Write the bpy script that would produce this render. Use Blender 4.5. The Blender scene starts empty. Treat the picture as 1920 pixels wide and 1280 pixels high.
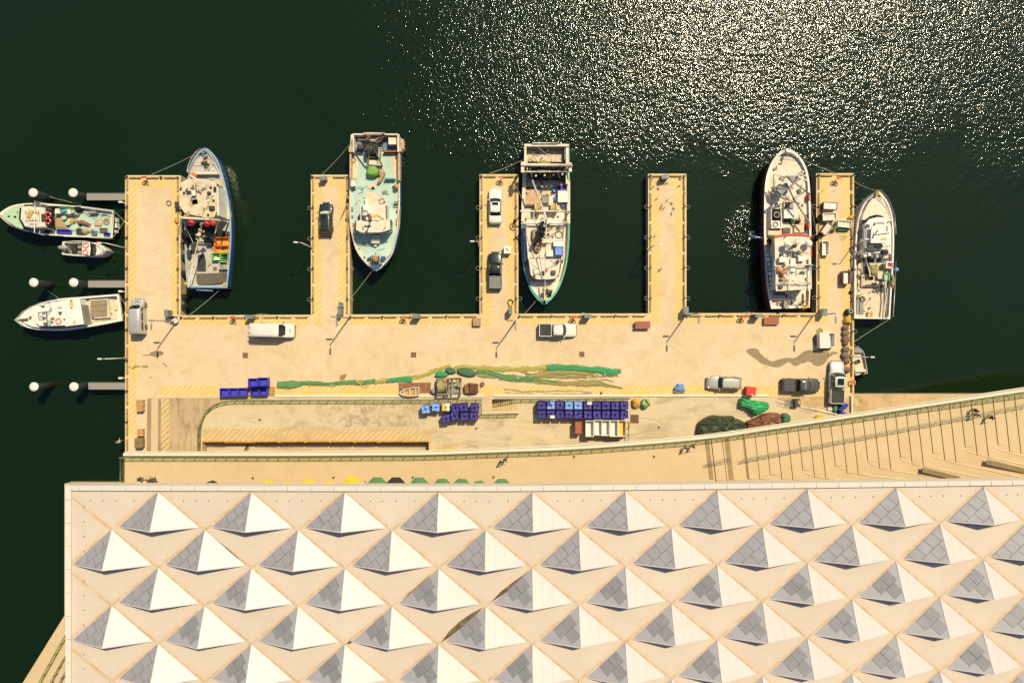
import bpy, math, random
from mathutils import Vector, Matrix, noise as mnoise
RN = random.Random(11)
C = bpy.context.scene.collection
H, S, ZW = 96.0, 0.075, -1.6          # camera height, metres per photo pixel at deck level, water level
PI = math.pi

def P(u, v, z=0.0):                    # a point measured on the photo, at its real height
    k = S * (H - z) / H
    return Vector(((u - 960) * k, (640 - v) * k, z))

# ------------------------------------------------------------------ materials
MATS = {}
def nt_new(name):
    m = bpy.data.materials.new(name); m.use_nodes = True
    nt = m.node_tree; b = nt.nodes['Principled BSDF']
    return m, nt, b
def N(nt, typ, **kw):
    n = nt.nodes.new(typ)
    for k, v in kw.items():
        if k.startswith('i_'):
            key = k[2:]
            n.inputs[int(key) if key.isdigit() else key.replace('_', ' ')].default_value = v
        else: setattr(n, k, v)
    return n
def L(nt, a, b): nt.links.new(a, b)
def mth(nt, op, a, b=None, c=None, clamp=False):
    n = nt.nodes.new('ShaderNodeMath'); n.operation = op; n.use_clamp = clamp
    for i, x in enumerate((a, b, c)):
        if x is None: continue
        if isinstance(x, (int, float)): n.inputs[i].default_value = x
        else: nt.links.new(x, n.inputs[i])
    return n.outputs[0]
def mixc(nt, fac, a, b, blend='MIX'):
    n = nt.nodes.new('ShaderNodeMix'); n.data_type = 'RGBA'; n.blend_type = blend
    for i, x in ((0, fac), (6, a), (7, b)):
        if isinstance(x, (int, float)): n.inputs[i].default_value = x
        elif isinstance(x, (tuple, list)): n.inputs[i].default_value = (*x[:3], 1)
        else: nt.links.new(x, n.inputs[i])
    return n.outputs[2]
def ramp(nt, fac, p0, p1):
    n = nt.nodes.new('ShaderNodeMapRange'); n.clamp = True
    nt.links.new(fac, n.inputs[0]); n.inputs[1].default_value = p0; n.inputs[2].default_value = p1
    return n.outputs[0]
def wpos(nt, scale=(1, 1, 1), rotz=0.0):
    g = nt.nodes.new('ShaderNodeNewGeometry')
    mp = nt.nodes.new('ShaderNodeMapping'); mp.inputs['Scale'].default_value = scale
    mp.inputs['Rotation'].default_value = (0, 0, rotz)
    nt.links.new(g.outputs['Position'], mp.inputs[0])
    return mp.outputs[0]
def noise(nt, vec, scale, detail=3.0, rough=.55, dist=0.0):
    n = nt.nodes.new('ShaderNodeTexNoise')
    n.inputs['Scale'].default_value = scale; n.inputs['Detail'].default_value = detail
    n.inputs['Roughness'].default_value = rough; n.inputs['Distortion'].default_value = dist
    nt.links.new(vec, n.inputs['Vector'])
    return n.outputs[0]
def bump(nt, b, h, strength=.3, dist=.05):
    n = nt.nodes.new('ShaderNodeBump'); n.inputs['Strength'].default_value = strength
    n.inputs['Distance'].default_value = dist
    nt.links.new(h, n.inputs['Height']); nt.links.new(n.outputs[0], b.inputs['Normal'])

def mat(name, col, rough=.6, metal=0.0, var=.18, scale=1.6, dirt=None, damt=.5, bmp=0.0, bscale=14.0, coat=0.0, spec=.35, objvar=0.0):
    """painted / plain surface with uneven tone and optional dirt"""
    if name in MATS: return MATS[name]
    m, nt, b = nt_new(name)
    v = wpos(nt)
    n1 = noise(nt, v, scale, 4.0)
    f = ramp(nt, n1, .3, .7)
    c = mixc(nt, f, tuple(x * (1 - var) for x in col), tuple(min(1, x * (1 + var * .6)) for x in col))
    if dirt:
        n2 = noise(nt, v, scale * 1.9 + .7, 6.0, .7, .6)
        c = mixc(nt, mth(nt, 'MULTIPLY', ramp(nt, n2, .52, .74), damt), c, dirt)
    if objvar:
        oi = nt.nodes.new('ShaderNodeObjectInfo'); k = mth(nt, 'MULTIPLY_ADD', oi.outputs['Random'], objvar * 2, 1 - objvar * 1.5)
        cb = nt.nodes.new('ShaderNodeCombineColor')
        for q in range(3): nt.links.new(k, cb.inputs[q])
        c = mixc(nt, 1.0, c, cb.outputs[0], 'MULTIPLY')
    L(nt, c, b.inputs['Base Color'])
    b.inputs['Roughness'].default_value = rough; b.inputs['Metallic'].default_value = metal
    b.inputs['Specular IOR Level'].default_value = spec
    if coat: b.inputs['Coat Weight'].default_value = coat; b.inputs['Coat Roughness'].default_value = .06
    if bmp: bump(nt, b, noise(nt, v, bscale, 4.0, .65), bmp, .06)
    MATS[name] = m
    return m

# ------------------------------------------------------------------ mesh builder
ORG = {}
SPLIT = set('netting stern_bulwark parapet_joint bumper post column window roof_outlet end_wall seat roof_box roof_fitting roof_gear gantry_block mast_block rigging_block deck_box bow_locker side_vent searchlight hatch bow_fitting bow_cleat side_shadow_block stern_step deck_machinery side_panel deck_strip side_bulwark red_panel aft_deck_gear deck_opening side_locker roof_post aft_machinery bow_bollard thwart stern_roller starboard_channel bearer plank leg hoop tread windscreen roof_rib cover_rib edge_beam stile rung moss_stain deck_board winch rust_stain hatch_edge side_rail roof_coaming trawl_winch net_drum well'.split())
class MB:
    def __init__(s): s.v, s.f, s.mi, s.sm = [], [], [], []
    def add(s, vs, fs, mi=0, smooth=False):
        o = len(s.v); s.v += [Vector(p) for p in vs]
        for f in fs:
            s.f.append([i + o for i in f]); s.mi.append(mi); s.sm.append(smooth)
        return s
    def box(s, cx, cy, z0, sx, sy, h, rot=0.0, mi=0, top=1.0, topy=None):
        c, sn = math.cos(rot), math.sin(rot); topy = top if topy is None else topy
        vs = []
        for z, kx, ky in ((z0, 1, 1), (z0 + h, top, topy)):
            for x, y in ((-1, -1), (1, -1), (1, 1), (-1, 1)):
                X, Y = x * sx * .5 * kx, y * sy * .5 * ky
                vs.append((cx + X * c - Y * sn, cy + X * sn + Y * c, z))
        return s.add(vs, [(3, 2, 1, 0), (4, 5, 6, 7), (0, 1, 5, 4), (1, 2, 6, 5), (2, 3, 7, 6), (3, 0, 4, 7)], mi)
    def pb(s, u0, v0, u1, v1, z0, z1, mi=0, rot=0.0, top=1.0):
        a, b = P(u0, v0, z1), P(u1, v1, z1)
        return s.box((a.x + b.x) / 2, (a.y + b.y) / 2, z0, abs(b.x - a.x), abs(b.y - a.y), z1 - z0, rot, mi, top)
    def prism(s, pts, z0, z1, mi=0, inset=0.0, side=None):
        """pts: world xy list; extruded"""
        pts = [Vector((p[0], p[1], 0)) for p in pts]
        area = sum(pts[i - 1].x * pts[i].y - pts[i].x * pts[i - 1].y for i in range(len(pts)))
        if area < 0: pts = pts[::-1]
        n = len(pts); c = sum(pts, Vector()) / n
        tp = [p + (c - p) * inset for p in pts]
        vs = [(p.x, p.y, z0) for p in pts] + [(p.x, p.y, z1) for p in tp]
        s.add(vs, [tuple(range(n, 2 * n))], mi)
        o = len(s.v) - 2 * n
        for i in range(n):
            j = (i + 1) % n
            s.f.append([o + i, o + j, o + n + j, o + n + i]); s.mi.append(mi if side is None else side); s.sm.append(False)
        s.f.append([o + i for i in range(n)][::-1]); s.mi.append(mi); s.sm.append(False)
        return s
    def pp(s, uv, z0, z1, mi=0, inset=0.0, side=None):
        return s.prism([P(u, v, z1) for u, v in uv], z0, z1, mi, inset, side)
    def sheet(s, uv, z, mi=0):
        pts = [P(u, v, z) for u, v in uv]
        area = sum(pts[i - 1].x * pts[i].y - pts[i].x * pts[i - 1].y for i in range(len(pts)))
        if area < 0: pts = pts[::-1]
        return s.add(pts, [tuple(range(len(pts)))], mi)
    def cyl(s, x, y, z0, z1, r0, r1=None, n=14, mi=0, smooth=True):
        r1 = r0 if r1 is None else r1; vs = []
        for z, r in ((z0, r0), (z1, r1)):
            vs += [(x + r * math.cos(2 * PI * i / n), y + r * math.sin(2 * PI * i / n), z) for i in range(n)]
        s.add(vs, [(i, (i + 1) % n, n + (i + 1) % n, n + i) for i in range(n)], mi, smooth)
        o = len(s.v) - 2 * n
        s.f += [[o + n + i for i in range(n)], [o + i for i in range(n)][::-1]]; s.mi += [mi, mi]; s.sm += [False, False]
        return s
    def tube(s, pts, r, n=7, mi=0, r1=None):
        pts = [Vector(p) for p in pts]; r1 = r if r1 is None else r1; m = len(pts); vs = []
        for i, p in enumerate(pts):
            d = (pts[min(i + 1, m - 1)] - pts[max(i - 1, 0)]).normalized()
            a = d.cross(Vector((0, 0, 1)))
            if a.length < 1e-4: a = Vector((1, 0, 0))
            a.normalize(); b = a.cross(d).normalized(); rr = r + (r1 - r) * i / max(1, m - 1)
            vs += [p + (a * math.cos(2 * PI * k / n) + b * math.sin(2 * PI * k / n)) * rr for k in range(n)]
        fs = []
        for i in range(m - 1):
            for k in range(n):
                fs.append((i * n + k, i * n + (k + 1) % n, (i + 1) * n + (k + 1) % n, (i + 1) * n + k))
        fs.append(tuple(range(n))); fs.append(tuple(range((m - 1) * n, m * n))[::-1])
        return s.add(vs, fs, mi, True)
    def bar(s, a, b, r, n=6, mi=0): return s.tube([a, b], r, n, mi)
    def pt(s, pts, r, n=6, mi=0, r1=None): return s.tube([P(*p) for p in pts], r, n, mi, r1)       # tube through photo points (u,v,z)
    def torus(s, c, R, r, mi=0, n=20, k=8, nrm=None):
        c = Vector(c); vs = []; fs = []
        q = Vector((0, 0, 1)).rotation_difference(Vector(nrm)) if nrm else None
        for i in range(n):
            a = 2 * PI * i / n
            for j in range(k):
                b = 2 * PI * j / k
                p = Vector(((R + r * math.cos(b)) * math.cos(a), (R + r * math.cos(b)) * math.sin(a), r * math.sin(b)))
                if q: p = q @ p
                vs.append(c + p)
        for i in range(n):
            for j in range(k):
                fs.append((i * k + j, ((i + 1) % n) * k + j, ((i + 1) % n) * k + (j + 1) % k, i * k + (j + 1) % k))
        return s.add(vs, fs, mi, True)
    def ball(s, c, r, mi=0, n=14, k=8, sz=1.0, half=False, sx=1.0, sy=1.0):
        c = Vector(c); vs = []; fs = []; lo = 0 if half else -PI / 2
        for j in range(k + 1):
            t = lo + (PI / 2 - lo) * j / k
            vs += [c + Vector((r * sx * math.cos(t) * math.cos(2 * PI * i / n), r * sy * math.cos(t) * math.sin(2 * PI * i / n), r * sz * math.sin(t))) for i in range(n)]
        for j in range(k):
            for i in range(n):
                fs.append((j * n + i, j * n + (i + 1) % n, (j + 1) * n + (i + 1) % n, (j + 1) * n + i))
        return s.add(vs, fs, mi, True)
    def drum(s, a, b, r, n=14, mi=0, flange=0.0, fmi=0):
        """horizontal cylinder a->b"""
        a, b = Vector(a), Vector(b); s.tube([a, b], r, n, mi)
        if flange:
            d = (b - a).normalized() * .05
            s.tube([a - d, a + d], r * flange, n, fmi); s.tube([b - d, b + d], r * flange, n, fmi)
        return s
    def heap(s, outline, z0, h, mi=0, bumps=.18, seed=0, prof=((0, 0), (.06, .5), (.22, .82), (.45, .96), (.7, 1.0), (.88, 1.0)), fold=0.0, sub=3):
        """a soft lump over a world-xy outline"""
        o2 = []
        m = len(outline)
        for i in range(m):
            a, b = Vector(outline[i]), Vector(outline[(i + 1) % m])
            for k in range(sub): o2.append(a.lerp(b, k / sub))
        pts = [Vector((p[0], p[1], 0)) for p in o2]
        area = sum(pts[i - 1].x * pts[i].y - pts[i].x * pts[i - 1].y for i in range(len(pts)))
        if area < 0: pts = pts[::-1]
        n = len(pts); c = sum(pts, Vector()) / n; vs = []; fs = []
        for d, zz in prof:
            for i, p in enumerate(pts):
                q = p + (c - p) * d
                nz = mnoise.noise(Vector((q.x * 1.3, q.y * 1.3, seed))) + .6 * mnoise.noise(Vector((q.x * 3.1, q.y * 3.1, seed + 9)))
                fo = fold * math.sin(i * 2.4 + seed + d * 5) * (1 - d)
                vs.append((q.x + .12 * nz * bumps * (d > 0), q.y, z0 + max(0, h * zz * (1 + bumps * nz + fo)) + (.02 if zz == 0 else 0)))
        K = len(prof)
        for k in range(K - 1):
            for i in range(n):
                fs.append((k * n + i, k * n + (i + 1) % n, (k + 1) * n + (i + 1) % n, (k + 1) * n + i))
        vs.append((c.x, c.y, z0 + h)); top = len(vs) - 1
        fs += [((K - 1) * n + i, (K - 1) * n + (i + 1) % n, top) for i in range(n)]
        return s.add(vs, fs, mi, True)
    def pheap(s, uv, z0, h, **k): return s.heap([P(u, v, z0).to_2d().to_3d() for u, v in uv], z0, h, **k)
    def ribbon(s, path, h=.22, mi=0, seed=0, lump=.35, zb=0.01):
        """a flattened bundle: path of (u, v, width_px)"""
        q = crs([(a, b, w) for a, b, w in path], 14); vs = []; fs = []; K = 11; m = len(q)
        W = [P(a, b, 0) for a, b, w in q]; nz3 = lambda x, y, z: mnoise.noise(Vector((x, y, z)))
        for i, (a, b, w) in enumerate(q):
            d = (W[min(i + 1, m - 1)] - W[max(i - 1, 0)]).normalized(); nn = Vector((-d.y, d.x, 0))
            e = .3 if i in (0, m - 1) else .75 if i in (1, m - 2) else 1.0
            hw = w * S * .52 * e; x0 = W[i].x
            wl_, wr_ = 1 + .30 * nz3(x0 * .9, 3.1, seed) + .16 * nz3(x0 * 2.7, 1.7, seed), 1 + .30 * nz3(x0 * .9, 8.4, seed) + .16 * nz3(x0 * 2.7, 5.2, seed)
            for k in range(K):
                t = PI * k / (K - 1); c = math.cos(t)
                hh = h * .62 * e * (.62 + .38 * math.sin(t)) * (1 if 0 < k < K - 1 else .0)
                hh *= 1 + lump * 1.3 * nz3(x0 * .55, c * 3.2, seed) + lump * .9 * nz3(x0 * 1.9, c * 6, seed + 4)
                p = W[i] + nn * (c * hw * (wl_ if c > 0 else wr_))
                vs.append((p.x, p.y, zb + max(.004, hh)))
        for i in range(m - 1):
            for k in range(K - 1):
                fs.append((i * K + k, i * K + k + 1, (i + 1) * K + k + 1, (i + 1) * K + k))
        return s.add(vs, fs, mi, True)
    def islands(s):
        par = list(range(len(s.v)))
        def find(a):
            while par[a] != a: par[a] = par[par[a]]; a = par[a]
            return a
        for f in s.f:
            r = find(f[0])
            for i in f[1:]: par[find(i)] = r
        g = {}
        for k, f in enumerate(s.f): g.setdefault(find(f[0]), []).append(k)
        out = []
        for ks in g.values():
            q = MB(); mp = {}
            for k in ks:
                for i in s.f[k]:
                    if i not in mp: mp[i] = len(q.v); q.v.append(s.v[i])
                q.f.append([mp[i] for i in s.f[k]]); q.mi.append(s.mi[k]); q.sm.append(s.sm[k])
            out.append(q)
        return out
    def build(s, name, mats, parent=None, loc=None, bevel=0.0, seg=1):
        if parent is not None and name in SPLIT:
            isl = s.islands()
            if 1 < len(isl) <= 100:
                for q in isl: o = q._build(name, mats, parent, loc, bevel, seg)
                return o
        return s._build(name, mats, parent, loc, bevel, seg)
    def _build(s, name, mats, parent=None, loc=None, bevel=0.0, seg=1):
        if not isinstance(mats, (list, tuple)): mats = [mats]
        if parent is not None: org = ORG[parent.name]
        elif loc is not None: org = Vector(loc)
        else:
            xs = [p.x for p in s.v]; ys = [p.y for p in s.v]; zs = [p.z for p in s.v]
            org = Vector(((min(xs) + max(xs)) / 2, (min(ys) + max(ys)) / 2, min(zs)))
        me = bpy.data.meshes.new(name)
        me.from_pydata([p - org for p in s.v], [], s.f)
        for m in mats: me.materials.append(m)
        me.polygons.foreach_set('material_index', s.mi); me.polygons.foreach_set('use_smooth', s.sm)
        me.update()
        o = bpy.data.objects.new(name, me); C.objects.link(o)
        if parent is not None: o.parent = parent
        else: o.location = org
        ORG[o.name] = org
        if bevel:
            b = o.modifiers.new('bevel', 'BEVEL'); b.width = bevel; b.segments = seg; b.limit_method = 'ANGLE'; b.angle_limit = .6
        return o

def crs(pts, n=6, closed=False):
    pts = [Vector(p) for p in pts]; m = len(pts); out = []
    rng = range(m) if closed else range(m - 1)
    for i in rng:
        g = (lambda k: pts[k % m]) if closed else (lambda k: pts[min(max(k, 0), m - 1)])
        p0, p1, p2, p3 = g(i - 1), g(i), g(i + 1), g(i + 2)
        for k in range(n):
            t = k / n
            out.append(.5 * ((2 * p1) + (p2 - p0) * t + (2 * p0 - 5 * p1 + 4 * p2 - p3) * t * t + (3 * p1 - p0 - 3 * p2 + p3) * t ** 3))
    if not closed: out.append(pts[-1])
    return out

def tag(o, label, cat, group=None, kind=None):
    if label: o['label'] = label
    if cat: o['category'] = cat
    if group: o['group'] = group
    if kind: o['kind'] = kind
    return o
def thing(name, label, cat, loc=(0, 0, 0), group=None):
    o = bpy.data.objects.new(name, None); o.empty_display_size = .3; C.objects.link(o)
    o.location = loc; ORG[o.name] = Vector(loc)
    return tag(o, label, cat, group)
def struct(o): o['kind'] = 'structure'; return o
KIDS = {}
def kids(o):
    return list(o.children)
def dup(o, loc=None, rz=None, label=None, group=None, parent=None):
    r = o.copy(); C.objects.link(r)
    if parent is not None: r.parent = parent
    if loc is not None: r.location = loc
    if rz is not None: r.rotation_euler = (0, 0, rz)
    if label: r['label'] = label
    if group: r['group'] = group
    for ch in kids(o): dup(ch, parent=r)
    ORG[r.name] = Vector(loc) if loc is not None else ORG.get(o.name, Vector())
    return r
SUN, SKY, EXPO, DENOISE = 4.5, .10, .25, False
# ------------------------------------------------------------------ special surfaces
def concrete(name, base, light, dark, stain=None, samt=.5, streak=None, joints=0.0, sscale=.35, jang=0.0):
    m, nt, b = nt_new(name); v = wpos(nt)
    big = ramp(nt, noise(nt, v, .09, 4.0, .6, .4), .34, .66)
    c = mixc(nt, big, base, light)
    med = ramp(nt, noise(nt, v, .55, 5.0, .65, .5), .45, .8)
    c = mixc(nt, mth(nt, 'MULTIPLY', med, .30), c, dark)
    fine = ramp(nt, noise(nt, v, 7.0, 4.0, .7), .3, .75)
    c = mixc(nt, mth(nt, 'MULTIPLY', fine, .16), c, dark)
    if stain:
        vv = wpos(nt, streak or (1, 1, 1))
        st = ramp(nt, noise(nt, vv, sscale, 7.0, .68, .9), .5, .72)
        c = mixc(nt, mth(nt, 'MULTIPLY', st, samt), c, stain)
    sp = ramp(nt, noise(nt, v, 2.2, 2.0, .5), .70, .76)       # small dark spots
    c = mixc(nt, mth(nt, 'MULTIPLY', sp, .35), c, dark)
    # faint tyre scuffs
    sc = noise(nt, wpos(nt, (.12, 1.6, 1), .35), 1.3, 3.0, .6, 1.2)
    c = mixc(nt, mth(nt, 'MULTIPLY', ramp(nt, sc, .66, .76), .22), c, dark)
    if joints:
        br = N(nt, 'ShaderNodeTexBrick', offset=0.0, squash=1.0)
        br.inputs['Scale'].default_value = 1.0; br.inputs['Mortar Size'].default_value = .018
        br.inputs['Brick Width'].default_value = joints; br.inputs['Row Height'].default_value = joints
        br.inputs['Mortar Smooth'].default_value = .3
        L(nt, wpos(nt, (1, 1, 1), jang), br.inputs['Vector'])
        c = mixc(nt, mth(nt, 'MULTIPLY', br.outputs['Fac'], .3), c, dark)
    L(nt, c, b.inputs['Base Color']); b.inputs['Roughness'].default_value = .85
    b.inputs['Specular IOR Level'].default_value = .15
    bump(nt, b, noise(nt, v, 9.0, 5.0, .7), .18, .03)
    MATS[name] = m; return m

DECK = concrete('pale wharf concrete', (.585, .45, .275), (.635, .50, .325), (.40, .285, .150), (.47, .31, .155), .5, joints=6.4)
YARD = concrete('stained yard concrete', (.53, .43, .275), (.57, .46, .30), (.36, .275, .16), (.23, .165, .085), .62, (.35, 1.0, 1), joints=8.3, sscale=.5)
LANE = concrete('dirty lane concrete', (.42, .31, .175), (.49, .37, .22), (.28, .195, .10), (.15, .105, .06), .7, (1.3, .28, 1), sscale=.8)
PROM = concrete('promenade concrete', (.545, .405, .235), (.58, .44, .265), (.43, .315, .175), (.46, .32, .165), .3, joints=8.2)
WALLC = concrete('tidal quay wall', (.42, .35, .22), (.47, .39, .26), (.25, .21, .12), (.10, .09, .05), .7, (1, 1, .2))
RUSTG = concrete('rusty seawall ground', (.50, .35, .18), (.58, .42, .24), (.34, .21, .09), (.20, .13, .05), .6, sscale=.6)

def paint(name, col, conc, wear=.55):
    m, nt, b = nt_new(name); v = wpos(nt)
    w = ramp(nt, noise(nt, v, 1.1, 6.0, .75, .3), .60 - wear * .28, .82)
    c = mixc(nt, w, col, conc)
    L(nt, c, b.inputs['Base Color']); b.inputs['Roughness'].default_value = .7
    MATS[name] = m; return m
YEL = paint('worn yellow road paint', (.64, .42, .065), (.57, .43, .22), .35)
YELD = paint('dirty orange road paint', (.53, .33, .07), (.46, .32, .16), 1.15)
YELF = paint('faint yellow road paint', (.60, .42, .13), (.54, .41, .24), .7)

def wetmat():
    m, nt, b = nt_new('damp concrete'); v = wpos(nt)
    c = mixc(nt, ramp(nt, noise(nt, v, 1.5, 5.0, .7), .3, .7), (.21, .15, .07), (.29, .21, .105))
    L(nt, c, b.inputs['Base Color']); b.inputs['Roughness'].default_value = .5
    L(nt, mth(nt, 'MULTIPLY', ramp(nt, noise(nt, v, .9, 6.0, .75, .5), .28, .42), .9), b.inputs['Alpha'])
    return m
WET = wetmat()
def stainmat(name, c0, c1, lo=.38, hi=.6, amt=.85):
    """a stain with ragged see-through edges"""
    m, nt, b = nt_new(name); v = wpos(nt)
    c = mixc(nt, noise(nt, v, 3.0, 4.0), c0, c1)
    L(nt, c, b.inputs['Base Color']); b.inputs['Roughness'].default_value = .8
    L(nt, mth(nt, 'MULTIPLY', ramp(nt, noise(nt, v, 1.1, 6.0, .75, .8), lo, hi), amt), b.inputs['Alpha'])
    return m
STAIN = stainmat('dark oily stain', (.20, .14, .065), (.30, .22, .12), .44, .78, .42)
MOSS = stainmat('dark moss stain', (.035, .03, .006), (.16, .11, .035), .26, .52)

def water_mat():
    m, nt, b = nt_new('harbour water')
    v = wpos(nt)
    g = N(nt, 'ShaderNodeSeparateXYZ'); L(nt, v, g.inputs[0])
    # deeper / greener mottling of the water itself
    big = ramp(nt, noise(nt, v, .02, 3.0), .3, .7)
    c = mixc(nt, big, (.0034, .0112, .0034), (.0048, .0150, .0044))
    L(nt, c, b.inputs['Base Color'])
    b.inputs['Roughness'].default_value = WR; b.inputs['IOR'].default_value = 1.33
    # wind waves: short crossing chop + a longer swell; calmer in the lee of the wharf
    n1 = noise(nt, wpos(nt, (1.4, .8, 1), .3), WS1, 2.0, .55, .5)
    n2 = noise(nt, wpos(nt, (.9, 1.2, 1), -.5), WS2, 2.0, .5, .3)
    n3 = noise(nt, wpos(nt, (1, .55, 1), .2), .22, 3.0, .6, .3)
    patch = ramp(nt, noise(nt, v, .035, 3.0, .6, .6), .3, .7)
    def sstep(x, a, b_):
        q = N(nt, 'ShaderNodeMapRange'); q.interpolation_type = 'SMOOTHSTEP'; L(nt, x, q.inputs[0]); q.inputs[1].default_value = a; q.inputs[2].default_value = b_
        return q.outputs[0]
    edge_n = mth(nt, 'MULTIPLY', mth(nt, 'SUBTRACT', noise(nt, v, .05, 4.0, .65, .8), .5), 30.0)
    open_y = sstep(mth(nt, 'ADD', g.outputs[1], edge_n), 18.0, 32.0)          # lee of the piers and boats
    open_x = sstep(mth(nt, 'ADD', g.outputs[0], edge_n), -46.0, 8.0)           # wind comes in from the east
    ruf = mth(nt, 'MULTIPLY', open_x, open_y)
    amp = mth(nt, 'MULTIPLY', mth(nt, 'MULTIPLY_ADD', ruf, 1 - WLEE, WLEE), mth(nt, 'MULTIPLY_ADD', patch, .3, .82))
    h = mth(nt, 'MULTIPLY', mth(nt, 'ADD', mth(nt, 'MULTIPLY', n1, WA1), mth(nt, 'ADD', mth(nt, 'MULTIPLY', n2, WA2), mth(nt, 'MULTIPLY', n3, WA3))), amp)
    # ripples spreading from the bilge outlet of the moored trawler
    cx, cy = P(1411, 441, ZW).x, P(1411, 441, ZW).y
    dx = mth(nt, 'SUBTRACT', g.outputs[0], cx); dy = mth(nt, 'SUBTRACT', g.outputs[1], cy)
    r = mth(nt, 'SQRT', mth(nt, 'ADD', mth(nt, 'MULTIPLY', dx, dx), mth(nt, 'MULTIPLY', dy, dy)))
    fall = N(nt, 'ShaderNodeMapRange'); fall.interpolation_type = 'SMOOTHSTEP'
    L(nt, r, fall.inputs[0]); fall.inputs[1].default_value = 5.6; fall.inputs[2].default_value = .4
    nr = noise(nt, v, 2.7, 2.0, .55, .6)
    h = mth(nt, 'ADD', h, mth(nt, 'MULTIPLY', mth(nt, 'MULTIPLY', fall.outputs[0], nr), WRIP))
    bp = N(nt, 'ShaderNodeBump'); bp.inputs['Strength'].default_value = 1.0; bp.inputs['Distance'].default_value = 1.0
    L(nt, h, bp.inputs['Height']); L(nt, bp.outputs[0], b.inputs['Normal'])
    return m
WR, WS1, WS2, WA1, WA2, WA3, WLEE, WRIP = .09, 2.75, 1.35, .080, .105, .10, .20, .30
WATER = water_mat()

def roof_mat():
    m, nt, b = nt_new('sand coloured roof membrane'); v = wpos(nt)
    g = N(nt, 'ShaderNodeSeparateXYZ'); L(nt, v, g.inputs[0])
    a = mth(nt, 'DIVIDE', mth(nt, 'SUBTRACT', g.outputs[0], RX0), RDX)
    q = mth(nt, 'DIVIDE', mth(nt, 'SUBTRACT', RY0, g.outputs[1]), RDY * 2)
    wob = mth(nt, 'MULTIPLY', mth(nt, 'SUBTRACT', noise(nt, v, 1.2, 4.0, .7), .5), .035)
    def line(x, w0):
        f = mth(nt, 'FRACT', mth(nt, 'ADD', x, 100.5))
        d = mth(nt, 'ABSOLUTE', mth(nt, 'ADD', mth(nt, 'SUBTRACT', f, .5), wob))
        return mth(nt, 'SUBTRACT', 1.0, ramp(nt, d, .0, w0))
    s, t = mth(nt, 'ADD', a, q), mth(nt, 'SUBTRACT', a, q)
    wide = mth(nt, 'MAXIMUM', line(s, .12), line(t, .12))
    thin = mth(nt, 'MAXIMUM', line(s, .035), line(t, .035))
    c = mixc(nt, ramp(nt, noise(nt, v, .16, 4.0, .6), .3, .7), (.52, .44, .355), (.565, .48, .395))
    c = mixc(nt, mth(nt, 'MULTIPLY', ramp(nt, noise(nt, v, 1.6, 5.0, .7), .45, .8), .22), c, (.52, .40, .26))
    c = mixc(nt, mth(nt, 'MULTIPLY', wide, .28), c, (.55, .36, .16))
    br = ramp(nt, noise(nt, v, .9, 6.0, .8), .38, .62)
    c = mixc(nt, mth(nt, 'MULTIPLY', mth(nt, 'MULTIPLY', thin, br), .75), c, (.40, .22, .07))
    sp = ramp(nt, noise(nt, v, 3.6, 3.0, .6), .70, .77)
    c = mixc(nt, mth(nt, 'MULTIPLY', sp, .35), c, (.36, .25, .14))
    # membrane sheet seams
    w = N(nt, 'ShaderNodeTexWave', wave_profile='SAW'); w.inputs['Scale'].default_value = .155
    L(nt, v, w.inputs[0])
    c = mixc(nt, mth(nt, 'MULTIPLY', ramp(nt, w.outputs['Fac'], .965, .99), .16), c, (.45, .33, .18))
    L(nt, c, b.inputs['Base Color']); b.inputs['Roughness'].default_value = .7; b.inputs['Specular IOR Level'].default_value = .2
    bump(nt, b, noise(nt, v, 3.0, 4.0, .6), .1, .03)
    return m
RX0, RY0, RDX, RDY = 2.4, -17.83, 11.1, 4.5
ROOF = roof_mat()

def glassy(name, col, rough=.05):
    m, nt, b = nt_new(name); v = wpos(nt)
    L(nt, mixc(nt, noise(nt, v, 1.2, 3.0), tuple(x * .6 for x in col), col), b.inputs['Base Color'])
    b.inputs['Roughness'].default_value = rough; b.inputs['Specular IOR Level'].default_value = .6
    MATS[name] = m; return m
def clear_glass():
    m, nt, b = nt_new('green tinted clear glass')
    t = N(nt, 'ShaderNodeBsdfTransparent'); t.inputs[0].default_value = (.80, .85, .68, 1)
    g = N(nt, 'ShaderNodeBsdfGlossy'); g.inputs['Roughness'].default_value = .03
    mx = N(nt, 'ShaderNodeMixShader'); mx.inputs[0].default_value = .06
    L(nt, t.outputs[0], mx.inputs[1]); L(nt, g.outputs[0], mx.inputs[2])
    L(nt, mx.outputs[0], nt.nodes['Material Output'].inputs[0])
    return m
CGLASS = clear_glass()
DGLASS = glassy('dark vehicle glass', (.012, .022, .02))
SKYGL = glassy('dark skylight glass', (.010, .020, .022), .15)

def net_mat(name, c0, c1, sc=9.0, ang=.5):
    m, nt, b = nt_new(name); v = wpos(nt)
    w1 = N(nt, 'ShaderNodeTexWave'); w1.inputs['Scale'].default_value = sc * .22; w1.bands_direction = 'Y'; w1.inputs['Distortion'].default_value = 9.0; w1.inputs['Detail'].default_value = 3.0
    L(nt, wpos(nt, (.3, 1, 1), .05), w1.inputs[0])
    f = mth(nt, 'MULTIPLY_ADD', w1.outputs['Fac'], .22, mth(nt, 'MULTIPLY', noise(nt, wpos(nt, (.6, 1.3, 1), .2), sc * .7, 6.0, .8, .8), .85))
    c = mixc(nt, ramp(nt, f, .25, .85), c0, c1)
    L(nt, c, b.inputs['Base Color']); b.inputs['Roughness'].default_value = .9; b.inputs['Specular IOR Level'].default_value = .1
    bump(nt, b, f, .45, .08)
    MATS[name] = m; return m
NETG = net_mat('green trawl netting', (.055, .15, .055), (.16, .34, .13))
NETB = net_mat('bright green netting', (.03, .19, .075), (.07, .36, .15))
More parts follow.
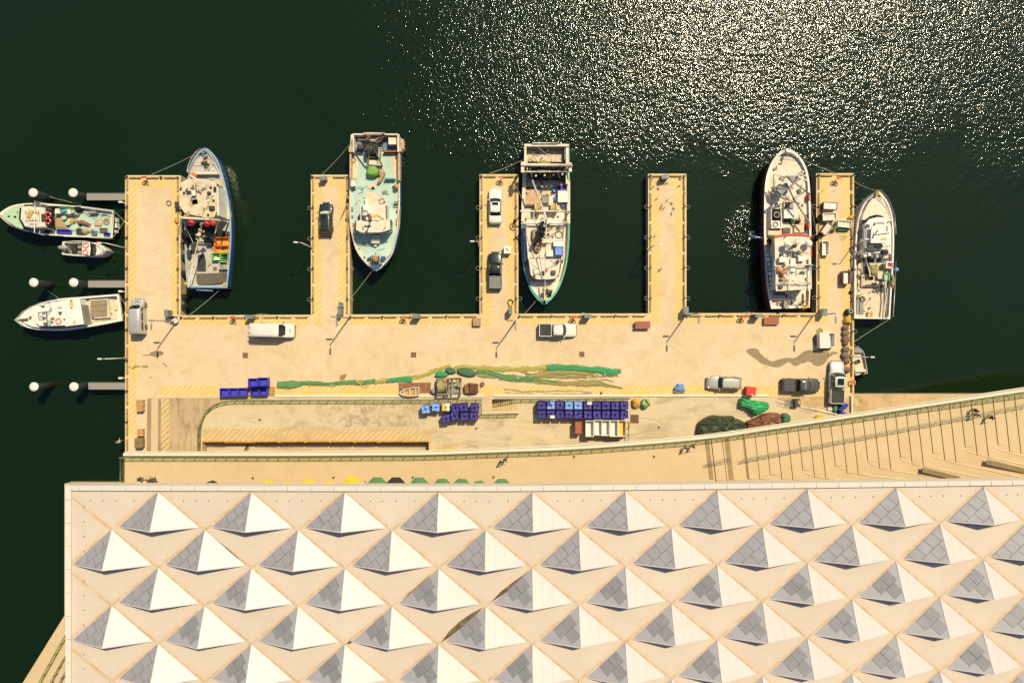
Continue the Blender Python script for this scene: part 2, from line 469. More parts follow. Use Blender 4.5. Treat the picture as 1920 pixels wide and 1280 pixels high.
NETD = net_mat('dark green netting', (.030, .085, .045), (.10, .20, .10))
NETY = net_mat('yellow green netting', (.30, .27, .05), (.46, .42, .12))
NETO = net_mat('olive netting', (.19, .19, .06), (.38, .34, .14))
NETK = net_mat('black netting', (.008, .009, .008), (.04, .04, .03))
NETT = net_mat('tan netting', (.28, .19, .09), (.48, .35, .20))
NETBL = net_mat('blue netting', (.06, .16, .38), (.22, .38, .62))

def wood(name, c0, c1, sc=1.0, rot=0.0):
    m, nt, b = nt_new(name)
    v = wpos(nt, (6 * sc, .7 * sc, 1), rot)
    f = noise(nt, v, 1.6, 5.0, .7, .4)
    L(nt, mixc(nt, ramp(nt, f, .3, .72), c0, c1), b.inputs['Base Color']); b.inputs['Roughness'].default_value = .75
    bump(nt, b, f, .3, .03)
    MATS[name] = m; return m
WOODG = wood('weathered timber', (.16, .12, .07), (.36, .28, .17), 1, PI / 2)
WOODB = wood('brown bench timber', (.15, .10, .04), (.33, .24, .11), 1.4, 0)
WOODR = wood('red brown timber', (.27, .085, .05), (.40, .15, .085), 1, PI / 2)
WOODP = wood('pallet timber', (.36, .19, .07), (.58, .36, .16), 1, PI / 2)
WOODD = wood('dark worn deck timber', (.05, .042, .026), (.16, .13, .08), 1, PI / 2)

# plain finishes
WHITE = mat('white paint', (.70, .655, .575), .4, dirt=(.42, .32, .2), damt=.35)
WHITEC = mat('clean white gelcoat', (.70, .665, .59), .3, var=.08, dirt=(.5, .42, .3), damt=.25, coat=.3)
CREAM = mat('cream deck paint', (.66, .575, .44), .6, dirt=(.42, .28, .14), damt=.5, bmp=.1)
CREAM2 = mat('sandy deck paint', (.62, .50, .34), .65, dirt=(.36, .22, .1), damt=.55, bmp=.1)
GREYD = mat('pale grey deck paint', (.47, .43, .355), .65, dirt=(.22, .17, .1), damt=.5, bmp=.1)
GREY = mat('mid grey paint', (.24, .23, .20), .55, dirt=(.12, .1, .06), damt=.4)
DGREY = mat('dark grey metal', (.06, .06, .055), .5, .3)
BLACK = mat('black rubber', (.012, .012, .011), .7, var=.4)
STEEL = mat('galvanised steel', (.42, .41, .37), .4, .6, dirt=(.25, .18, .1), damt=.5)
RAILM = mat('olive grey railing steel', (.20, .205, .15), .45, .4)
RUST = mat('rusted steel', (.23, .105, .045), .8, var=.5, scale=2.6, dirt=(.40, .23, .11), damt=.8, bmp=.3)
RUSTL = mat('rust stained cream paint', (.50, .34, .19), .7, var=.25, dirt=(.34, .15, .045), damt=.85)
RED = mat('red paint', (.60, .045, .025), .4, var=.15)
REDB = mat('red buoy rubber', (.62, .035, .03), .45, var=.2)
ORNG = mat('orange plastic', (.72, .22, .025), .45, var=.2, dirt=(.40, .12, .02), damt=.4)
ORNR = mat('life ring orange', (.68, .16, .07), .5, var=.15)
GRNP = mat('bright green plastic', (.10, .52, .07), .4)
TEALH = mat('teal hull paint', (.08, .33, .255), .35, dirt=(.16, .28, .2), damt=.4, coat=.2)
TEALD = mat('pale teal deck paint', (.395, .535, .45), .6, var=.14, scale=.5, dirt=(.46, .42, .28), damt=.6, bmp=.08)
MINTD = mat('mint green foredeck paint', (.40, .52, .335), .55, var=.08, dirt=(.34, .42, .25), damt=.3)
BLUEH = mat('blue hull paint', (.035, .085, .235), .35, dirt=(.12, .18, .3), damt=.5, coat=.2)
BLUER = mat('pale blue rim paint', (.27, .38, .46), .45, dirt=(.14, .2, .28), damt=.5)
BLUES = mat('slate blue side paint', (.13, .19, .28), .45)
MAROON = mat('maroon hull paint', (.10, .028, .022), .45, dirt=(.08, .03, .02), damt=.6)
BLUEP = mat('deep blue plastic', (.050, .045, .40), .45, var=.18, scale=3, coat=.05)
BLUEX = mat('navy blue crate plastic', (.028, .020, .165), .42, var=.3, scale=2.2, dirt=(.06, .05, .27), damt=.7)
BLUEL = mat('light blue crate plastic', (.15, .27, .62), .5, var=.2, scale=2.2)
YELP = mat('yellow crate plastic', (.70, .43, .06), .5)
WHTP = mat('white tub plastic', (.70, .655, .56), .45, var=.1, dirt=(.45, .33, .17), damt=.35)
YELB = mat('mustard canvas', (.52, .32, .055), .8, var=.25, scale=3, bmp=.4)
CANV = mat('brown canvas', (.36, .235, .125), .85, var=.3, scale=2.5, bmp=.5)
POTM = net_mat('grey brown pot mesh', (.12, .085, .06), (.30, .225, .165), 11)
TARPD = mat('dark green tarpaulin', (.045, .055, .028), .5, var=.35, scale=1.4, dirt=(.10, .11, .06), damt=.5, bmp=.6, bscale=3)
TARPB = mat('brown tarpaulin', (.215, .085, .05), .5, var=.3, scale=1.4, dirt=(.33, .16, .10), damt=.5, bmp=.6, bscale=3)
TARPG = mat('bright green tarpaulin', (.03, .30, .10), .4, var=.25, scale=1.4, dirt=(.10, .40, .17), damt=.5, bmp=.6, bscale=3)
UMBY = mat('yellow umbrella cloth', (.72, .43, .035), .8, var=.08)
UMBG = mat('green umbrella cloth', (.085, .19, .065), .8, var=.1)
UMBK = mat('black umbrella cloth', (.022, .02, .018), .8)
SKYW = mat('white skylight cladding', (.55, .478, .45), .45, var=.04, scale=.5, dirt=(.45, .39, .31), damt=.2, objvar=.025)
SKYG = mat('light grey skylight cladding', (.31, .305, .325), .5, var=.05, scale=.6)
PANEL = mat('grey solar laminate', (.235, .232, .25), .42, var=.12, scale=.8, objvar=.10)
PARAP = mat('pale parapet cladding', (.61, .56, .48), .5, var=.05, dirt=(.5, .4, .27), damt=.3)
PARAB = mat('cream wall cladding', (.66, .585, .45), .55, var=.05, dirt=(.45, .33, .19), damt=.35)
ROPE = mat('pale mooring rope', (.50, .45, .33), .9, bmp=.3)
SKIN = mat('skin', (.45, .26, .17), .6, var=.1)
FEATH = mat('grey feathers', (.20, .18, .15), .8)
# ------------------------------------------------------------------ water, wharf, yard
w = MB(); w.add([(-420, -420, ZW), (420, -420, ZW), (420, 420, ZW), (-420, 420, ZW)], [(0, 1, 2, 3)])
struct(w.build('water', WATER, loc=(0, 0, ZW)))
DECKO = [(235, 330), (339, 329), (339, 591), (583, 590), (583, 328), (656, 328), (656, 589.5), (899, 589), (899, 327), (972, 327), (972, 588),
         (1215, 587.5), (1215, 326), (1287, 326), (1287, 587), (1530, 586.5), (1530, 325), (1601, 325), (1601, 741.5), (235, 745)]
d = MB(); d.pp(DECKO, -3.0, 0, side=1); struct(d.build('wharf_deck', [DECK, WALLC]))
d = MB(); d.pp([(235, 745), (376, 744.6), (376, 905), (235, 905)], -3.0, 0, side=1); struct(d.build('delivery_lane', [DECK, WALLC]))
y = MB()
y.pp([(376, 744.6), (912, 743.3), (912, 829), (376, 829)], -3, 0); y.pp([(912, 743.3), (976, 743.1), (976, 748.5), (912, 748.5)], -3, 0)
y.pp([(912, 769), (976, 769), (976, 829), (912, 829)], -3, 0); y.pp([(976, 743.1), (1601, 741.5), (1601, 905), (976, 905)], -3, 0)
y.pp([(808, 829), (976, 829), (976, 905), (808, 905)], -3, 0); y.pp([(376, 829), (808, 829), (808, 905), (376, 905)], -3, -1.3)
struct(y.build('service_yard', YARD))
d = MB(); d.pp([(1601, 738.5), (2300, 738.5), (2300, 905), (1601, 905)], -3.0, 0, side=1); struct(d.build('seawall_ground', [RUSTG, WALLC]))
d = MB(); d.box(12, -46, -3, 150, 52, 2.9); struct(d.build('ground', YARD))
# surfacing sheets: dirty turning lane, loading strips
sh = MB()
arc = [(500, 746), (428, 752), (410, 757), (396, 766), (385, 780), (379, 796), (377, 815), (377, 850), (277, 850), (277, 746)]
sh.sheet(arc, .004)
struct(sh.build('lane_surface', LANE))
sh = MB(); sh.sheet([(284, 747), (296, 747), (296, 850), (283, 850)], .008); struct(sh.build('pavement_strip', PROM))
sh = MB(); sh.sheet([(1440, 743.5), (1600, 743), (1600, 776), (1560, 778)], .004)
struct(sh.build('rusty_apron', RUSTG))

# hatched paint -------------------------------------------------------------
def hatch(rects, per=7.7, m=YEL, name='road_marking', wid=.5, z=.007):
    b = MB(); x = lambda a: a
    for (u0, v0, u1, v1) in rects:
        # stripes u + v = const ; clip the parallelogram to the rect
        c = (u0 + v0) - 20
        while c < u1 + v1 + 20:
            poly = clip([(c - v0, v0), (c + per * wid * 1.41 - v0, v0), (c + per * wid * 1.41 - v1, v1), (c - v1, v1)], u0, u1)
            if len(poly) > 2: b.sheet(poly, z)
            c += per * 1.41
    o = b.build(name, m); return struct(o)
def clip(poly, u0, u1):
    for lim, keep in ((u0, 1), (u1, -1)):
        out = []
        for i in range(len(poly)):
            a, b = poly[i - 1], poly[i]
            ina, inb = (a[0] - lim) * keep >= 0, (b[0] - lim) * keep >= 0
            if ina != inb:
                t = (lim - a[0]) / (b[0] - a[0]); out.append((lim, a[1] + (b[1] - a[1]) * t))
            if inb: out.append(b)
        poly = out
        if not poly: return []
    return poly
hatch([(242, 341, 256, 818), (256, 338, 320, 351), (320, 338, 334, 590)])
hatch([(340, 596, 583, 610), (588, 334, 603, 610), (603, 334, 634, 350), (634, 334, 651, 610)])
hatch([(656, 595, 899, 609), (904, 333, 921, 610), (921, 333, 950, 348), (950, 333, 967, 608)])
hatch([(972, 594, 1215, 608), (1220, 332, 1237, 606), (1237, 332, 1264, 346), (1264, 332, 1282, 604)])
hatch([(1287, 593, 1530, 606), (1535, 331, 1553, 604), (1553, 331, 1578, 346), (1578, 331, 1596, 738)])
hatch([(302, 722, 408, 742), (516, 722, 748, 742), (900, 722, 1560, 741)])
hatch([(302, 747, 317, 848)], m=YELF); hatch([(381, 803, 806, 826)], m=YELD)
b = MB(); b.sheet([(1205, 726), (1240, 726), (1240, 740), (1205, 740)], .0045); b.sheet([(1190, 728), (1500, 728), (1500, 741), (1190, 741)], .011)
for q in ((566, 580), (652, 664), (1172, 1186), (1196, 1208)): b.sheet([(q[0], 733), (q[1], 733), (q[1], 740), (q[0], 740)], .013)
o = MB()
for q in ((566, 580), (650, 664), (1165, 1186), (1196, 1210)): o.sheet([(q[0], 734), (q[1], 734), (q[1], 740), (q[0], 740)], .010)
struct(o.build('road_marking', YEL))
ln = MB()
for u in (903, 910, 1270, 918): ln.sheet([(u, 600), (u + 1.2, 600), (u + 1.2, 690), (u, 690)], .006)
for u in (978, 994): ln.sheet([(u, 780), (u + 2, 780), (u + 2, 845), (u, 845)], .006)
for u in (382, 475, 612, 700, 761): ln.sheet([(u, 832), (u + 1.6, 832), (u + 1.6, 900), (u, 900)], -1.29)
ln.sheet([(815, 836), (858, 836), (858, 846), (815, 846)], .006)
struct(ln.build('road_marking', YELF))

# damp patches and stains ---------------------------------------------------
wet = MB()
def blob(uv, z=.005, n=6):
    jj = lambda p, k: 1.3 * mnoise.noise(Vector((p.x * .23, p.y * .23, k))) + 1.1 * mnoise.noise(Vector((p.x * .6, p.y * .6, k)))
    wet.sheet([(p.x + jj(p, 3), p.y + jj(p, 8)) for p in crs([(a, b, 0) for a, b in uv], n, True)], z)
blob([(1399, 658), (1410, 653), (1420, 654), (1427, 664), (1437, 672), (1448, 676), (1462, 673), (1476, 670), (1488, 671), (1500, 664), (1512, 657), (1530, 656), (1545, 652), (1552, 655), (1553, 668), (1547, 680), (1538, 686), (1528, 685), (1516, 678), (1503, 682), (1490, 686), (1478, 679), (1462, 688), (1446, 687), (1428, 681), (1417, 672), (1410, 668)])
blob([(1530, 620), (1537, 615), (1543, 619), (1541, 628), (1531, 630)]); blob([(1523, 634), (1530, 628), (1533, 640), (1527, 648)]); blob([(1553, 662), (1565, 659), (1572, 662), (1560, 666), (1553, 670)])
blob([(268, 664), (278, 665), (285, 659), (297, 657), (306, 660), (305, 665), (292, 669), (282, 667), (274, 667)])
blob([(242, 686), (252, 684), (262, 686), (272, 685), (278, 687), (273, 689), (262, 688), (250, 692), (242, 690)]); blob([(305, 679), (309, 682), (313, 688), (309, 685)])
blob([(279, 707), (285, 706), (282, 709)]); blob([(636, 711), (640, 704), (648, 701), (650, 705), (646, 710), (641, 712)])
struct(wet.build('wet_patch', WET))
wet = MB()
blob([(1460, 746), (1475, 747), (1478, 760), (1466, 763), (1452, 757)], .006); blob([(1612, 748), (1625, 745), (1628, 760), (1620, 774), (1600, 770), (1602, 752)], .005)
blob([(1700, 748), (1712, 747), (1716, 756), (1706, 759), (1696, 754)], .005); blob([(1740, 744), (1752, 743), (1755, 750), (1744, 753)], .005)
blob([(330, 747), (345, 748), (346, 775), (342, 796), (334, 780)], .009); blob([(365, 748), (374, 749), (373, 790), (364, 812), (362, 775)], .009)
blob([(1560, 745), (1600, 744), (1598, 775), (1570, 776)], .006); blob([(1495, 765), (1520, 762), (1540, 770), (1510, 774)], .006)
blob([(690, 760), (780, 757), (800, 790), (760, 800), (640, 795)], .004); blob([(820, 835), (880, 832), (900, 845), (840, 850)], .007); blob([(600, 755), (690, 758), (680, 800), (600, 790)], .004)
blob([(1538, 357), (1552, 356), (1570, 355), (1571, 358), (1556, 362), (1541, 362)], .011); blob([(1570, 438), (1582, 436), (1588, 446), (1578, 452)], .011)
struct(wet.build('oil_stain', STAIN))

# kerb of the upper wharf along the yard, painted kerb shadows, loading dock -------------------
k = MB()
for u0, u1 in ((515, 906), (926, 1440)):
    a, b2 = P(u0, 743.2 - (u0 - 515) * .0022, 0), P(u1, 743.2 - (u1 - 515) * .0022, 0)
    k.box((a.x + b2.x) / 2, a.y + .08, .004, b2.x - a.x, .30, .16)
struct(k.build('kerb', PARAB, bevel=.02))
k = MB(); k.pb(303, 743.6, 410, 746.2, .0, .05); struct(k.build('kerb', PROM))
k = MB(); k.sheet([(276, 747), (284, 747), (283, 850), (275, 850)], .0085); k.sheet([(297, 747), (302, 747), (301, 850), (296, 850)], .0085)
struct(k.build('kerb_shadow', mat('grey gutter concrete', (.28, .215, .125), .8, dirt=(.45, .27, .07), damt=.5, scale=.5)))  # darker strips, kerb and wall shadow put into their colour
dk = thing('loading_dock', 'orange steel edged loading dock with guard rail facing the sunken bay', 'loading dock', P(593, 829))
q = MB(); q.pb(378, 826.2, 808, 829.6, -1.3, .05); q.build('dock_edge', mat('orange edge paint', (.55, .27, .03), .6, var=.35, dirt=(.22, .1, .03), damt=.7), dk)
q = MB()
for u0, u1 in ((381, 421), (480, 520), (528, 570), (576, 617), (622, 662), (669, 706), (714, 755), (758, 804)):
    for z in (.22, .55): q.pt([(u0, 828.2, z), (u1, 828.2, z)], .035)
    for u in (u0, (u0 + u1) / 2, u1): q.pt([(u, 828.2, 0), (u, 828.2, .55)], .035)
q.build('guard_rail', mat('dock rail steel', (.40, .20, .04), .6, dirt=(.12, .06, .03), damt=.6), dk)
q = MB(); q.pb(804, 829.7, 808, 850, -1.3, .3); q.pb(376.5, 829.7, 379, 848, -1.3, .3); q.build('end_wall', PROM, dk)
q = MB()
for k2 in range(5): q.pt([(463 - k2 * .9, 834 + k2 * 1.9, -1.2), (467 - k2 * .9, 834 + k2 * 1.9, -1.2)], .04)
q.pt([(463, 832, -.45), (458, 845, -.45)], .04); q.pt([(468, 832, -.45), (462, 845, -.45)], .04); q.build('ladder', DGREY, dk)

# stairwell -----------------------------------------------------------------
st = thing('stairwell', 'sunken concrete stairwell with lit treads beside the stacked blue crates', 'stairs', P(944, 758, -2.4))
q = MB(); n = 12
for i in range(n):
    u0 = 972 - i * 4.1; z = -.02 - i * .115
    q.pb(u0 - 4.1, 748.4, u0 if i else 977, 769.1, -2.6, z)
q.build('tread', PROM, st); q = MB(); q.pb(911.8, 748.4, 922.6, 769.1, -.35, .006); q.build('landing', PROM, st)

# wharf edge furniture --------------------------------------------------------
bar = MB(); bar.box(0, 0, .06, 1.65, .21, .2); bar.box(-.6, 0, 0, .12, .12, .06); bar.box(.6, 0, 0, .12, .12, .06)
post = MB(); post.cyl(0, 0, 0, .34, .13, .11, 10); post.cyl(0, 0, .34, .40, .17, .15, 10)
hoop = MB(); hoop.torus((0, 0, 0), .26, .035, n=14, k=5)
BARO = POSTO = HOOPO = None
COPE = mat('worn coping concrete', (.64, .485, .235), .8, var=.12, dirt=(.46, .32, .14), damt=.5)
WSTOP = mat('brown timber wheel stop', (.36, .235, .105), .7, var=.3, dirt=(.17, .10, .04), damt=.5)
def edge(u0, v0, u1, v1, nx, ny, where, skip=(), hoops=True, off=4.2):
    """coping, wheel stops and bollards along one edge; (nx,ny): photo direction pointing inland"""
    global BARO, POSTO, HOOPO
    a, b = P(u0, v0), P(u1, v1); d = (b - a); ln = d.length; d.normalize(); rz = math.atan2(d.y, d.x)
    inn = Vector((nx, -ny, 0))
    c = MB(); mid = (a + b) / 2 + inn * .14; c.box(mid.x, mid.y, .003, ln, .27, .085, rz)
    struct(c.build('kerb', COPE, bevel=.015))
    n = max(1, round(ln / 2.2)); stp = ln / n
    for i in range(n):
        if i in skip: continue
        p = a + d * (stp * (i + .5)) + inn * (off * S + .02)
        lab = f'brown timber wheel stop along {where}'
        if BARO is None:
            BARO = bar.build('wheel_stop', WSTOP, loc=(0, 0, 0), bevel=.02); tag(BARO, lab, 'wheel stop', 'wheel stops along ' + where); BARO.location = p; BARO.rotation_euler.z = rz
        else: dup(BARO, p, rz, lab, 'wheel stops along ' + where)
        if i % 2 == 0:
            p = a + d * (stp * i) + inn * (off * S)
            lab = f'dark iron bollard along {where}'
            if POSTO is None:
                POSTO = post.build('bollard', mat('dark iron', (.10, .06, .035), .6, .3, dirt=(.25, .12, .05), damt=.6), loc=(0, 0, 0)); tag(POSTO, lab, 'bollard', 'bollards along ' + where); POSTO.location = p
            else: dup(POSTO, p, 0, lab, 'bollards along ' + where)
            if hoops and i:
                p = a + d * (stp * i) - inn * .22 + Vector((0, 0, -.05))
                lab = f'steel mooring hoop off {where}'
                if HOOPO is None:
                    HOOPO = hoop.build('mooring_hoop', GREY, loc=(0, 0, 0)); tag(HOOPO, lab, 'mooring hoop', 'mooring hoops off ' + where); HOOPO.location = p
                else: dup(HOOPO, p, 0, lab, 'mooring hoops off ' + where)
edge(235, 332, 235, 848, 1, 0, 'the outer west edge of the wharf', hoops=False)
names = ['the widest pier', 'the black estate pier', 'the white saloon pier', 'the empty pier', 'the fish tub pier']
cols = [(235, 339, 329, 591), (583, 656, 328, 590), (899, 972, 327, 588.5), (1215, 1287, 326, 587.5), (1530, 1601, 325, 586.5)]
for i, (ul, ur, vt, vb) in enumerate(cols):
    edge(ul + 3, vt, ur - 3, vt, 0, 1, 'the sea end of ' + names[i], hoops=False)
    if i: edge(ul, vt + 5, ul, vb, 1, 0, 'the west side of ' + names[i])
    if i < 4: edge(ur, vt + 5, ur, vb, -1, 0, 'the east side of ' + names[i], hoops=i > 0)
edge(1601, 330, 1601, 738, -1, 0, 'the outer east edge of the wharf')
berths = ['the berth of the blue trawler', 'the berth of the teal trawler', 'the berth of the cream trawler', 'the berth of the maroon trawler']
for i in range(4): edge(cols[i][1] + 2, cols[i][3], cols[i + 1][0] - 2, cols[i + 1][3], 0, 1, 'the quay facing ' + berths[i], hoops=False)
# rubber fenders on the inner face of the widest pier
f0 = None
for v in (482, 512, 556, 575, 440):
    m = MB(); m.box(0, 0, -1.3, .5, .7, 1.25); m.box(.12, 0, -1.0, .5, .35, .7)
    if f0 is None:
        f0 = m.build('fender', BLACK, loc=(0, 0, 0), bevel=.06); tag(f0, 'black rubber fender block on the side wall of the widest pier', 'fender', 'fenders on the widest pier')
        f0.location = P(342.5, v, 0)
    else: dup(f0, P(342.5, v, 0), 0)
# drain grates
g0 = None
for (u, v, lab) in ((460, 666, 'square rusty drain grate below the white van'), (775.5, 665, 'square rusty drain grate north of the net drum'), (1091, 664, 'square rusty drain grate above the long green net'),
                    (1189.5, 785, 'square dark drain grate right of the white fish tubs')):
    s = .72 if u < 1100 else 1.2
    gr = thing('drain_grate', lab, 'drain grate', P(u, v))
    m = MB(); a = P(u, v); h = s / 2
    for sx, sy, w_, l_ in ((-1, 0, .07, s), (1, 0, .07, s), (0, -1, s, .07), (0, 1, s, .07)): m.box(a.x + sx * (h - .035), a.y + sy * (h - .035), .005, w_, l_, .03)
    m.build('frame', RUST, gr); m = MB()
    for i in range(7): m.box(a.x - h + .1 + i * (s - .2) / 6, a.y, .006, .05, s - .14, .02)
    m.build('bar', mat('dark grate', (.19, .125, .07), .7), gr); m = MB(); m.sheet([(u - s * 6.4, v - s * 6.4), (u + s * 6.4, v - s * 6.4), (u + s * 6.4, v + s * 6.4), (u - s * 6.4, v + s * 6.4)], .0047); m.build('sump', mat('grate sump', (.10, .07, .04), .8), gr)
fd = MB(); fd.cyl(0, 0, 0, .02, .17, n=12)
fdo = fd.build('floor_drain', mat('dark drain lid', (.10, .08, .05), .7), loc=(0, 0, 0)); first = True
for (u, v, z, lab) in ((487, 787, 0, 'small round drain lid in the middle of the fenced yard'), (893, 803, 0, 'small round drain lid below the dark blue crate cluster'), (1235, 801, 0, 'small round drain lid left of the dark green tarpaulin'),
                    (474, 896, 3.2, 'small round drain lid left of the yellow umbrellas'), (625, 895, 3.2, 'small round drain lid behind the yellow umbrellas'), (774, 895, 3.2, 'small round drain lid behind the green umbrellas'), (925, 894, 3.2, 'small round drain lid behind the last green umbrella'),
                    (1076, 856, 3.2, 'small round drain lid on the promenade near the walking couple'), (1226, 856, 3.2, 'small round drain lid on the promenade below the two walkers')):
    p = P(u, v, z + .005)
    if first: fdo.location = p; tag(fdo, lab, 'drain lid'); first = False
    else: dup(fdo, p, 0, lab)
# ------------------------------------------------------------------ promenade, steps, balustrades
ZP = 3.2
NP = [(232, 853, 3.2), (540, 853, 3.2), (680, 852, 3.2), (800, 851, 3.2), (940, 846, 3.2), (1070, 841, 3.2), (1200, 832, 3.2), (1300, 823.5, 3.2), (1380, 813.5, 3.35), (1440, 804.5, 3.75), (1600, 781, 4.75), (1760, 757, 5.75), (1940, 730, 6.9), (2060, 712, 7.5)]
EDGE = [Vector(p) for p in crs(NP, 8)]
EW = [P(*p) for p in EDGE]
flat = [(p.x, p.y) for p, e in zip(EW, EDGE) if e.x <= 1340]
pr = MB(); pr.prism(flat + [(flat[-1][0] + 1.5, -26), (flat[0][0], -26)], 2.55, ZP); struct(pr.build('promenade', PROM))
def edge_v(u):
    for i in range(len(EDGE) - 1):
        if EDGE[i].x <= u <= EDGE[i + 1].x:
            t = (u - EDGE[i].x) / (EDGE[i + 1].x - EDGE[i].x); return EDGE[i].y + (EDGE[i + 1].y - EDGE[i].y) * t
    return EDGE[-1].y
# sloping floor under / beside the broad steps
u_of = [1334, 1354] + [1395 + 20.3 * i for i in range(40)]
v_end = [900, 900, 898, 898, 890, 897, 899, 881, 894, 897, 873, 886, 890, 865, 878, 882, 857, 869, 874, 849, 862, 866, 837, 853, 858, 833, 846, 849, 825, 838, 842, 818, 830, 834, 812, 824, 828, 806, 818, 822, 800, 812]
stp = thing('broad_steps', 'broad shallow concrete steps climbing to the right beside the roof', 'steps', P(1500, 850, 3.2))
tread = MB(); ramp_ = MB(); RIS = .115
zt = lambda i: ZP + RIS * (i + 1)
rows = []
for i in range(len(u_of) - 1):
    z = zt(i); u0, u1 = u_of[i], u_of[i + 1]
    va, vb = edge_v(u0) + 1.0, edge_v(u1) + 1.0; ve = v_end[i]
    sl = .115
    q = [(u0, va), (u1, vb), (u1 + (ve - vb) * sl, ve), (u0 + (ve - va) * sl, ve)]
    tread.pp(q, z - .5, z)
    rows.append((u0, z - RIS, va)); 
tread.build('tread', PROM, stp)
rr = MB(); vs = []
for (u0, z, va) in rows: vs += [P(u0, va, z - .006), P(u0 + 14, 925, z - .006)]
rr.add(vs, [(2 * i, 2 * i + 1, 2 * i + 3, 2 * i + 2) for i in range(len(rows) - 1)]); rr.build('ramp', PROM, stp)
rk = MB()
for ln_ in ([(1500, 882), (1530, 893), (1570, 899), (1640, 903)], [(1560, 868), (1592, 882), (1640, 893), (1720, 900)], [(1618, 860), (1650, 876), (1700, 886), (1790, 899)], [(1675, 853), (1702, 866), (1760, 879), (1850, 897)], [(1733, 846), (1765, 861), (1830, 876), (1925, 897)], [(1789, 831), (1818, 847), (1880, 862), (1960, 880)], [(1845, 826), (1875, 843), (1935, 858), (1990, 870)]):
    zr_ = lambda u: ZP + RIS * (1.3 + max(0, (u - 1395)) / 20.3); q_ = crs([(u, v, 0) for u, v in ln_], 4); rk.tube([P(p.x, p.y, zr_(p.x) - .35 + .38) for p in q_], .075, 5)
rk.build('ramp_kerb', mat('pale ramp kerb', (.63, .49, .31), .8), stp)
tc = MB()
for (u0, u1, z, vt, vb, s2) in ((1321, 1329.5, ZP + .005, 828, 899, .115), (1357.5, 1367, ZP + 2 * RIS + .005, 826, 899, .115), (1391, 1401, ZP + 2 * RIS + .005, 820, 898, .115)):
    vt = edge_v(u0) + 3; tc.sheet([(u0, vt), (u1, vt), (u1 + (vb - vt) * s2, vb), (u0 + (vb - vt) * s2, vb)], z)
tc.build('tactile_strip', mat('brown tactile paving', (.30, .215, .10), .8, var=.15), stp)

pw = thing('parapet_wall', 'long cream parapet wall curving along the promenade above the yard', 'wall', P(900, 850, 2.0))
m = MB(); n = len(EW); vs = []
for i, p in enumerate(EW):
    d = (EW[min(i + 1, n - 1)] - EW[max(i - 1, 0)]); d.z = 0; d.normalize(); q = Vector((-d.y, d.x, 0))
    vs += [p + q * .34 + Vector((0, 0, -1.1)), p + q * .30 + Vector((0, 0, .16)), p - q * .06 + Vector((0, 0, .16)), p - q * .06 + Vector((0, 0, -1.1))]
fs = []
for i in range(n - 1):
    for k in range(4): fs.append((i * 4 + k, (i + 1) * 4 + k, (i + 1) * 4 + (k + 1) % 4, i * 4 + (k + 1) % 4))
fs += [(0, 1, 2, 3), tuple((n - 1) * 4 + k for k in (3, 2, 1, 0))]
m.add(vs, fs); m.build('cladding', PARAB, pw)
m = MB(); m.tube([p + Vector((0, .42, -.28)) for p in EW], .07, 5); m.build('lower_lip', PARAB, pw)

def balustrade(name, label, path, h=1.1, sp=1.75, top=RAILM, glass=True, close=True):
    """path: world points"""
    r = thing(name, label, 'balustrade', path[len(path) // 2])
    posts = MB(); rail = MB(); gl = MB(); up = Vector((0, 0, h))
    rail.tube([p + up for p in path], .045, 6)
    if not glass: rail.tube([p + up * .55 for p in path], .03, 5)
    else: rail.tube([p + Vector((0, 0, .08)) for p in path], .035, 5)
    acc = 0.0; nxt = 0.0
    for i in range(len(path) - 1):
        a, b = path[i], path[i + 1]; ln = (b - a).length
        while nxt <= acc + ln + 1e-6:
            p = a.lerp(b, (nxt - acc) / ln) if ln else a
            posts.box(p.x, p.y, p.z - .02, .07, .07, h + .01); nxt += sp
        acc += ln
        if glass:
            gl.add([a + Vector((0, 0, .1)), b + Vector((0, 0, .1)), b + up * .94, a + up * .94], [(0, 1, 2, 3)])
    posts.build('post', top, r); rail.build('handrail', top, r)
    if glass:
        o = gl.build('glass_panel', CGLASS, r); s = o.modifiers.new('solid', 'SOLIDIFY'); s.thickness = .018
    return r
off = []
for i, p in enumerate(EW):
    d = (EW[min(i + 1, n - 1)] - EW[max(i - 1, 0)]); d.z = 0; d.normalize(); off.append(p - Vector((-d.y, d.x, 0)) * .16 + Vector((0, 0, .12)))
balustrade('glass_balustrade', 'long green tinted glass balustrade following the cream parapet of the promenade', off, 1.1, 1.42)
balustrade('glass_balustrade', 'short green glass balustrade on the west end of the promenade', [P(234, 856, ZP), P(234, 880, ZP), P(234, 912, ZP)], 1.1, 1.9)
pth = [P(377, 848), P(376.5, 815), P(379, 797), P(385, 781), P(395, 767), P(409, 757), P(428, 751.5), P(445, 750), P(600, 749.6), P(903, 748.3), P(903.5, 776.5), P(972, 775)]
pth2 = [Vector(p) for p in crs(pth[:8], 5)] + pth[8:]
balustrade('yard_balustrade', 'curved olive glass balustrade wrapping the left corner of the yard', pth2, 1.05, 1.3)
balustrade('yard_balustrade', 'straight olive glass balustrade behind the long row of blue crates', [P(928, 747.6), P(1060, 747), P(1180, 746.4)], 1.05, 1.3)
balustrade('yard_railing', 'short steel railing right of the white fish tubs', [P(1177, 790), P(1176, 832)], 1.1, .9, glass=False)
def zs(u): return ZP + RIS * max(0, sum(1 for x in u_of if x < u))
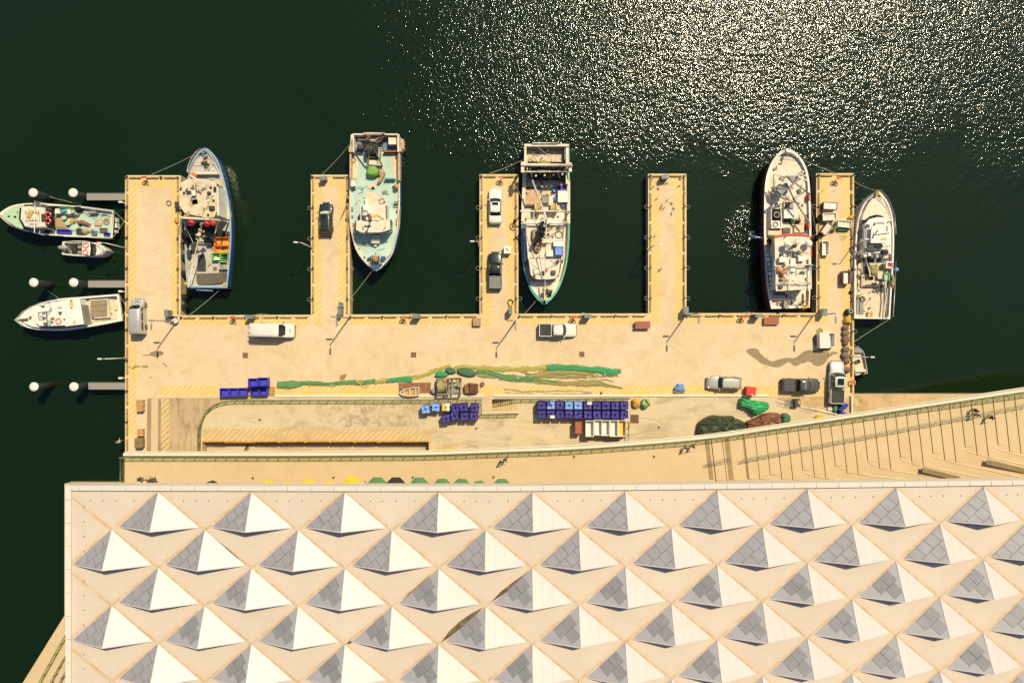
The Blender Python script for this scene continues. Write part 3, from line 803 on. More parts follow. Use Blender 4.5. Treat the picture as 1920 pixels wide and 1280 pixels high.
def hrail(lab, u0, v0, u1, v1):
    r = thing('handrail', lab, 'handrail', P((u0 + u1) / 2, (v0 + v1) / 2, zs((u0 + u1) / 2)))
    m = MB(); n2 = max(2, int((u1 - u0) / 15)); pts = []
    for i in range(n2 + 1):
        t = i / n2; u = u0 + (u1 - u0) * t; v = v0 + (v1 - v0) * t; z = zs(u)
        pts.append((u, v, z))
    for off_ in (-.13, .13):
        zl = lambda u: ZP + RIS * (2 + max(0, (u - 1395)) / 20.3) if u > 1380 else ZP + .25
        m.tube([P(u, v, zl(u) + .95) + Vector((0, off_, 0)) for u, v, z in pts], .045, 5)
    m.build('rail', RAILM, r); m = MB()
    for u, v, z in pts:
        p = P(u, v, z); m.bar(p, p + Vector((0, 0, .95)), .028, 5); m.bar(p + Vector((0, -.13, .93)), p + Vector((0, .13, .93)), .02, 4)
    m.build('post', RAILM, r)
hrail('short double handrail at the foot of the broad steps', 1328, 868.5, 1366, 862)
hrail('long double handrail running up the middle of the broad steps', 1392, 863, 1935, 757)
for lab, q in (('lower timber bench plank on the slope next to the roof edge', [(1730, 876), (1800, 893), (1800, 902), (1729, 885)]), ('upper timber bench on the slope at the right end of the steps', [(1851, 861), (1960, 887), (1960, 896), (1849, 870)])):
    z = zs(q[0][0]) + .1
    b = thing('bench', lab, 'bench', P(q[0][0], q[0][1], z - .4)); A, B, Cc, D = [P(u, v, z + .35) for u, v in q]
    m = MB(); k = 34
    for i in range(k):
        t0, t1 = (i + .06) / k, (i + .94) / k
        p = [A.lerp(B, t0), A.lerp(B, t1), D.lerp(Cc, t1), D.lerp(Cc, t0)]; m.prism([(x.x, x.y) for x in p], z + .27, z + .35)
    m.build('seat', WOODB, b); m = MB()
    for t in (.08, .5, .92):
        p = A.lerp(B, t).lerp(D.lerp(Cc, t), .5); m.box(p.x, p.y, z - .5, .12, .5, .77)
    m.build('leg', GREY, b)

# west deck at the lower left corner
wd = MB(); wd.pp([(131, 1137), (-40, 1412), (300, 1412), (300, 1100), (155, 1100)], 2.4, 2.8); struct(wd.build('west_deck', PROM))
balustrade('glass_balustrade', 'slanting glass balustrade on the deck in the lower left corner', [P(132, 1184, 2.8), P(110, 1222, 2.8), P(60, 1312, 2.8)], 1.1, 1.6)
balustrade('steel_handrail', 'dark double handrail on the deck in the lower left corner', [P(142, 1205, 2.8), P(112, 1255, 2.8), P(80, 1318, 2.8)], 1.0, 1.2, DGREY, False)
balustrade('steel_handrail', 'inner dark handrail half hidden by the roof in the lower left corner', [P(150, 1225, 2.8), P(125, 1262, 2.8), P(98, 1318, 2.8)], 1.0, 1.2, DGREY, False)
m = MB()
for k in range(4): m.pp([(112 + k * -1.3, 1238 + k * 4), (150, 1262 + k * 4), (150, 1265 + k * 4), (111 - k * 1.3, 1241 + k * 4)], 2.8, 2.95 - k * .03)
tag(m.build('ramp_step', PROM), 'low ramp steps between the handrails in the lower left corner', 'steps')

# ------------------------------------------------------------------ market hall
hall = thing('market_hall', 'huge sand coloured market hall roof studded with triangular skylights', 'building', (5, -40, 0))
def rz(x, y): return 15.2 - .044 * max(0, x) - .00035 * max(0, x) ** 2 * .5 - .010 * max(0, -x - 20)
XL, XR, YT, YB = -52.85, 84.0, -17.02, -66.0
r = MB(); nx, ny = 48, 16; vs = []
for j in range(ny + 1):
    for i in range(nx + 1):
        x, y = XL + (XR - XL) * i / nx, YT + (YB - YT) * j / ny; vs.append((x, y, rz(x, y)))
r.add(vs, [(j * (nx + 1) + i, (j + 1) * (nx + 1) + i, (j + 1) * (nx + 1) + i + 1, j * (nx + 1) + i + 1) for j in range(ny) for i in range(nx)], 0, True)
r.build('roof', ROOF, hall)
pa = MB()
def band(pts, wd_, h0, h1):
    vs = []
    for x, y, ox, oy in pts:
        z = rz(x, y); vs += [(x, y, z + h0), (x, y, z + h1), (x + ox * wd_, y + oy * wd_, z + h1 - .04), (x + ox * wd_, y + oy * wd_, z - .05)]
    fs = []
    for i in range(len(pts) - 1):
        for k in range(4): fs.append((i * 4 + k, i * 4 + (k + 1) % 4, (i + 1) * 4 + (k + 1) % 4, (i + 1) * 4 + k))
    pa.add(vs, fs)
top = [(XL, YT, .9, -.9)] + [(XL + 1 + (XR - XL - 1) * i / 60, YT, 0, -1) for i in range(61)]
band(top, .62, -1.25, .34)
lft = [(XL, YT, .9, -.9)] + [(XL, YT - 1 - i * 4.0, 1, 0) for i in range(13)]
pa2 = pa; band([(x, y, ox, oy) for x, y, ox, oy in lft][::-1], .62, -1.25, .34)
pa.build('parapet', PARAP, hall)
sm = MB()
for i in range(50):
    x = XL + 1.6 + i * 2.75; z = rz(x, YT) + .305; sm.box(x, YT - .31, z, .03, .60, .04)
for i in range(17):
    y = YT - 1.7 - i * 2.75; z = rz(XL, y) + .305; sm.box(XL + .31, y, z, .6, .03, .04)
sm.build('parapet_joint', GREY, hall)
wl = MB(); wl.box(15, -45, 0, 125, 40, 8.2); wl.build('wall', mat('hall facade render', (.45, .38, .28), .7), hall)
gz = MB()
for i in range(40): gz.box(-46 + i * 3.1, -24.94, ZP + .1, 2.8, .1, 4.6)
gz.build('window', DGLASS, hall)
cm = MB()
for i in range(12): cm.cyl(-49 + i * 11.1, -20.5, ZP, rz(-49 + i * 11.1, 0) - .3, .22, n=12)
cm.build('column', PARAB, hall)
vn = MB()
for i in range(-5, 8):
    for k in (-.37, -.24, -.10, .10):
        x = RX0 + RDX * (i + .5) + k * RDX + 1.6; y = RY0 - 1.05
        vn.cyl(x, y, rz(x, y) - .05, rz(x, y) + .05, .09, n=8)
for k in range(12): x, y = XL + 2.0, YT - 2.6 - k * 1.75; vn.cyl(x, y, rz(x, y) - .05, rz(x, y) + .05, .09, n=8)
vn.build('roof_outlet', GREY, hall)
ms = MB()
def moss(uv):
    pts = []
    for u, v in uv:
        z = 15.0
        for _ in range(3): p = P(u, v, z); z = rz(p.x, p.y)
        pts.append(Vector((p.x, p.y, z + .015)))
    ms.add(pts, [tuple(range(len(pts)))])
moss([(748, 1132), (765, 1113), (790, 1091), (822, 1067), (800, 1088), (774, 1110)])
moss([(920, 1129), (938, 1109), (960, 1092), (996, 1067), (972, 1090), (946, 1112)])
moss([(827, 1203), (842, 1183), (862, 1164), (884, 1149), (905, 1138), (888, 1157), (864, 1177), (843, 1194)])
moss([(650, 1206), (656, 1200), (662, 1203), (655, 1207)]); moss([(385, 999), (397, 1005), (430, 1030), (448, 1047), (446, 1049), (420, 1028)])
ms.build('moss_stain', MOSS, hall)
HSK = 1.92
def skylight(x, y):
    zf = lambda a, b: rz(x + a, y + b) + .02
    A = Vector((x, y, zf(0, 0))); Lf = Vector((x - 4.62, y - 4.1, zf(-4.62, -4.1))); Rt = Vector((x + 4.78, y - 4.12, zf(4.78, -4.12))); M = Vector((x + .03, y - 4.14, zf(0, -4.14) + HSK))
    Bm = Vector((x + .03, y - 4.10, zf(0, -4.1) - .1))
    k = MB()
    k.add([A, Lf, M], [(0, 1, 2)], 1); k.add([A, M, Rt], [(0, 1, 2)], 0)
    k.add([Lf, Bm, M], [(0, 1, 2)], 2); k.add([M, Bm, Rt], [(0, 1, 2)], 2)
    for a, b in ((Lf, M), (M, Rt)):
        d = (b - a).normalized(); s_ = Vector((0, -1, 0)); k.add([a, b, b + s_ * .13 + Vector((0, 0, .01)), a + s_ * .13, a + s_ * .13 - Vector((0, 0, .12)), b + s_ * .13 - Vector((0, 0, .12))], [(0, 3, 2, 1), (3, 4, 5, 2)], 0)
    k.bar(A, M, .045, 5, 0); 
    # faint cladding joints on the white face
    nrm = (M - A).cross(Rt - A).normalized()
    for f in (.25, .5, .75):
        p, q = A.lerp(Rt, f), M.lerp(Rt, f * .98)
        k.add([p + nrm * .004, q + nrm * .004, q + nrm * .004 + (Rt - A).normalized() * .03, p + nrm * .004 + (Rt - A).normalized() * .03], [(0, 1, 2, 3)], 3)
    o = k.build('skylight', [SKYW, SKYG, SKYGL, mat('cladding joint', (.38, .34, .28), .6)], hall)
    # stepped solar laminates on the grey face
    e1 = (Lf - A).normalized(); nn = (Lf - A).cross(M - A).normalized(); nn = nn if nn.z > 0 else -nn; e2 = nn.cross(e1); 
    if (M - A).dot(e2) < 0: e2 = -e2
    W_ = 1.30; pm = MB(); T = [(0, 0), ((Lf - A).length, 0), ((M - A).dot(e1), (M - A).dot(e2))]
    def inside(p, mrg=.03):
        for i in range(3):
            a, b = T[i], T[(i + 1) % 3]; c = T[(i + 2) % 3]
            cr = lambda q: (b[0] - a[0]) * (q[1] - a[1]) - (b[1] - a[1]) * (q[0] - a[0])
            l = math.hypot(b[0] - a[0], b[1] - a[1]); sgn = 1 if cr(c) > 0 else -1
            if cr(p) * sgn / l < mrg - .06: return False
        return True
    def clipt(poly):
        for i in range(3):
            a, b = T[i], T[(i + 1) % 3]; c = T[(i + 2) % 3]
            cr = lambda q: ((b[0] - a[0]) * (q[1] - a[1]) - (b[1] - a[1]) * (q[0] - a[0]))
            l = math.hypot(b[0] - a[0], b[1] - a[1]); sg = (1 if cr(c) > 0 else -1) / l; out = []
            for j in range(len(poly)):
                p, q = poly[j - 1], poly[j]; dp, dq = cr(p) * sg - .05, cr(q) * sg - .05
                if dp * dq < 0: t = dp / (dp - dq); out.append((p[0] + (q[0] - p[0]) * t, p[1] + (q[1] - p[1]) * t))
                if dq >= 0: out.append(q)
            poly = out
            if len(poly) < 3: return []
        return poly
    stepped = y < RY0 - 8 and x > -38
    for r_ in range(5):
        for c_ in range(-3, 8):
            a0 = .22 + (c_ + .42 * r_) * W_; b0 = .10 + r_ * W_; g = .025
            poly = [(a0 + g, b0 + g), (a0 + W_ - g, b0 + g), (a0 + W_ - g, b0 + W_ - g), (a0 + g, b0 + W_ - g)]
            if stepped and not all(inside(p, .02) for p in poly): continue
            bk = clipt([(a0 - g, b0 - g), (a0 + W_ + g, b0 - g), (a0 + W_ + g, b0 + W_ + g), (a0 - g, b0 + W_ + g)]); poly = clipt(poly)
            if len(poly) > 2 and len(bk) > 2: pm.add([A + e1 * a + e2 * b + nn * .02 for a, b in bk], [tuple(range(len(bk)))], 1); pm.add([A + e1 * a + e2 * b + nn * .035 for a, b in poly], [tuple(range(len(poly)))], 0)
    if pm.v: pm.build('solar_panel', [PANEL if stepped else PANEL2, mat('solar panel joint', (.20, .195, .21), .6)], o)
PANEL2 = mat('lighter solar laminate', (.28, .275, .295), .45, var=.1, scale=.8)
for row in range(6):
    for i in range(-5, 7):
        x = RX0 + (i + (.5 if row % 2 else 0)) * RDX; y = RY0 - row * RDY
        if x < -48.5 or x > 72: continue
        skylight(x, y)
# ------------------------------------------------------------------ vehicles (built facing +X, then turned)
def loft(mb, stations, mi=0, smooth=True):
    n = len(stations[0]); vs = [p for s in stations for p in s]; fs = []
    for i in range(len(stations) - 1):
        for k in range(n - 1): fs.append((i * n + k, i * n + k + 1, (i + 1) * n + k + 1, (i + 1) * n + k))
    fs.append(tuple(range(n))[::-1]); fs.append(tuple(range((len(stations) - 1) * n, len(stations) * n)))
    mb.add(vs, fs, mi, smooth); 
def carpaint(name, col, metal=.0, rough=.3):
    return mat(name, col, rough, metal, var=.06, scale=.7, coat=.8)
TYRE = mat('tyre rubber', (.015, .015, .014), .85); RIM = mat('alloy wheel', (.35, .35, .34), .35, .8)
LAMPW = mat('headlamp lens', (.62, .62, .58), .1, coat=1); LAMPR = mat('tail lamp lens', (.35, .02, .02), .15, coat=1)
TRIM = mat('black plastic trim', (.03, .03, .028), .6)
def vehicle(name, label, cat, u, v, ang, Ln, W, hood, paint, kind='car', roof=None, hgt=1.45, sunroof=False, bed=None, gl=None, extras=''):
    t = thing(name, label, cat, (0, 0, 0)); X = lambda f: Ln * (.5 - f)          # f: 0 nose .. 1 tail
    if kind == 'van':
        pro = [(0, .80, .50), (.012, .92, .72), (.03, .97, .92), (.09, 1, 1.03), (.17, 1, 1.16), (.19, 1, 1.24), (.30, .985, hgt - .05), (.34, .98, hgt), (.6, .98, hgt + .03), (.97, .98, hgt), (.992, .97, hgt - .1), (1, .95, hgt - .5)]
    else:
        e = 1.0
        pro = [(0, .62, .48), (.012, .78, .60), (.035, .90, .68), (.07, .965, .735), (.14, 1, .80), (.22, 1, .86), (.30, 1, .91), (.5, 1, .94), (.75, 1, .95), (.90, .985, .95), (.955, .95, .93), (.985, .88, .85), (1, .76, .62)]
    if kind == 'ute': pro = pro[:8] + [(.58, 1, .92), (.585, 1, .97), (.97, .985, .97), (.99, .96, .94), (1, .93, .5)]
    b = MB(); st = []
    for f, wf, zt in pro:
        w_ = W / 2 * wf; x = X(f)
        tw = .82 if kind != 'van' or zt < 1.3 else .88
        half = [(w_ * .96, .24), (w_, .45), (w_, min(.72, zt * .8)), (w_ * .985, zt - .14 if kind != 'van' else zt - .3), (w_ * .95, zt - .05), (w_ * tw, zt - .005), (w_ * .4, zt + .025), (0, zt + .032)]
        if kind == 'van' and zt > 1.3: half = [(w_ * .96, .24), (w_, .45), (w_, .9), (w_ * .965, zt - .4), (w_ * .93, zt - .10), (w_ * .86, zt - .01), (w_ * .4, zt + .02), (0, zt + .03)]
        st.append([(x, y, z) for y, z in half] + [(x, -y, z) for y, z in half[-2::-1]])
    loft(b, st); b.box(0, 0, .22, Ln * .9, W * .8, .2, mi=1)
    b.build('body', [paint, TRIM], t)
    G = gl or DGLASS
    if kind == 'van':
        g = MB(); z0, z1 = 1.27, hgt - .04
        xa, xb = X(.188) + .01, X(.30); w0, w1 = W * .45, W * .40
        n = 6; vs = []
        for i in range(n + 1):
            s_ = -1 + 2 * i / n; cv = .16 * s_ * s_
            vs += [(xa - cv * .7 + .03, s_ * w0, z0 - .02), (xb - cv * .2 + .06, s_ * w1, z1 + .035)]
        g.add(vs, [(2 * i, 2 * i + 2, 2 * i + 3, 2 * i + 1) for i in range(n)]); g.build('windscreen', G, t)
        for sgn in (1, -1):
            g = MB(); fl = W / 2 * .975 * sgn
            for fa, fb in ((.24, .36), (.39, .62), (.65, .9)) if 'glazed' in extras else ((.24, .36),):
                g.add([(X(fa), fl * 1.015, 1.12), (X(fb), fl * 1.015, 1.12), (X(fb), fl * .985, hgt - .42), (X(fa + .035), fl * .985, hgt - .42)], [(0, 1, 2, 3)])
            g.build('side_window', G, t)
        g = MB(); g.add([(X(1) - .012, -W * .38, 1.1), (X(1) - .012, W * .38, 1.1), (X(.994) - .012, W * .36, hgt - .25), (X(.994) - .012, -W * .36, hgt - .25)], [(0, 1, 2, 3)]); g.build('rear_window', G, t)
        rb = MB()
        for k in (-.3, -.1, .1, .3): rb.box(X(.66), W * k, hgt + .015, Ln * .52, .06, .022)
        rb.build('roof_rib', paint, t)
        m = MB(); m.box(X(.085), 0, 1.045, .10, W * .28, .02); m.build('hood_vent', TRIM, t)
        if 'hinge' in extras:
            for k in (-.2, .16):
                m = MB(); m.box(X(.985), W * k, hgt - .06, .34, .13, .1); m.build('door_hinge', RUST, t)
        rx = X(.25)
    else:
        f0, r0, f1, r1 = hood                       # base front/rear, roof front/rear (fractions of length)
        wb, wt = W * .455, W * .37; zb = .90
        g = MB()
        def ring(fa, fb, w_, z, cf, cr):
            o = []; n = 6
            for i in range(n + 1): s_ = -1 + 2 * i / n; o.append((X(fa) - cf * s_ * s_, s_ * w_, z))
            for i in range(n + 1): s_ = 1 - 2 * i / n; o.append((X(fb) + cr * s_ * s_, s_ * w_, z))
            return o
        a, c = ring(f0, r0, wb, zb, .18, .10), ring(f1, r1, wt, hgt - .03, .10, .07); n = len(a)
        g.add(a + c, [(i, (i + 1) % n, n + (i + 1) % n, n + i) for i in range(n)], 0, False); g.build('window', G, t)
        rf = MB(); c2 = ring(f1 - .004, r1 + .004, wt + .012, hgt - .055, .10, .07); c3 = ring(f1 + .006, r1 - .006, wt * .93, hgt, .10, .07); c4 = ring(f1 + .05, r1 - .05, wt * .55, hgt + .03, .05, .03)
        rf.add(c2 + c3 + c4, [(k * n + i, k * n + (i + 1) % n, (k + 1) * n + (i + 1) % n, (k + 1) * n + i) for k in (0, 1) for i in range(n)] + [tuple(range(2 * n, 3 * n))], 0, True)
        for i in (0, 6, 7, 13): rf.tube([Vector(a[i]), Vector(c[i])], .045, 5)
        for sgn, i in ((-1, 0), (1, 6)):
            p, q = Vector(a[i]).lerp(Vector(a[13 if i == 0 else 7]), .5), Vector(c[i]).lerp(Vector(c[13 if i == 0 else 7]), .5); rf.tube([p, q], .04, 5)
        rf.build('roof', roof or paint, t)
        if sunroof:
            m = MB(); sx, sl = sunroof; m.box(X(sx), 0, hgt + .012, sl, wt * 1.25, .03); m.build('sunroof', DGLASS, t, bevel=.01)
        if 'lights' in extras:
            for k in range(5):
                m = MB(); m.box(X(f1 + .10), (k - 2) * .2, hgt + .02, .09, .09, .05); m.build('roof_light', LAMPW, t)
        if 'rails' in extras:
            for sgn in (-1, 1):
                m = MB(); m.bar((X(f1 + .03), sgn * wt * .86, hgt + .06), (X(r1 - .04), sgn * wt * .86, hgt + .06), .025); m.build('roof_rail', STEEL, t)
        rx = X(f0 + .06)
        hl = MB()
        for sgn in (-1, 1): hl.tube([(X(.045), sgn * W * .30, .735), (X(.14), sgn * W * .34, .835), (X(f0 - .01), sgn * W * .36, .905)], .012, 4)
        hl.build('hood_crease', paint, t)
    if kind == 'ute':
        f0b = hood[1] + .015
        m = MB(); x0, x1 = X(f0b), X(.985); yw = W * .465
        if bed == 'open':
            for bx, by, sx, sy in (((x0 + x1) / 2, yw, x0 - x1, .1), ((x0 + x1) / 2, -yw, x0 - x1, .1), (x1, 0, .1, W * .93), (x0, 0, .1, W * .93)): m.box(bx, by, .80, sx, sy, .33)
            m.build('tray', paint, t, bevel=.02); m = MB(); m.box((x0 + x1) / 2, 0, .98, x0 - x1 - .1, W * .86, .06); m.build('tray_floor', mat('tray liner', (.035, .033, .03), .7, dirt=(.12, .1, .07), damt=.5), t)
        else:
            m.box((x0 + x1) / 2, 0, .93, x0 - x1, W * .95, .12); m.build('tray', paint, t, bevel=.03)
            m = MB(); m.box((x0 + x1) / 2, 0, 1.05, x0 - x1 - .12, W * .86, .035); m.build('tonneau_cover', bed, t, bevel=.015)
            m = MB()
            for k in (-.3, -.1, .1, .3): m.box((x0 + x1) / 2, W * k, 1.085, x0 - x1 - .2, .03, .01)
            m.build('cover_rib', bed, t)
        m = MB(); m.bar((X(hood[1] + .03), -W * .38, 1.14), (X(hood[1] + .03), W * .38, 1.14), .04); m.build('rear_bar', STEEL if 'bar' in extras else TRIM, t)
    for sgn in (-1, 1):
        m = MB(); m.ball((rx, sgn * (W * .5 + .13), 1.02), .12, n=8, k=5, sx=.7, sy=1.1, sz=.8); m.bar((rx, sgn * W * .46, .98), (rx, sgn * (W * .5 + .1), 1.0), .03); m.build('mirror', paint if kind != 'van' else TRIM, t)
        m = MB(); m.ball((X(.035), sgn * W * .36, .62 if kind != 'van' else .80), .17, n=8, k=5, sy=1.1, sz=.6); m.build('headlight', LAMPW, t)
        m = MB(); m.box(X(.992), sgn * W * .39, .72, .10, .2, .16); m.build('tail_light', LAMPR, t)
        for fx in (.18, .80):
            m = MB(); y = sgn * (W * .5 - .10); m.drum((X(fx), y - .11, .34), (X(fx), y + .11, .34), .34, 18); wo = m.build('wheel', TYRE, t)
            m = MB(); m.drum((X(fx), y + sgn * .10, .34), (X(fx), y + sgn * .125, .34), .21, 14); m.build('rim', RIM, wo)
    m = MB(); m.box(X(0) + .0, 0, .32, .12, W * .8, .16); m.box(X(1) - .0, 0, .36, .12, W * .85, .18); m.build('bumper', TRIM if kind != 'car' else paint, t, bevel=.04)
    t.location = P(u, v, 0); t.rotation_euler.z = ang
    return t
WPAINT = carpaint('white car paint', (.66, .63, .56)); KPAINT = carpaint('black car paint', (.014, .016, .014)); SPAINT = carpaint('silver car paint', (.48, .45, .38), .35, .35)
GPAINT = carpaint('dark grey car paint', (.085, .082, .075), .2); GRPAINT = carpaint('dark green black car paint', (.016, .022, .018)); SVP = carpaint('silver van paint', (.46, .45, .43), .3, .35)
GREENGL = glassy('pale reflecting windscreen', (.30, .42, .33), .2)
U = PI / 2
ec = vehicle('parked_estate_car', 'black estate car parked alone on the pier beside the teal trawler', 'car', 613.5, 412, U, 4.6, 1.85, (.27, .97, .38, .90), GRPAINT, hgt=1.52, sunroof=(.47, .45), extras='rails')
m = MB(); m.add([(1.07 - .18 * k * k, k * .76, .925) for k in (-1, -.5, 0, .5, 1)] + [(.62 - .10 * k * k, k * .64, 1.42) for k in (1, .5, 0, -.5, -1)], [(0, 1, 8, 9), (1, 2, 7, 8), (2, 3, 6, 7), (3, 4, 5, 6)]); m.build('screen_panel', mat('pale windscreen panel', (.42, .50, .40), .5), ec)  # pale panel laid just over the windscreen
vehicle('parked_saloon', 'white saloon car with dark sunroof parked near the end of its pier', 'car', 929, 388.5, U, 4.9, 1.84, (.27, .80, .39, .70), WPAINT, hgt=1.42, sunroof=(.46, .42))
vehicle('parked_ute', 'glossy black ute with a grey tray cover behind the white saloon', 'ute', 928.5, 508.5, U, 5.25, 1.86, (.27, .62, .37, .59), KPAINT, 'ute', hgt=1.70, bed=mat('grey tonneau vinyl', (.20, .195, .17), .7), extras='bar')
vehicle('parked_van', 'silver van with large side windows parked on the widest pier', 'van', 265, 593.5, U + .02, 4.95, 1.72, None, SVP, 'van', hgt=1.95, extras='glazed')
vehicle('parked_van', 'long white panel van parked below the blue trawler berth', 'van', 516, 619.5, -.02, 5.85, 1.98, None, WPAINT, 'van', hgt=2.2, extras='hinge')
vehicle('parked_ute', 'white double cab ute with an open black tray beside the quay', 'ute', 1045, 619, -.01, 5.25, 1.86, (.27, .66, .37, .62), WPAINT, 'ute', hgt=1.70, bed='open')
vehicle('parked_wagon', 'silver station wagon facing left above the green tarpaulins', 'car', 1355.5, 717, PI - .03, 4.75, 1.84, (.28, .97, .39, .90), SPAINT, hgt=1.5, extras='rails')
vehicle('parked_ute', 'dark grey ute with a row of roof lights parked next to the pickup', 'ute', 1498.5, 721.5, -.015, 5.3, 1.9, (.27, .65, .37, .60), GPAINT, 'ute', hgt=1.72, bed=GPAINT, extras='lights')
pk = vehicle('parked_pickup', 'large silver and white pickup with black roof hatch and open black bed', 'pickup', 1564.5, 716.5, U - .03, 5.95, 2.0, (.26, .64, .35, .60), carpaint('pale silver pickup paint', (.56, .54, .49), .15), 'ute', hgt=1.85, bed='open', sunroof=(.47, .95))
# ------------------------------------------------------------------ boat building helpers
def hull(root, pairs, zr, zd, mhull, mrim, mdeck, mbul=None, sheer=.9, rw=.17, n=7, wl=.96, stripe=None, bowz=1.0, under=None, mid=.99, cs=0.0):
    """pairs: (uL, vL, uR, vR) across the boat from stern to bow, as seen at rim height"""
    q = crs(pairs, n); m = len(q)
    # keep the stern sections tight
    Ls, Rs, zs_ = [], [], []
    for i, p in enumerate(q):
        s = i / (m - 1); z = zr + sheer * max(0, (s - .35) / .65) ** 2
        Ls.append(P(p[0], p[1], z)); Rs.append(P(p[2], p[3], z)); zs_.append(z)
    cen = [(a + b) / 2 for a, b in zip(Ls, Rs)]
    ax = (cen[-1] - cen[0]); ax.z = 0; ax.normalize(); length = (cen[-1] - cen[0]).length
    def ring(shrink=0.0, scale=1.0, dz=None, z=None, back=0.0, fore=0.0):
        o = []
        for side in (0, 1):
            seq = range(m) if side == 0 else range(m - 1, -1, -1)
            for i in seq:
                s = i / (m - 1); d = ((Ls[i] if side == 0 else Rs[i]) - cen[i]); l = d.length
                k = max(.012, (l - shrink)) / max(l, 1e-4) * scale if l > .02 else 1
                p = cen[i] + d * k + ax * (fore * (1 - s) ** 3 - back * s ** 3)
                p = p.copy(); p.z = (zs_[i] + dz) if z is None else z
                o.append(p)
        return o
    R0 = ring(0, 1, 0); R1 = ring(0, 1.0, dz=-.32, back=.05); R2 = ring(0, mid, z=ZW + .55, back=length * .02, fore=cs * .75); R3 = ring(0, wl, z=ZW - .1, back=length * .04, fore=cs); R4 = ring(0, wl * .8, z=ZW - .6, back=length * .07, fore=cs * 1.2)
    I0 = ring(rw, 1, 0, back=rw * 1.8, fore=rw)
    def zdk(i): s = i / (m - 1); return zd + sheer * .8 * max(0, (s - .35) / .65) ** 2
    I1 = [p.copy() for p in I0]
    for k in range(m): I1[k].z = min(zdk(k), I0[k].z - .02); I1[2 * m - 1 - k].z = I1[k].z
    N2 = 2 * m; hb = MB(); hb.add(R0 + R1 + R2 + R3 + R4, [], 0)
    def link(a, b, mi, sm=True):
        for i in range(N2):
            j = (i + 1) % N2; hb.f.append([a * N2 + i, a * N2 + j, b * N2 + j, b * N2 + i]); hb.mi.append(mi); hb.sm.append(sm and i not in (N2 - 1,))
    link(0, 1, 1 if stripe else 0); link(1, 2, 0); link(2, 3, 0); link(3, 4, 3)
    base = len(hb.v); hb.v += [Vector(p) for p in I0] + [Vector(p) for p in I1]
    for i in range(N2):
        j = (i + 1) % N2
        hb.f.append([i, base + i, base + j, j]); hb.mi.append(1); hb.sm.append(False)
        hb.f.append([base + i, base + N2 + i, base + N2 + j, base + j]); hb.mi.append(2); hb.sm.append(True)
    hb.build('hull', [mhull, stripe or mrim, mbul or mrim, under or BLACK], root)
    if stripe:
        g = MB(); up = [p + Vector((0, 0, .02)) for p in R0]; ui = [p + Vector((0, 0, .02)) for p in I0]
        g.add(up + ui, [(i, N2 + i, N2 + (i + 1) % N2, (i + 1) % N2) for i in range(N2)]); g.build('gunwale', mrim, root)
    dk = MB(); dl = [I1[i] for i in range(m)]; dr = [I1[N2 - 1 - i] for i in range(m)]
    dk.add(dl + dr, [(i, m + i, m + i + 1, i + 1) for i in range(m - 1)], 0, False); dk.build('deck', mdeck, root)
    return dict(I0=I0, I1=I1, R0=R0, m=m, ax=ax, cen=cen)
def boat(name, label, cat, u, v, group=None): return thing(name, label, cat, P(u, v, ZW), group)
def part(root, name, mats, fn, **kw):
    b = MB(); fn(b); return b.build(name, mats, root, **kw)
def rails(root, pts, h=.9, mt=None, sp=2, name='railing', r=.028):
    """pts: (u, v, z)"""
    b = MB(); w_ = [P(*p) for p in pts]; up = Vector((0, 0, h))
    b.tube([p + up for p in w_], r, 5); b.tube([p + up * .5 for p in w_], r * .7, 4)
    for i, p in enumerate(w_):
        if i % sp == 0: b.bar(p, p + up, r, 5)
    return b.build(name, mt or STEEL, root)
def lifering(label, u, v, z, r=.34, m=None, on='boats'):
    b = MB(); p = P(u, v, z); b.torus(p, r, .095, 0, 20, 8)
    for k in range(4):
        a = k * PI / 2 + .4; q = p + Vector((math.cos(a) * r, math.sin(a) * r, 0)); b.ball(q, .105, 1, 8, 5, sz=1.02)
    return tag(b.build('life_ring', [m or ORNR, WHITE]), label, 'life ring')
def buoy(label, u, v, z, r=.36, m=None, cat='buoy'):
    b = MB(); p = P(u, v, z); b.ball(p, r, 0, 16, 10); b.cyl(p.x, p.y, p.z + r * .9, p.z + r * 1.18, r * .22, r * .18, 8)
    return tag(b.build('buoy', m or REDB), label, cat)
def tub(label, u0, v0, u1, v1, z0, h, m, rot=0.0, inner=None, wall=.07, depth=None, name='fish_tub', cat='tub', group=None, lid=False):
    """open-topped moulded tub"""
    a, c = P(u0, v0, z0 + h), P(u1, v1, z0 + h); cx, cy, sx, sy = (a.x + c.x) / 2, (a.y + c.y) / 2, abs(c.x - a.x), abs(c.y - a.y)
    return tubw(label, cx, cy, z0, sx, sy, h, m, rot, inner, wall, depth, name, cat, group, lid)
def tubmesh(b, cx, cy, z0, sx, sy, h, rot, wall, depth, lid):
    co, sn = math.cos(rot), math.sin(rot); W = lambda x, y, z: (cx + x * co - y * sn, cy + x * sn + y * co, z)
    vs = []
    for k, z, ins in ((.93, z0, 0), (1, z0 + h, 0), (1, z0 + h, wall), (.96, z0 + h - depth, wall)):
        for x, y in ((-1, -1), (1, -1), (1, 1), (-1, 1)): vs.append(W(x * (sx / 2 * k - ins), y * (sy / 2 * k - ins), z))
    fs = [(3, 2, 1, 0)] + [(i, (i + 1) % 4, 4 + (i + 1) % 4, 4 + i) for i in range(4)] + [(4 + i, 4 + (i + 1) % 4, 8 + (i + 1) % 4, 8 + i) for i in range(4)]
    b.add(vs, fs, 0); b.add(vs, [(8 + i, 8 + (i + 1) % 4, 12 + (i + 1) % 4, 12 + i) for i in range(4)], 0); b.add(vs, [(12, 13, 14, 15)], 1)
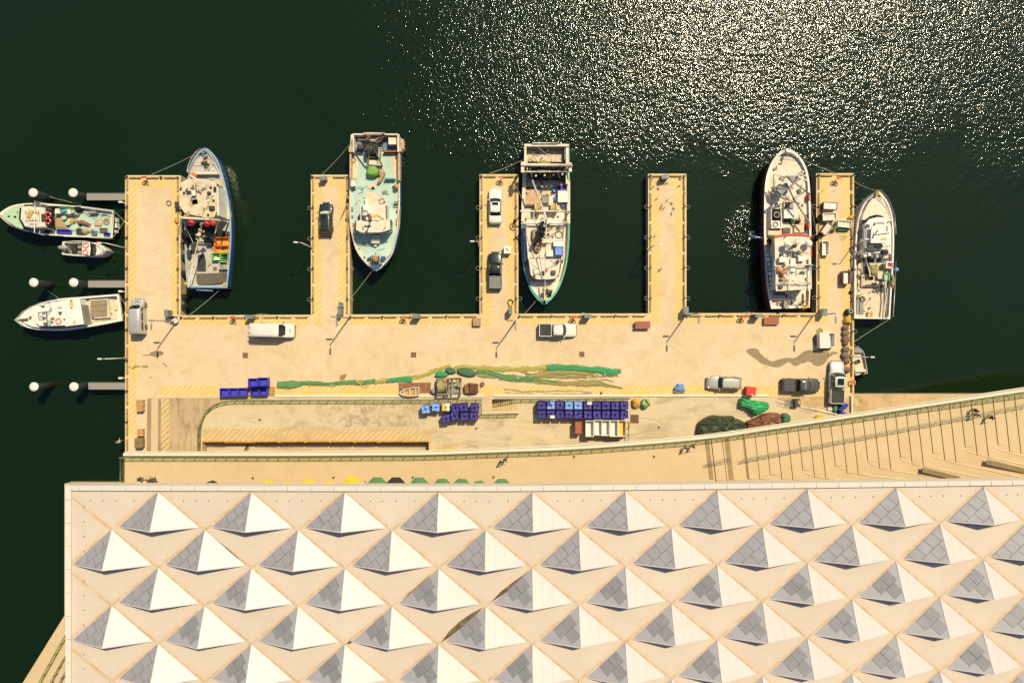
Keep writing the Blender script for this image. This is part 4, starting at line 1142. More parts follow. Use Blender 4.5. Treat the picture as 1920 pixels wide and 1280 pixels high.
def tubw(label, cx, cy, z0, sx, sy, h, m, rot=0.0, inner=None, wall=.07, depth=None, name='fish_tub', cat='tub', group=None, lid=False):
    b = MB(); tubmesh(b, cx, cy, z0, sx, sy, h, rot, wall, depth or h * .85, lid)
    o = b.build(name, [m, inner or m], loc=(cx, cy, z0), bevel=.012)
    return tag(o, label, cat, group)
def lump(name, label, cat, uv, z0, h, m, **kw):
    b = MB(); b.pheap(uv, z0, h, **kw); return tag(b.build(name, m), label, cat)
def circ(u, v, ru, rv=None, n=9, seed=0, jag=.18):
    rv = rv or ru; r_ = random.Random(seed)
    return [(u + ru * (1 + r_.uniform(-jag, jag)) * math.cos(2 * PI * i / n), v + rv * (1 + r_.uniform(-jag, jag)) * math.sin(2 * PI * i / n)) for i in range(n)]
def coil(label, u, v, z, r=.3, m=None, name='rope_coil'):
    b = MB(); p = P(u, v, z)
    for k in range(4): b.torus(p + Vector((.03 * math.sin(k * 2.1), .03 * math.cos(k * 1.7), .03 + .035 * k)), r - .04 * (k % 3), .025, 0, 16, 5)
    return tag(b.build(name, m or ROPE), label, 'rope coil')
def rope(label, a, b_, sag=.25, r=.028, n=12):
    A, B = P(*a), P(*b_); m = MB(); pts = []
    for i in range(n + 1):
        t = i / n; p = A.lerp(B, t); p.z -= sag * 4 * t * (1 - t); pts.append(p)
    m.tube(pts, r, 5); return tag(m.build('mooring_rope', ROPE), label, 'rope')
def radar(root, u, v, z, r=.3, stalk=.5):
    def f(b):
        p = P(u, v, z); b.cyl(p.x, p.y, z - stalk, z, .06, n=8); b.ball(p + Vector((0, 0, r * .35)), r, 0, 16, 8, sz=.8)
    return part(root, 'radar_dome', WHITEC, f)
def winch(root, a, b_, r, m1, m2, name='winch'):
    """a,b: (u,v,z) ends of the drum"""
    o = MB(); A, B = P(*a), P(*b_); o.drum(A, B, r, 14, 0, 1.45, 1)
    for p in (A, B): o.box(p.x, p.y, p.z - r * 1.5, .16, .3, r * 1.5, mi=1)
    return o.build(name, [m1, m2], root)
def fish_crate(label, cx, cy, z, rot, m, L_=.70, W_=.46, h=.40, group=None, cat='crate'):
    return tubw(label, cx, cy, z, L_, W_, h, m, rot, wall=.035, depth=.16, name='fish_crate', cat=cat, group=group)
def pcrate(label, u, v, z, m, rot=0.0, L_=.75, W_=.5, h=.35, inner=None, depth=.2):
    p = P(u, v, z + h); return tubw(label, p.x, p.y, z, L_, W_, h, m, rot, inner, .04, depth, 'fish_crate', 'crate')
# ------------------------------------------------------------------ B1 green boat, west berth
b1 = boat('fishing_boat', 'fishing boat with mint green bow and cluttered green deck lying west of the wharf', 'fishing boat', 110, 415)
hull(b1, [(212, 394.5, 209, 447), (180, 390.5, 178, 446), (150, 387, 148, 443.8), (95, 382, 92, 441), (70, 380.5, 68, 437.5), (40, 382, 38, 431), (20, 386.5, 19, 422), (5, 395, 5, 411), (-2, 401, -2, 405)], .5, -.1, TEALH, CREAM, TEALD, CREAM, .9, cs=.8)
FD = lambda b: b.pp([(44, 384), (30, 386), (16, 391), (5, 398.5), (2, 403), (5, 407.5), (16, 417), (30, 426), (42, 430)], .9, 1.22)
part(b1, 'foredeck', MINTD, FD, bevel=.05)
part(b1, 'cabin', WHITE, lambda b: b.pp([(40, 388), (52, 386), (84, 389), (86, 427), (60, 428), (47, 425), (38, 410)], 0, 2.0, inset=.03))
part(b1, 'window', DGLASS, lambda b: b.pp([(37, 390), (48, 386.5), (86, 389), (87, 428), (58, 429), (44, 427), (35, 410)], 1.1, 1.55))
part(b1, 'cabin_roof', CREAM, lambda b: (b.pp([(42, 390), (52, 387.5), (82, 390), (84, 425), (60, 426), (49, 423), (40, 409)], 2.02, 2.12), b.pb(54, 398, 70, 420, 2.12, 2.3)), bevel=.04)
part(b1, 'hatch', DGREY, lambda b: b.pb(77, 401, 84, 415, 2.13, 2.3), bevel=.03)
part(b1, 'roof_rack', STEEL, lambda b: [b.pt([(48 + k * 6, 393, 2.3), (50 + k * 6, 416, 2.3)], .03) for k in range(5)] + [b.pt([(46, 397, 2.4), (72, 399, 2.4)], .04), b.pt([(47, 412, 2.4), (70, 414, 2.4)], .04)])
part(b1, 'roof_bundle', YELB, lambda b: b.pheap([(55, 396), (63, 394), (65, 401), (58, 412), (52, 408)], 2.14, .3, seed=3))
part(b1, 'side_shadow_block', BLUES, lambda b: b.pp([(45, 426), (82, 431), (83, 438), (60, 436), (44, 430)], -.1, .62))  # dark blue block, the side deck's shadow put into its colour
rails(b1, [(85, 383, .3), (85.5, 400, .3), (85, 420, .3), (84, 441, .3)], 2.1, WHITE, 1, 'gantry', .06)
part(b1, 'bow_cleat', DGREY, lambda b: (b.pb(14, 404, 17, 406, 1.22, 1.4), b.pb(25.5, 404.5, 28.5, 407, 1.22, 1.45), b.pb(31, 397, 33.5, 398, 1.22, 1.35)))
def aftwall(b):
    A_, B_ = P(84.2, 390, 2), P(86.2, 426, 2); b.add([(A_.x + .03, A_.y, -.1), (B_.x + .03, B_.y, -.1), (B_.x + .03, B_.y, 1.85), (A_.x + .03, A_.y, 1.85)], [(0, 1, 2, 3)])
part(b1, 'aft_opening', mat('dark cabin opening', (.02, .02, .018), .7, var=.6, scale=4, dirt=(.10, .09, .07), damt=.5), aftwall)  # flat dark panel, shade of the open cabin back put into its colour
lifering('red life ring hung on the gantry of the mint green boat, upper of two', 90, 402.5, 2.0, .36, REDB); lifering('red life ring hung on the gantry of the mint green boat, lower of two', 89.5, 414.5, 2.0, .36, REDB)
part(b1, 'deck_bench', WHITE, lambda b: b.pp([(103, 391), (140, 393), (140, 402), (102, 400)], -.1, .8), bevel=.04)
part(b1, 'side_rail', WHITE, lambda b: (b.pt([(88, 385, 1.1), (150, 387, 1.1), (214, 395, 1.1)], .06), b.pt([(214, 395, 1.1), (210, 446, 1.1)], .06), b.pt([(210, 446, 1.1), (120, 443, 1.1)], .05), [b.pt([(u, v, .3), (u, v, 1.1)], .04) for u, v in ((110, 385.5), (150, 387), (180, 391), (214, 395), (212, 420), (210, 446), (165, 444.5), (130, 443))]))
part(b1, 'stern_step', WHITE, lambda b: (b.pb(215, 408, 218, 416, -.6, .1), b.pb(215, 418, 218.5, 427, -.6, .2), b.pb(214, 431, 217, 436, -.6, .1)))
lump('net_heap', 'black net heap behind the cabin of the mint green boat, upper', 'net heap', [(93, 389), (103, 386), (108, 389), (101, 396), (98, 404), (93, 403)], 0, .8, NETK, seed=2)  # black netting that also stands in for the shade in this gap
lump('net_heap', 'black net heap behind the cabin of the mint green boat, lower', 'net heap', [(91, 412), (99, 411), (99, 432), (91, 437), (88, 425)], 0, .7, NETK, seed=4)  # likewise black, shade of the gap put into the heap's colour
lump('net_heap', 'black net heap at the upper rail of the green deck', 'net heap', circ(150, 393, 8, 6, 9, 3), 0, .8, NETK, seed=7)
pcrate('teal crate standing on the white deck bench', 118, 394, .8, TEALH, .2, .9, .6, .3); pcrate('small mint crate at the end of the white deck bench', 135, 395.5, .8, MINTD, 0, .5, .5, .3)
for lab, u, v in (('white lidded bucket on the green deck, upper one', 123, 409), ('white lidded bucket on the green deck, lower one', 130, 419)):
    b = MB(); p = P(u, v, 0); b.cyl(p.x, p.y, -.1, .38, .26, .30, 14); b.cyl(p.x, p.y, .38, .43, .32, .32, 14); tag(b.build('bucket', MINTD), lab, 'bucket')
tub('long blue fish tub lying along the lower side of the green deck', 105.5, 430, 132.5, 438, 0, .4, BLUEP, -.04); tub('short blue fish tub in the stern corner of the green deck', 194, 436, 208, 442.5, 0, .4, BLUEP, -.04)
lump('rope_heap', 'brown folded mat heap in the middle of the green deck', 'mat heap', [(145, 414), (155, 413), (166, 418), (171, 420), (169, 425), (158, 422), (146, 420)], 0, .35, RUST, seed=5)
lump('net_heap', 'pale plank coloured net spread on the left of the green deck', 'net heap', [(100, 408), (118, 410), (128, 424), (128, 430), (100, 428)], -.08, .18, NETT, seed=8)
lump('net_heap', 'cream net spread right of the buckets on the green deck', 'net heap', [(128, 407), (146, 409), (145, 418), (134, 422), (128, 414)], -.08, .16, NETT, seed=9)
lump('net_heap', 'pinkish net patch near the stern of the green deck', 'net heap', [(178, 417), (190, 412), (194, 418), (190, 425), (178, 424)], -.08, .22, mat('pinkish netting cloth', (.50, .36, .25), .9, var=.2, scale=3, bmp=.4), seed=10)
coil('coiled hose at the stern of the green deck', 197, 408, 0, .55); coil('yellow rope coil below the hose on the green deck', 200, 415, 0, .4, YELB)
lump('gear_heap', 'jumbled yellow and white fishing gear at the lower rail of the green deck', 'gear heap', circ(161, 434, 8, 5, 9, 6, .3), 0, .5, mat('mixed gear', (.45, .33, .15), .8, var=.7, scale=5, bmp=.5), seed=1)
pcrate('grey crate left of the jumbled gear on the green deck', 148, 434, 0, DGREY, 0, .8, .8, .4); pcrate('dark blue crate right of the jumbled gear on the green deck', 175, 437, 0, BLUES, .2, .7, .5, .4); pcrate('brown crate near the stern of the green deck', 193, 431, 0, RUST, 0, 1.0, .5, .3)
tag(part(b1, 'tool_bin', GREY, lambda b: b.pb(168, 393, 180, 400, 0, .6)), None, None)

# ------------------------------------------------------------------ B2 small white runabout
b2 = boat('motor_boat', 'small white motor boat with two orange life rings beside the mint green boat', 'motor boat', 158, 466)
hull(b2, [(117, 453, 116, 477), (135, 451.5, 135, 479), (160, 452, 160, 480.5), (178, 455, 178, 481), (190, 461, 190, 478.5), (197, 466.5, 197, 473.5), (199.5, 469.5, 199.5, 470.6)], .1, -.5, WHITE, WHITE, GREY, WHITE, .5, rw=.16)
part(b2, 'foredeck', WHITEC, lambda b: b.pp([(172, 455), (184, 459.5), (193, 465), (197, 470), (193, 475), (184, 479), (172, 480)], .1, .42), bevel=.05)
part(b2, 'cabin_roof', WHITEC, lambda b: b.pp([(154, 454), (168, 454.5), (169.5, 467), (168, 479), (153, 478)], 1.45, 1.56), bevel=.06, seg=2)
part(b2, 'windscreen', DGLASS, lambda b: b.pp([(169, 455), (173.5, 457), (175, 467), (173, 478), (168, 479)], .3, 1.2, inset=.1))
part(b2, 'roof_post', STEEL, lambda b: [b.pt([(u, v, -.4), (u, v, 1.45)], .035) for u, v in ((155, 455.5), (167, 456), (154, 477), (167, 477.5))])
part(b2, 'seat', GREY, lambda b: (b.pb(145, 459, 152, 466, -.5, .1), b.pb(145, 470, 152, 476, -.5, .1), b.pb(126, 454, 151, 457.5, -.5, .35, 0)), bevel=.04)
def ob(b):
    p = P(122, 465, .1); b.ball(p + Vector((0, 0, .45)), .5, 0, 12, 8, sx=1.5, sy=.7, sz=.75); b.box(p.x - .6, p.y, -1.7, .3, .14, 1.8)
part(b2, 'outboard_motor', mat('grey outboard cowl', (.30, .28, .25), .3, coat=.5), ob)
part(b2, 'steering_console', DGREY, lambda b: (b.pb(131, 461, 136, 468, -.5, .5), b.pb(137, 459, 141, 472, -.5, .25)), bevel=.04)
part(b2, 'bow_roller', STEEL, lambda b: (b.pt([(196, 470, .6), (207, 470.5, .65)], .06), b.pb(206, 469, 209, 472, .5, .8)))
rails(b2, [(175, 455.5, .2), (186, 460, .3), (195, 467, .4), (198, 470, .45), (195, 474, .4), (186, 479, .3), (175, 481, .2)], .5, STEEL, 1, 'bow_rail')
lifering('orange life ring on the roof of the small motor boat, upper of two', 161, 459.8, 1.62, .34); lifering('orange life ring on the roof of the small motor boat, lower of two', 160, 472.8, 1.62, .34)
buoy('red ball fender floating between the motor boat and the mint green boat', 184, 453, -.6, .3)

# ------------------------------------------------------------------ B3 white cruiser style boat
b3 = boat('fishing_boat', 'clean white fishing boat with long cabin roof and open cockpit', 'fishing boat', 130, 585)
hull(b3, [(222, 551, 229, 601), (190, 553.5, 196, 607.5), (160, 556, 165, 612.8), (115, 559.5, 118, 619.3), (82, 566.5, 83, 619), (58, 577, 59, 615.5), (43, 587, 44, 609), (34, 595.5, 35, 603.5), (30, 598.8, 30.3, 599.8)], .55, -.25, WHITEC, WHITEC, CREAM, WHITEC, .8, rw=.24, cs=.95)
part(b3, 'foredeck', WHITEC, lambda b: b.pp([(74, 572), (60, 579.5), (48, 588), (37, 598), (47, 607), (60, 612.5), (76, 615)], .95, 1.15), bevel=.05)
part(b3, 'cabin', WHITEC, lambda b: b.pp([(72, 574), (88, 568), (148, 560), (155, 607), (95, 612), (78, 611), (68, 603), (64, 590)], -.2, 1.7, inset=.02))
part(b3, 'window', mat('blue side glazing', (.055, .10, .17), .12), lambda b: b.pp([(71, 573), (88, 567), (140, 560.5), (146, 609), (95, 613), (77, 612), (66, 603.5), (62.5, 590)], .95, 1.35))
part(b3, 'cabin_roof', WHITEC, lambda b: b.pp([(66, 576), (78, 571), (100, 566), (149, 558.5), (157, 608), (122, 612), (122, 610), (85, 611.5), (73, 611), (66, 604), (63, 594), (63, 584)], 1.72, 1.86), bevel=.06, seg=2)
part(b3, 'roof_hatch', WHITE, lambda b: b.pp([(105, 571), (113.5, 569.5), (115, 576.5), (106.5, 577.5)], 1.86, 2.05), bevel=.04)
part(b3, 'rust_stain', mat('rust yellow stain', (.62, .40, .10), .7, var=.3), lambda b: (b.sheet([(131, 561), (136, 561), (138, 574), (133, 573)], 1.868), b.sheet([(137, 608), (142.5, 607.5), (140, 598), (138, 600)], 1.868)))
def aer(b):
    b.pt([(87, 583, 1.9), (89, 610, 1.9)], .09); b.pt([(88, 587, 2.3), (97, 578, 2.1)], .05); b.pt([(89, 601, 2.2), (99, 603, 2.0)], .05); b.pt([(90, 608, 2.2), (100, 603, 2.0)], .05)
    b.pt([(72, 586, 1.95), (79, 585, 1.95), (81, 600, 1.95), (73, 599, 1.95), (72, 586, 1.95)], .05); b.pt([(75, 594, 1.95), (79, 592, 2.6)], .04)
    b.pb(80, 584, 82, 587, 1.87, 2.2); b.pb(81, 594, 83, 597, 1.87, 2.2); b.pb(81, 604, 87, 609, 1.87, 2.15); b.pb(76, 572.5, 82, 575, 1.87, 2.1)
part(b3, 'aerial_frame', mat('dull aluminium', (.20, .17, .15), .5, .4), aer)
lifering('orange life ring lying on the long white cabin roof', 109.5, 602, 1.92, .36)
part(b3, 'cabin_door', GREY, lambda b: b.pp([(152, 571), (154, 571), (160, 609), (157.5, 609)], -.2, 1.3))
part(b3, 'cockpit_sole', CREAM2, lambda b: b.pp([(158, 563), (212, 557), (219, 597), (164, 606)], -.2, -.12))
part(b3, 'engine_hatch', WOODG, lambda b: [b.pp([(169 + i * 16, 563.5 + j * 10.5 - i * 1.0), (184 + i * 16, 562.5 + j * 10.5 - i * 1.0), (184.5 + i * 16, 572.5 + j * 10.5 - i), (169.5 + i * 16, 573.5 + j * 10.5 - i)], -.15, .55) for i in range(2) for j in range(3)], bevel=.02)
part(b3, 'hatch_coaming', CREAM, lambda b: b.pp([(167, 562), (202, 560), (205, 595), (176, 597)], -.2, .44), bevel=.03)
part(b3, 'deck_hatch', CREAM2, lambda b: b.pp([(212, 574.5), (218, 574), (219, 581), (213, 581.5)], -.15, .02), bevel=.02)
part(b3, 'drain_cap', GREY, lambda b: b.torus(P(207.5, 588.3, -.08), .18, .06))
part(b3, 'stern_platform', GREY, lambda b: b.pp([(221, 554), (224.5, 557), (228.5, 597), (227, 600)], -.5, -.2), bevel=.03)
part(b3, 'bow_roller', WOODD, lambda b: b.pp([(33, 598), (52, 596.5), (52, 601.5), (40, 602)], 1.16, 1.3), bevel=.03)
part(b3, 'bitt', WOODB, lambda b: b.pb(53.5, 592.5, 57, 597, 1.15, 1.4))
rails(b3, [(82, 567, .8), (60, 577, 1.0), (45, 587, 1.2), (38, 595.5, 1.3), (33, 600, 1.35), (38, 604, 1.3), (46, 610, 1.2), (60, 615, 1.0), (80, 618.5, .8)], .55, WHITE, 1, 'bow_rail', .035)
part(b3, 'fishing_rod', STEEL, lambda b: b.pt([(110, 559, 1.2), (90, 545.5, 2.6)], .03))

# ------------------------------------------------------------------ B4 blue trawler
b4 = boat('trawler', 'blue hulled trawler with sandy wheelhouse roof lying against the widest pier', 'trawler', 395, 410)
hull(b4, [(351, 539, 426, 539.5), (347.5, 500, 430.5, 494), (346, 450, 433.5, 450), (345, 410, 433, 412), (346, 375, 428.5, 375), (351, 336, 421.5, 342), (355.5, 315, 416, 322), (362, 299, 408.5, 301.5), (371, 286, 398, 286.5), (379.5, 278.6, 389, 278.4), (383, 277.5, 385.5, 277.5)], .8, .1, BLUEH, BLUER, GREYD, GREYD, 1.0, rw=.2, stripe=BLUEH, mid=.92, wl=.86)
part(b4, 'foredeck', GREYD, lambda b: b.pp([(357, 323), (362, 308), (370, 296), (381, 287), (386, 287), (396, 297), (404, 309), (411, 323)], 1.05, 1.3))
part(b4, 'break_beam', CREAM, lambda b: b.pb(357, 322.5, 411.5, 326.5, .9, 1.45))
part(b4, 'well_deck', GREYD, lambda b: b.pp([(354, 327), (410, 327), (418, 345), (352, 345)], .3, .62))
part(b4, 'well_hatch', GREYD, lambda b: b.pb(391, 329, 403, 337, .62, .75), bevel=.03)
part(b4, 'side_walk', CREAM2, lambda b: b.pp([(408, 326), (415, 326), (429, 375), (433, 405), (433, 411), (420, 411), (411, 350)], .3, .7))
part(b4, 'side_panel', GREY, lambda b: b.pp([(409, 348), (417, 348), (424, 408), (412, 410)], .5, .98))
part(b4, 'wheelhouse', WHITE, lambda b: b.pp([(354, 348), (367, 344), (392, 344), (409, 350), (411, 404), (352, 404)], .1, 3.5))
part(b4, 'window', DGLASS, lambda b: b.pp([(352, 347), (366, 342.5), (393, 342.5), (411, 349), (412.5, 398), (351, 398)], 2.3, 2.9))
part(b4, 'wheelhouse_roof', CREAM2, lambda b: b.pp([(339, 342), (350, 336), (372, 334.5), (391, 337), (405.5, 344.5), (406.5, 396), (401, 408), (388, 409), (346, 400), (335.5, 385), (335.5, 362)], 4.0, 4.15), bevel=.05)
part(b4, 'wheelhouse_mast', WHITE, lambda b: (b.pt([(366, 340, 4.15), (367, 345, 6.0)], .06), b.pt([(355, 328, 6.3), (376, 342, 6.1)], .13), b.pt([(363, 347, 5.4), (383, 342, 5.4)], .04), b.pt([(366, 349, 5.0), (381, 349, 5.0)], .04)))
part(b4, 'roof_fitting', WHITE, lambda b: (b.pb(358.5, 356, 365.5, 367, 4.15, 4.75), b.pb(396, 363, 401, 368, 4.15, 4.35)), bevel=.08)
part(b4, 'roof_gear', DGREY, lambda b: (b.pb(388, 359, 394, 364, 4.15, 4.45), b.pb(391.5, 386, 401, 393, 4.15, 4.5), b.pb(400, 350, 403.5, 358, 4.15, 4.5), b.pt([(348, 358, 4.2), (352, 353, 4.6)], .08), b.pt([(337, 357, 4.2), (340, 351, 4.5)], .08), [b.cyl(P(u, v, 4.15).x, P(u, v, 4.15).y, 4.15, 4.4, .14, n=9) for u, v in ((401, 376), (391, 403), (396, 352), (346, 362))]))
part(b4, 'roof_pole', CREAM2, lambda b: (b.pt([(383, 389, 4.3), (376, 405, 4.3)], .11), b.pt([(399, 364, 4.25), (380, 403, 4.25)], .03), b.pt([(342, 366, 4.2), (361, 372, 4.2)], .03)))
part(b4, 'windlass', DGREY, lambda b: (b.pt([(379, 304, 1.6), (391, 309, 1.6)], .16), b.pb(382, 302, 386, 311, 1.3, 1.8), b.pt([(386, 303, 1.4), (383, 311, 1.7)], .1), b.pb(378, 305, 381, 308, 1.3, 1.6)))
part(b4, 'windlass_base', YELB, lambda b: b.pb(380, 298, 388, 303, 1.3, 1.5))
part(b4, 'bow_bollard', BLUES, lambda b: [b.cyl(P(u, v, 1.5).x, P(u, v, 1.5).y, 1.25, 1.95, .2, .24, 10) for u, v in ((383.5, 287), (386, 294))])
rails(b4, [(356, 325, .9), (358, 312, 1.2), (364, 299, 1.4), (372, 288, 1.6), (381, 281, 1.8)], .8, WHITE, 1, 'bow_rail', .04); rails(b4, [(387, 283, 1.7), (397, 292, 1.5), (406, 304, 1.35), (413, 320, 1.2), (419, 338, 1.0)], .75, WHITE, 1, 'bow_rail', .035)
part(b4, 'aft_gantry', CREAM, lambda b: (b.pt([(338, 408, 5.0), (412, 413, 5.0)], .16), b.pt([(341, 409, 4.4), (405, 414, 4.4)], .08), b.pt([(345, 412, .4), (338, 408, 5.0)], .12), b.pt([(428, 416, .4), (412, 413, 5.0)], .12), b.pt([(410, 413, 4.9), (403, 437, 2.6)], .1), b.pt([(342, 412, 4.9), (362, 455, 1.0)], .035), b.pt([(340, 404, 4.8), (336, 430, 2.4), (338, 455, 1.0)], .06)))
part(b4, 'gantry_block', YELB, lambda b: [b.ball(P(u, v, z), .2, 0, 8, 6) for u, v, z in ((377, 421, 4.8), (374, 431, 4.2), (381, 434, 3.8), (369, 441, 3.4), (347, 405, 5), (352, 404, 5.1), (338, 400, 5.0), (395, 409, 5.1))])
part(b4, 'boom', CREAM, lambda b: (b.pt([(379, 418, 5.2), (373, 445, 4.0), (365, 480, 3.1), (353, 534, 2.0)], .13, r1=.08), b.pt([(376, 432, 4.8), (373, 441, 4.6)], .25)))
part(b4, 'trawl_winch', BLACK, lambda b: (b.drum(P(372, 427, 1.0), P(398, 429, 1.0), .55, 14, 0, 1.4), b.pb(356, 420, 370, 436, .1, 1.1), b.pb(405, 432, 419, 443, .1, .9), b.pb(352, 440, 362, 452, .1, .8), b.drum(P(384, 451, .5), P(395, 452, .5), .3, 10)))  # winch blackened, the wheelhouse shadow put into its colour
part(b4, 'deck_machinery', DGREY, lambda b: (b.pb(386, 451, 396, 460, .1, .8), b.pb(358, 456, 366, 470, .1, .9), b.pb(349, 468, 356, 484, .1, .7), b.pb(422, 434, 430, 442, .1, .8)), bevel=.03)  # machinery darkened too, wheelhouse shadow put into the colour
part(b4, 'fish_hatch', DGREY, lambda b: b.pp([(371, 478), (383, 477), (386, 490), (385.5, 509), (370, 509)], .1, .16))
part(b4, 'stern_ramp', WOODD, lambda b: b.pp([(368, 513), (424, 511), (423, 530), (373, 535), (368, 526)], .1, .42), bevel=.02)
part(b4, 'stern_rail', BLUER, lambda b: (b.pb(354, 535, 426, 541, -.1, .55), b.pt([(369, 543, .2), (399, 545, .2)], .14)))
part(b4, 'stern_roller', YELB, lambda b: [b.cyl(P(u, v, .9).x, P(u, v, .9).y, .3, 1.0, .24, n=10) for u, v in ((349.5, 531.5), (421.5, 532.5))])
for i, (u, v, w_) in enumerate(((358.5, 418, 'leftmost'), (388.3, 419.5, 'middle'), (399.8, 418, 'rightmost'))): buoy(f'red ball buoy hung behind the sandy wheelhouse, {w_} of three', u, v, 3.2, .44)
buoy('orange red buoy peeping out in front of the sandy wheelhouse roof', 363, 329, 1.2, .5, ORNR)
tub('big orange fish bin on the blue trawler, upper of two', 401.5, 444.5, 429.5, 460, .12, .8, ORNG, .02, inner=mat('orange bin floor', (.74, .33, .06), .5)); tub('big orange fish bin on the blue trawler, lower of two', 401, 460.5, 428.5, 474.5, .12, .8, ORNG, .02, inner=mat('orange bin floor', (.74, .33, .06), .5))
tub('bright green crate with white goods on the blue trawler', 397, 474, 412.5, 488, .12, .7, GRNP, .02, inner=WHITE); tub('bright green crate with dark inside on the blue trawler', 413, 475, 427.5, 489, .12, .7, GRNP, .02, inner=DGREY)
tub('pale teal crate of orange gear on the blue trawler', 410, 490, 426.5, 504.5, .12, .7, TEALD, .02, inner=mat('mixed gear', (.45, .33, .15)))
tag(lump('net_heap', 'tangled pale gear in front of the winch on the blue trawler', 'net heap', circ(388, 444, 8, 4, 9, 2, .3), .1, .6, NETT, seed=3), None, None)
lump('net_heap', 'dark net heap along the pier side of the blue trawler', 'net heap', [(347, 425), (356, 424), (358, 452), (353, 470), (348, 465)], .1, .8, NETK, seed=12)

# ------------------------------------------------------------------ B5 teal deck trawler
b5 = boat('trawler', 'trawler with pale teal deck and blue bow pointing at the quay', 'trawler', 705, 380)
hull(b5, [(658, 252, 749, 252), (656, 285, 751, 284), (655, 330, 750, 335), (655, 380, 750, 380), (655.5, 405, 748.5, 404), (657.5, 430, 746.5, 432), (662.5, 455, 742, 456), (671, 475, 735, 477), (683, 491, 724, 493), (695, 502.5, 713, 503.5), (701.5, 507.5, 706.5, 507.7)], .9, .55, BLUEH, CREAM, TEALD, CREAM, .8, rw=.22)
part(b5, 'bow_plate', BLUEH, lambda b: b.pp([(694, 498), (717, 496), (710, 504), (704, 507.5), (699, 505)], 1.35, 1.75))
part(b5, 'stern_well', BLUES, lambda b: b.pb(664, 254, 743, 283, .5, .62))
part(b5, 'stern_frame', CREAM, lambda b: (b.pb(661, 250.5, 746, 253, .4, 1.9), b.pb(661, 253, 663.5, 285, .4, 1.9), b.pb(745, 253, 748, 285, .4, 1.9), b.pt([(682, 250, 2.2), (722, 250, 2.2)], .1)))
part(b5, 'side_bulwark', RUSTL, lambda b: (b.pb(655.5, 289, 658.5, 334, .5, 1.5), b.pb(746, 287, 750, 338, .5, 1.5), b.pp([(748, 257), (757, 262), (757, 280), (749, 281)], -1.0, .2), b.pb(654, 275, 660, 285, .5, 1.7), b.pb(747, 275, 753, 284, .5, 1.7)))
part(b5, 'deck_strip', CREAM2, lambda b: (b.pb(660, 288, 671, 335, .4, .60), b.pb(736, 288, 745, 340, .4, .60), b.pb(689, 345, 708, 353, .4, .62), b.pb(686, 361, 709, 385, .4, .61)))
part(b5, 'net_drum', DGREY, lambda b: (b.drum(P(689, 280, 1.6), P(709, 280, 1.6), .7, 14, 0, 1.3), b.pb(669, 271, 681, 279, .5, 1.7), b.pt([(661, 284, 1.2), (745, 283, 1.2)], .1), b.pb(688, 276, 712, 296, .5, 1.3)))
part(b5, 'deck_box', CREAM, lambda b: (b.pb(728, 258, 743, 271, .6, 1.6), b.pb(690, 258, 712, 264, .6, 1.3), b.pb(689, 299, 717, 312, .5, .9)), bevel=.04)
part(b5, 'ladder', CREAM, lambda b: (b.pt([(710, 276, 2.0), (710, 295, 2.0)], .05), b.pt([(716, 276, 2.0), (716.5, 295, 2.0)], .05), [b.pt([(710, 278 + k * 4, 2.0), (716, 278 + k * 4, 2.0)], .06) for k in range(5)]))
part(b5, 'a_frame', mat('brown painted steel', (.22, .17, .10), .6), lambda b: (b.pt([(694, 264, 4.8), (690, 313, 1.0)], .11), b.pt([(694, 264, 4.8), (717, 311, 1.0)], .11), b.pt([(690, 313, 1.0), (717, 311, 1.0)], .09), b.pt([(672, 262, 3.0), (694, 264, 4.8)], .12), b.pt([(714, 253, 2.0), (716, 262, 1.6), (712, 266, 1.6), (697, 266, 1.6)], .07), b.pt([(690, 276, 1.5), (689, 305, 1.0)], .05)))
part(b5, 'gear_beam', RUST, lambda b: (b.pb(719, 282, 745, 285, .6, 1.3), b.pb(722, 286, 742, 288.5, .6, 1.0), b.pt([(684, 252, 2.1), (694, 256, 2.2), (686, 261, 2.0)], .14), b.pt([(718, 251, 2.1), (721, 256, 1.8), (705, 261, 1.6)], .12)))
part(b5, 'wheelhouse', WHITE, lambda b: b.pp([(676, 384), (725, 384), (725, 413), (733, 413), (732, 430), (722, 434), (677, 435), (667, 429), (667, 414), (676, 414)], .5, 2.7))
part(b5, 'window', DGLASS, lambda b: b.pp([(665.5, 413.5), (734.5, 412.5), (733.5, 430.5), (722.5, 435.5), (676.5, 436.5), (665.5, 430)], 1.75, 2.3))
part(b5, 'wheelhouse_roof', CREAM, lambda b: (b.pp([(668, 415), (675, 413), (690, 412.5), (696, 415), (710, 414.5), (722, 411), (731, 411), (732.5, 430), (723, 434), (712, 436), (678, 436.5), (667, 431)], 2.9, 3.05), b.pp([(678.5, 386.5), (723.5, 385.5), (724.5, 411), (711, 414), (690, 412), (679, 412)], 2.72, 2.86)), bevel=.05)
part(b5, 'roof_edge', DGREY, lambda b: (b.pt([(679, 386, 2.9), (679, 411, 2.9)], .07), b.pt([(724, 385.5, 2.9), (725, 411, 2.9)], .07), b.pt([(667, 415, 3.08), (666, 431, 3.08)], .05), b.pt([(667, 432, 3.05), (678, 437.5, 3.05), (712, 437, 3.05), (734, 431, 3.05)], .05), b.pt([(732, 411, 3.08), (733, 430, 3.05)], .05)))
part(b5, 'roof_gear', DGREY, lambda b: (b.pb(680, 404, 687, 413, 2.86, 3.2), b.pb(690, 411, 695, 416, 2.86, 3.1), b.pt([(683, 424.5, 3.15), (695, 424.5, 3.15)], .06), b.pt([(680.5, 425, 3.15), (681, 431, 3.15)], .06), b.pt([(719, 431, 3.1), (723, 425, 3.1)], .05), b.pb(685, 433, 688, 435, 3.05, 3.2)))
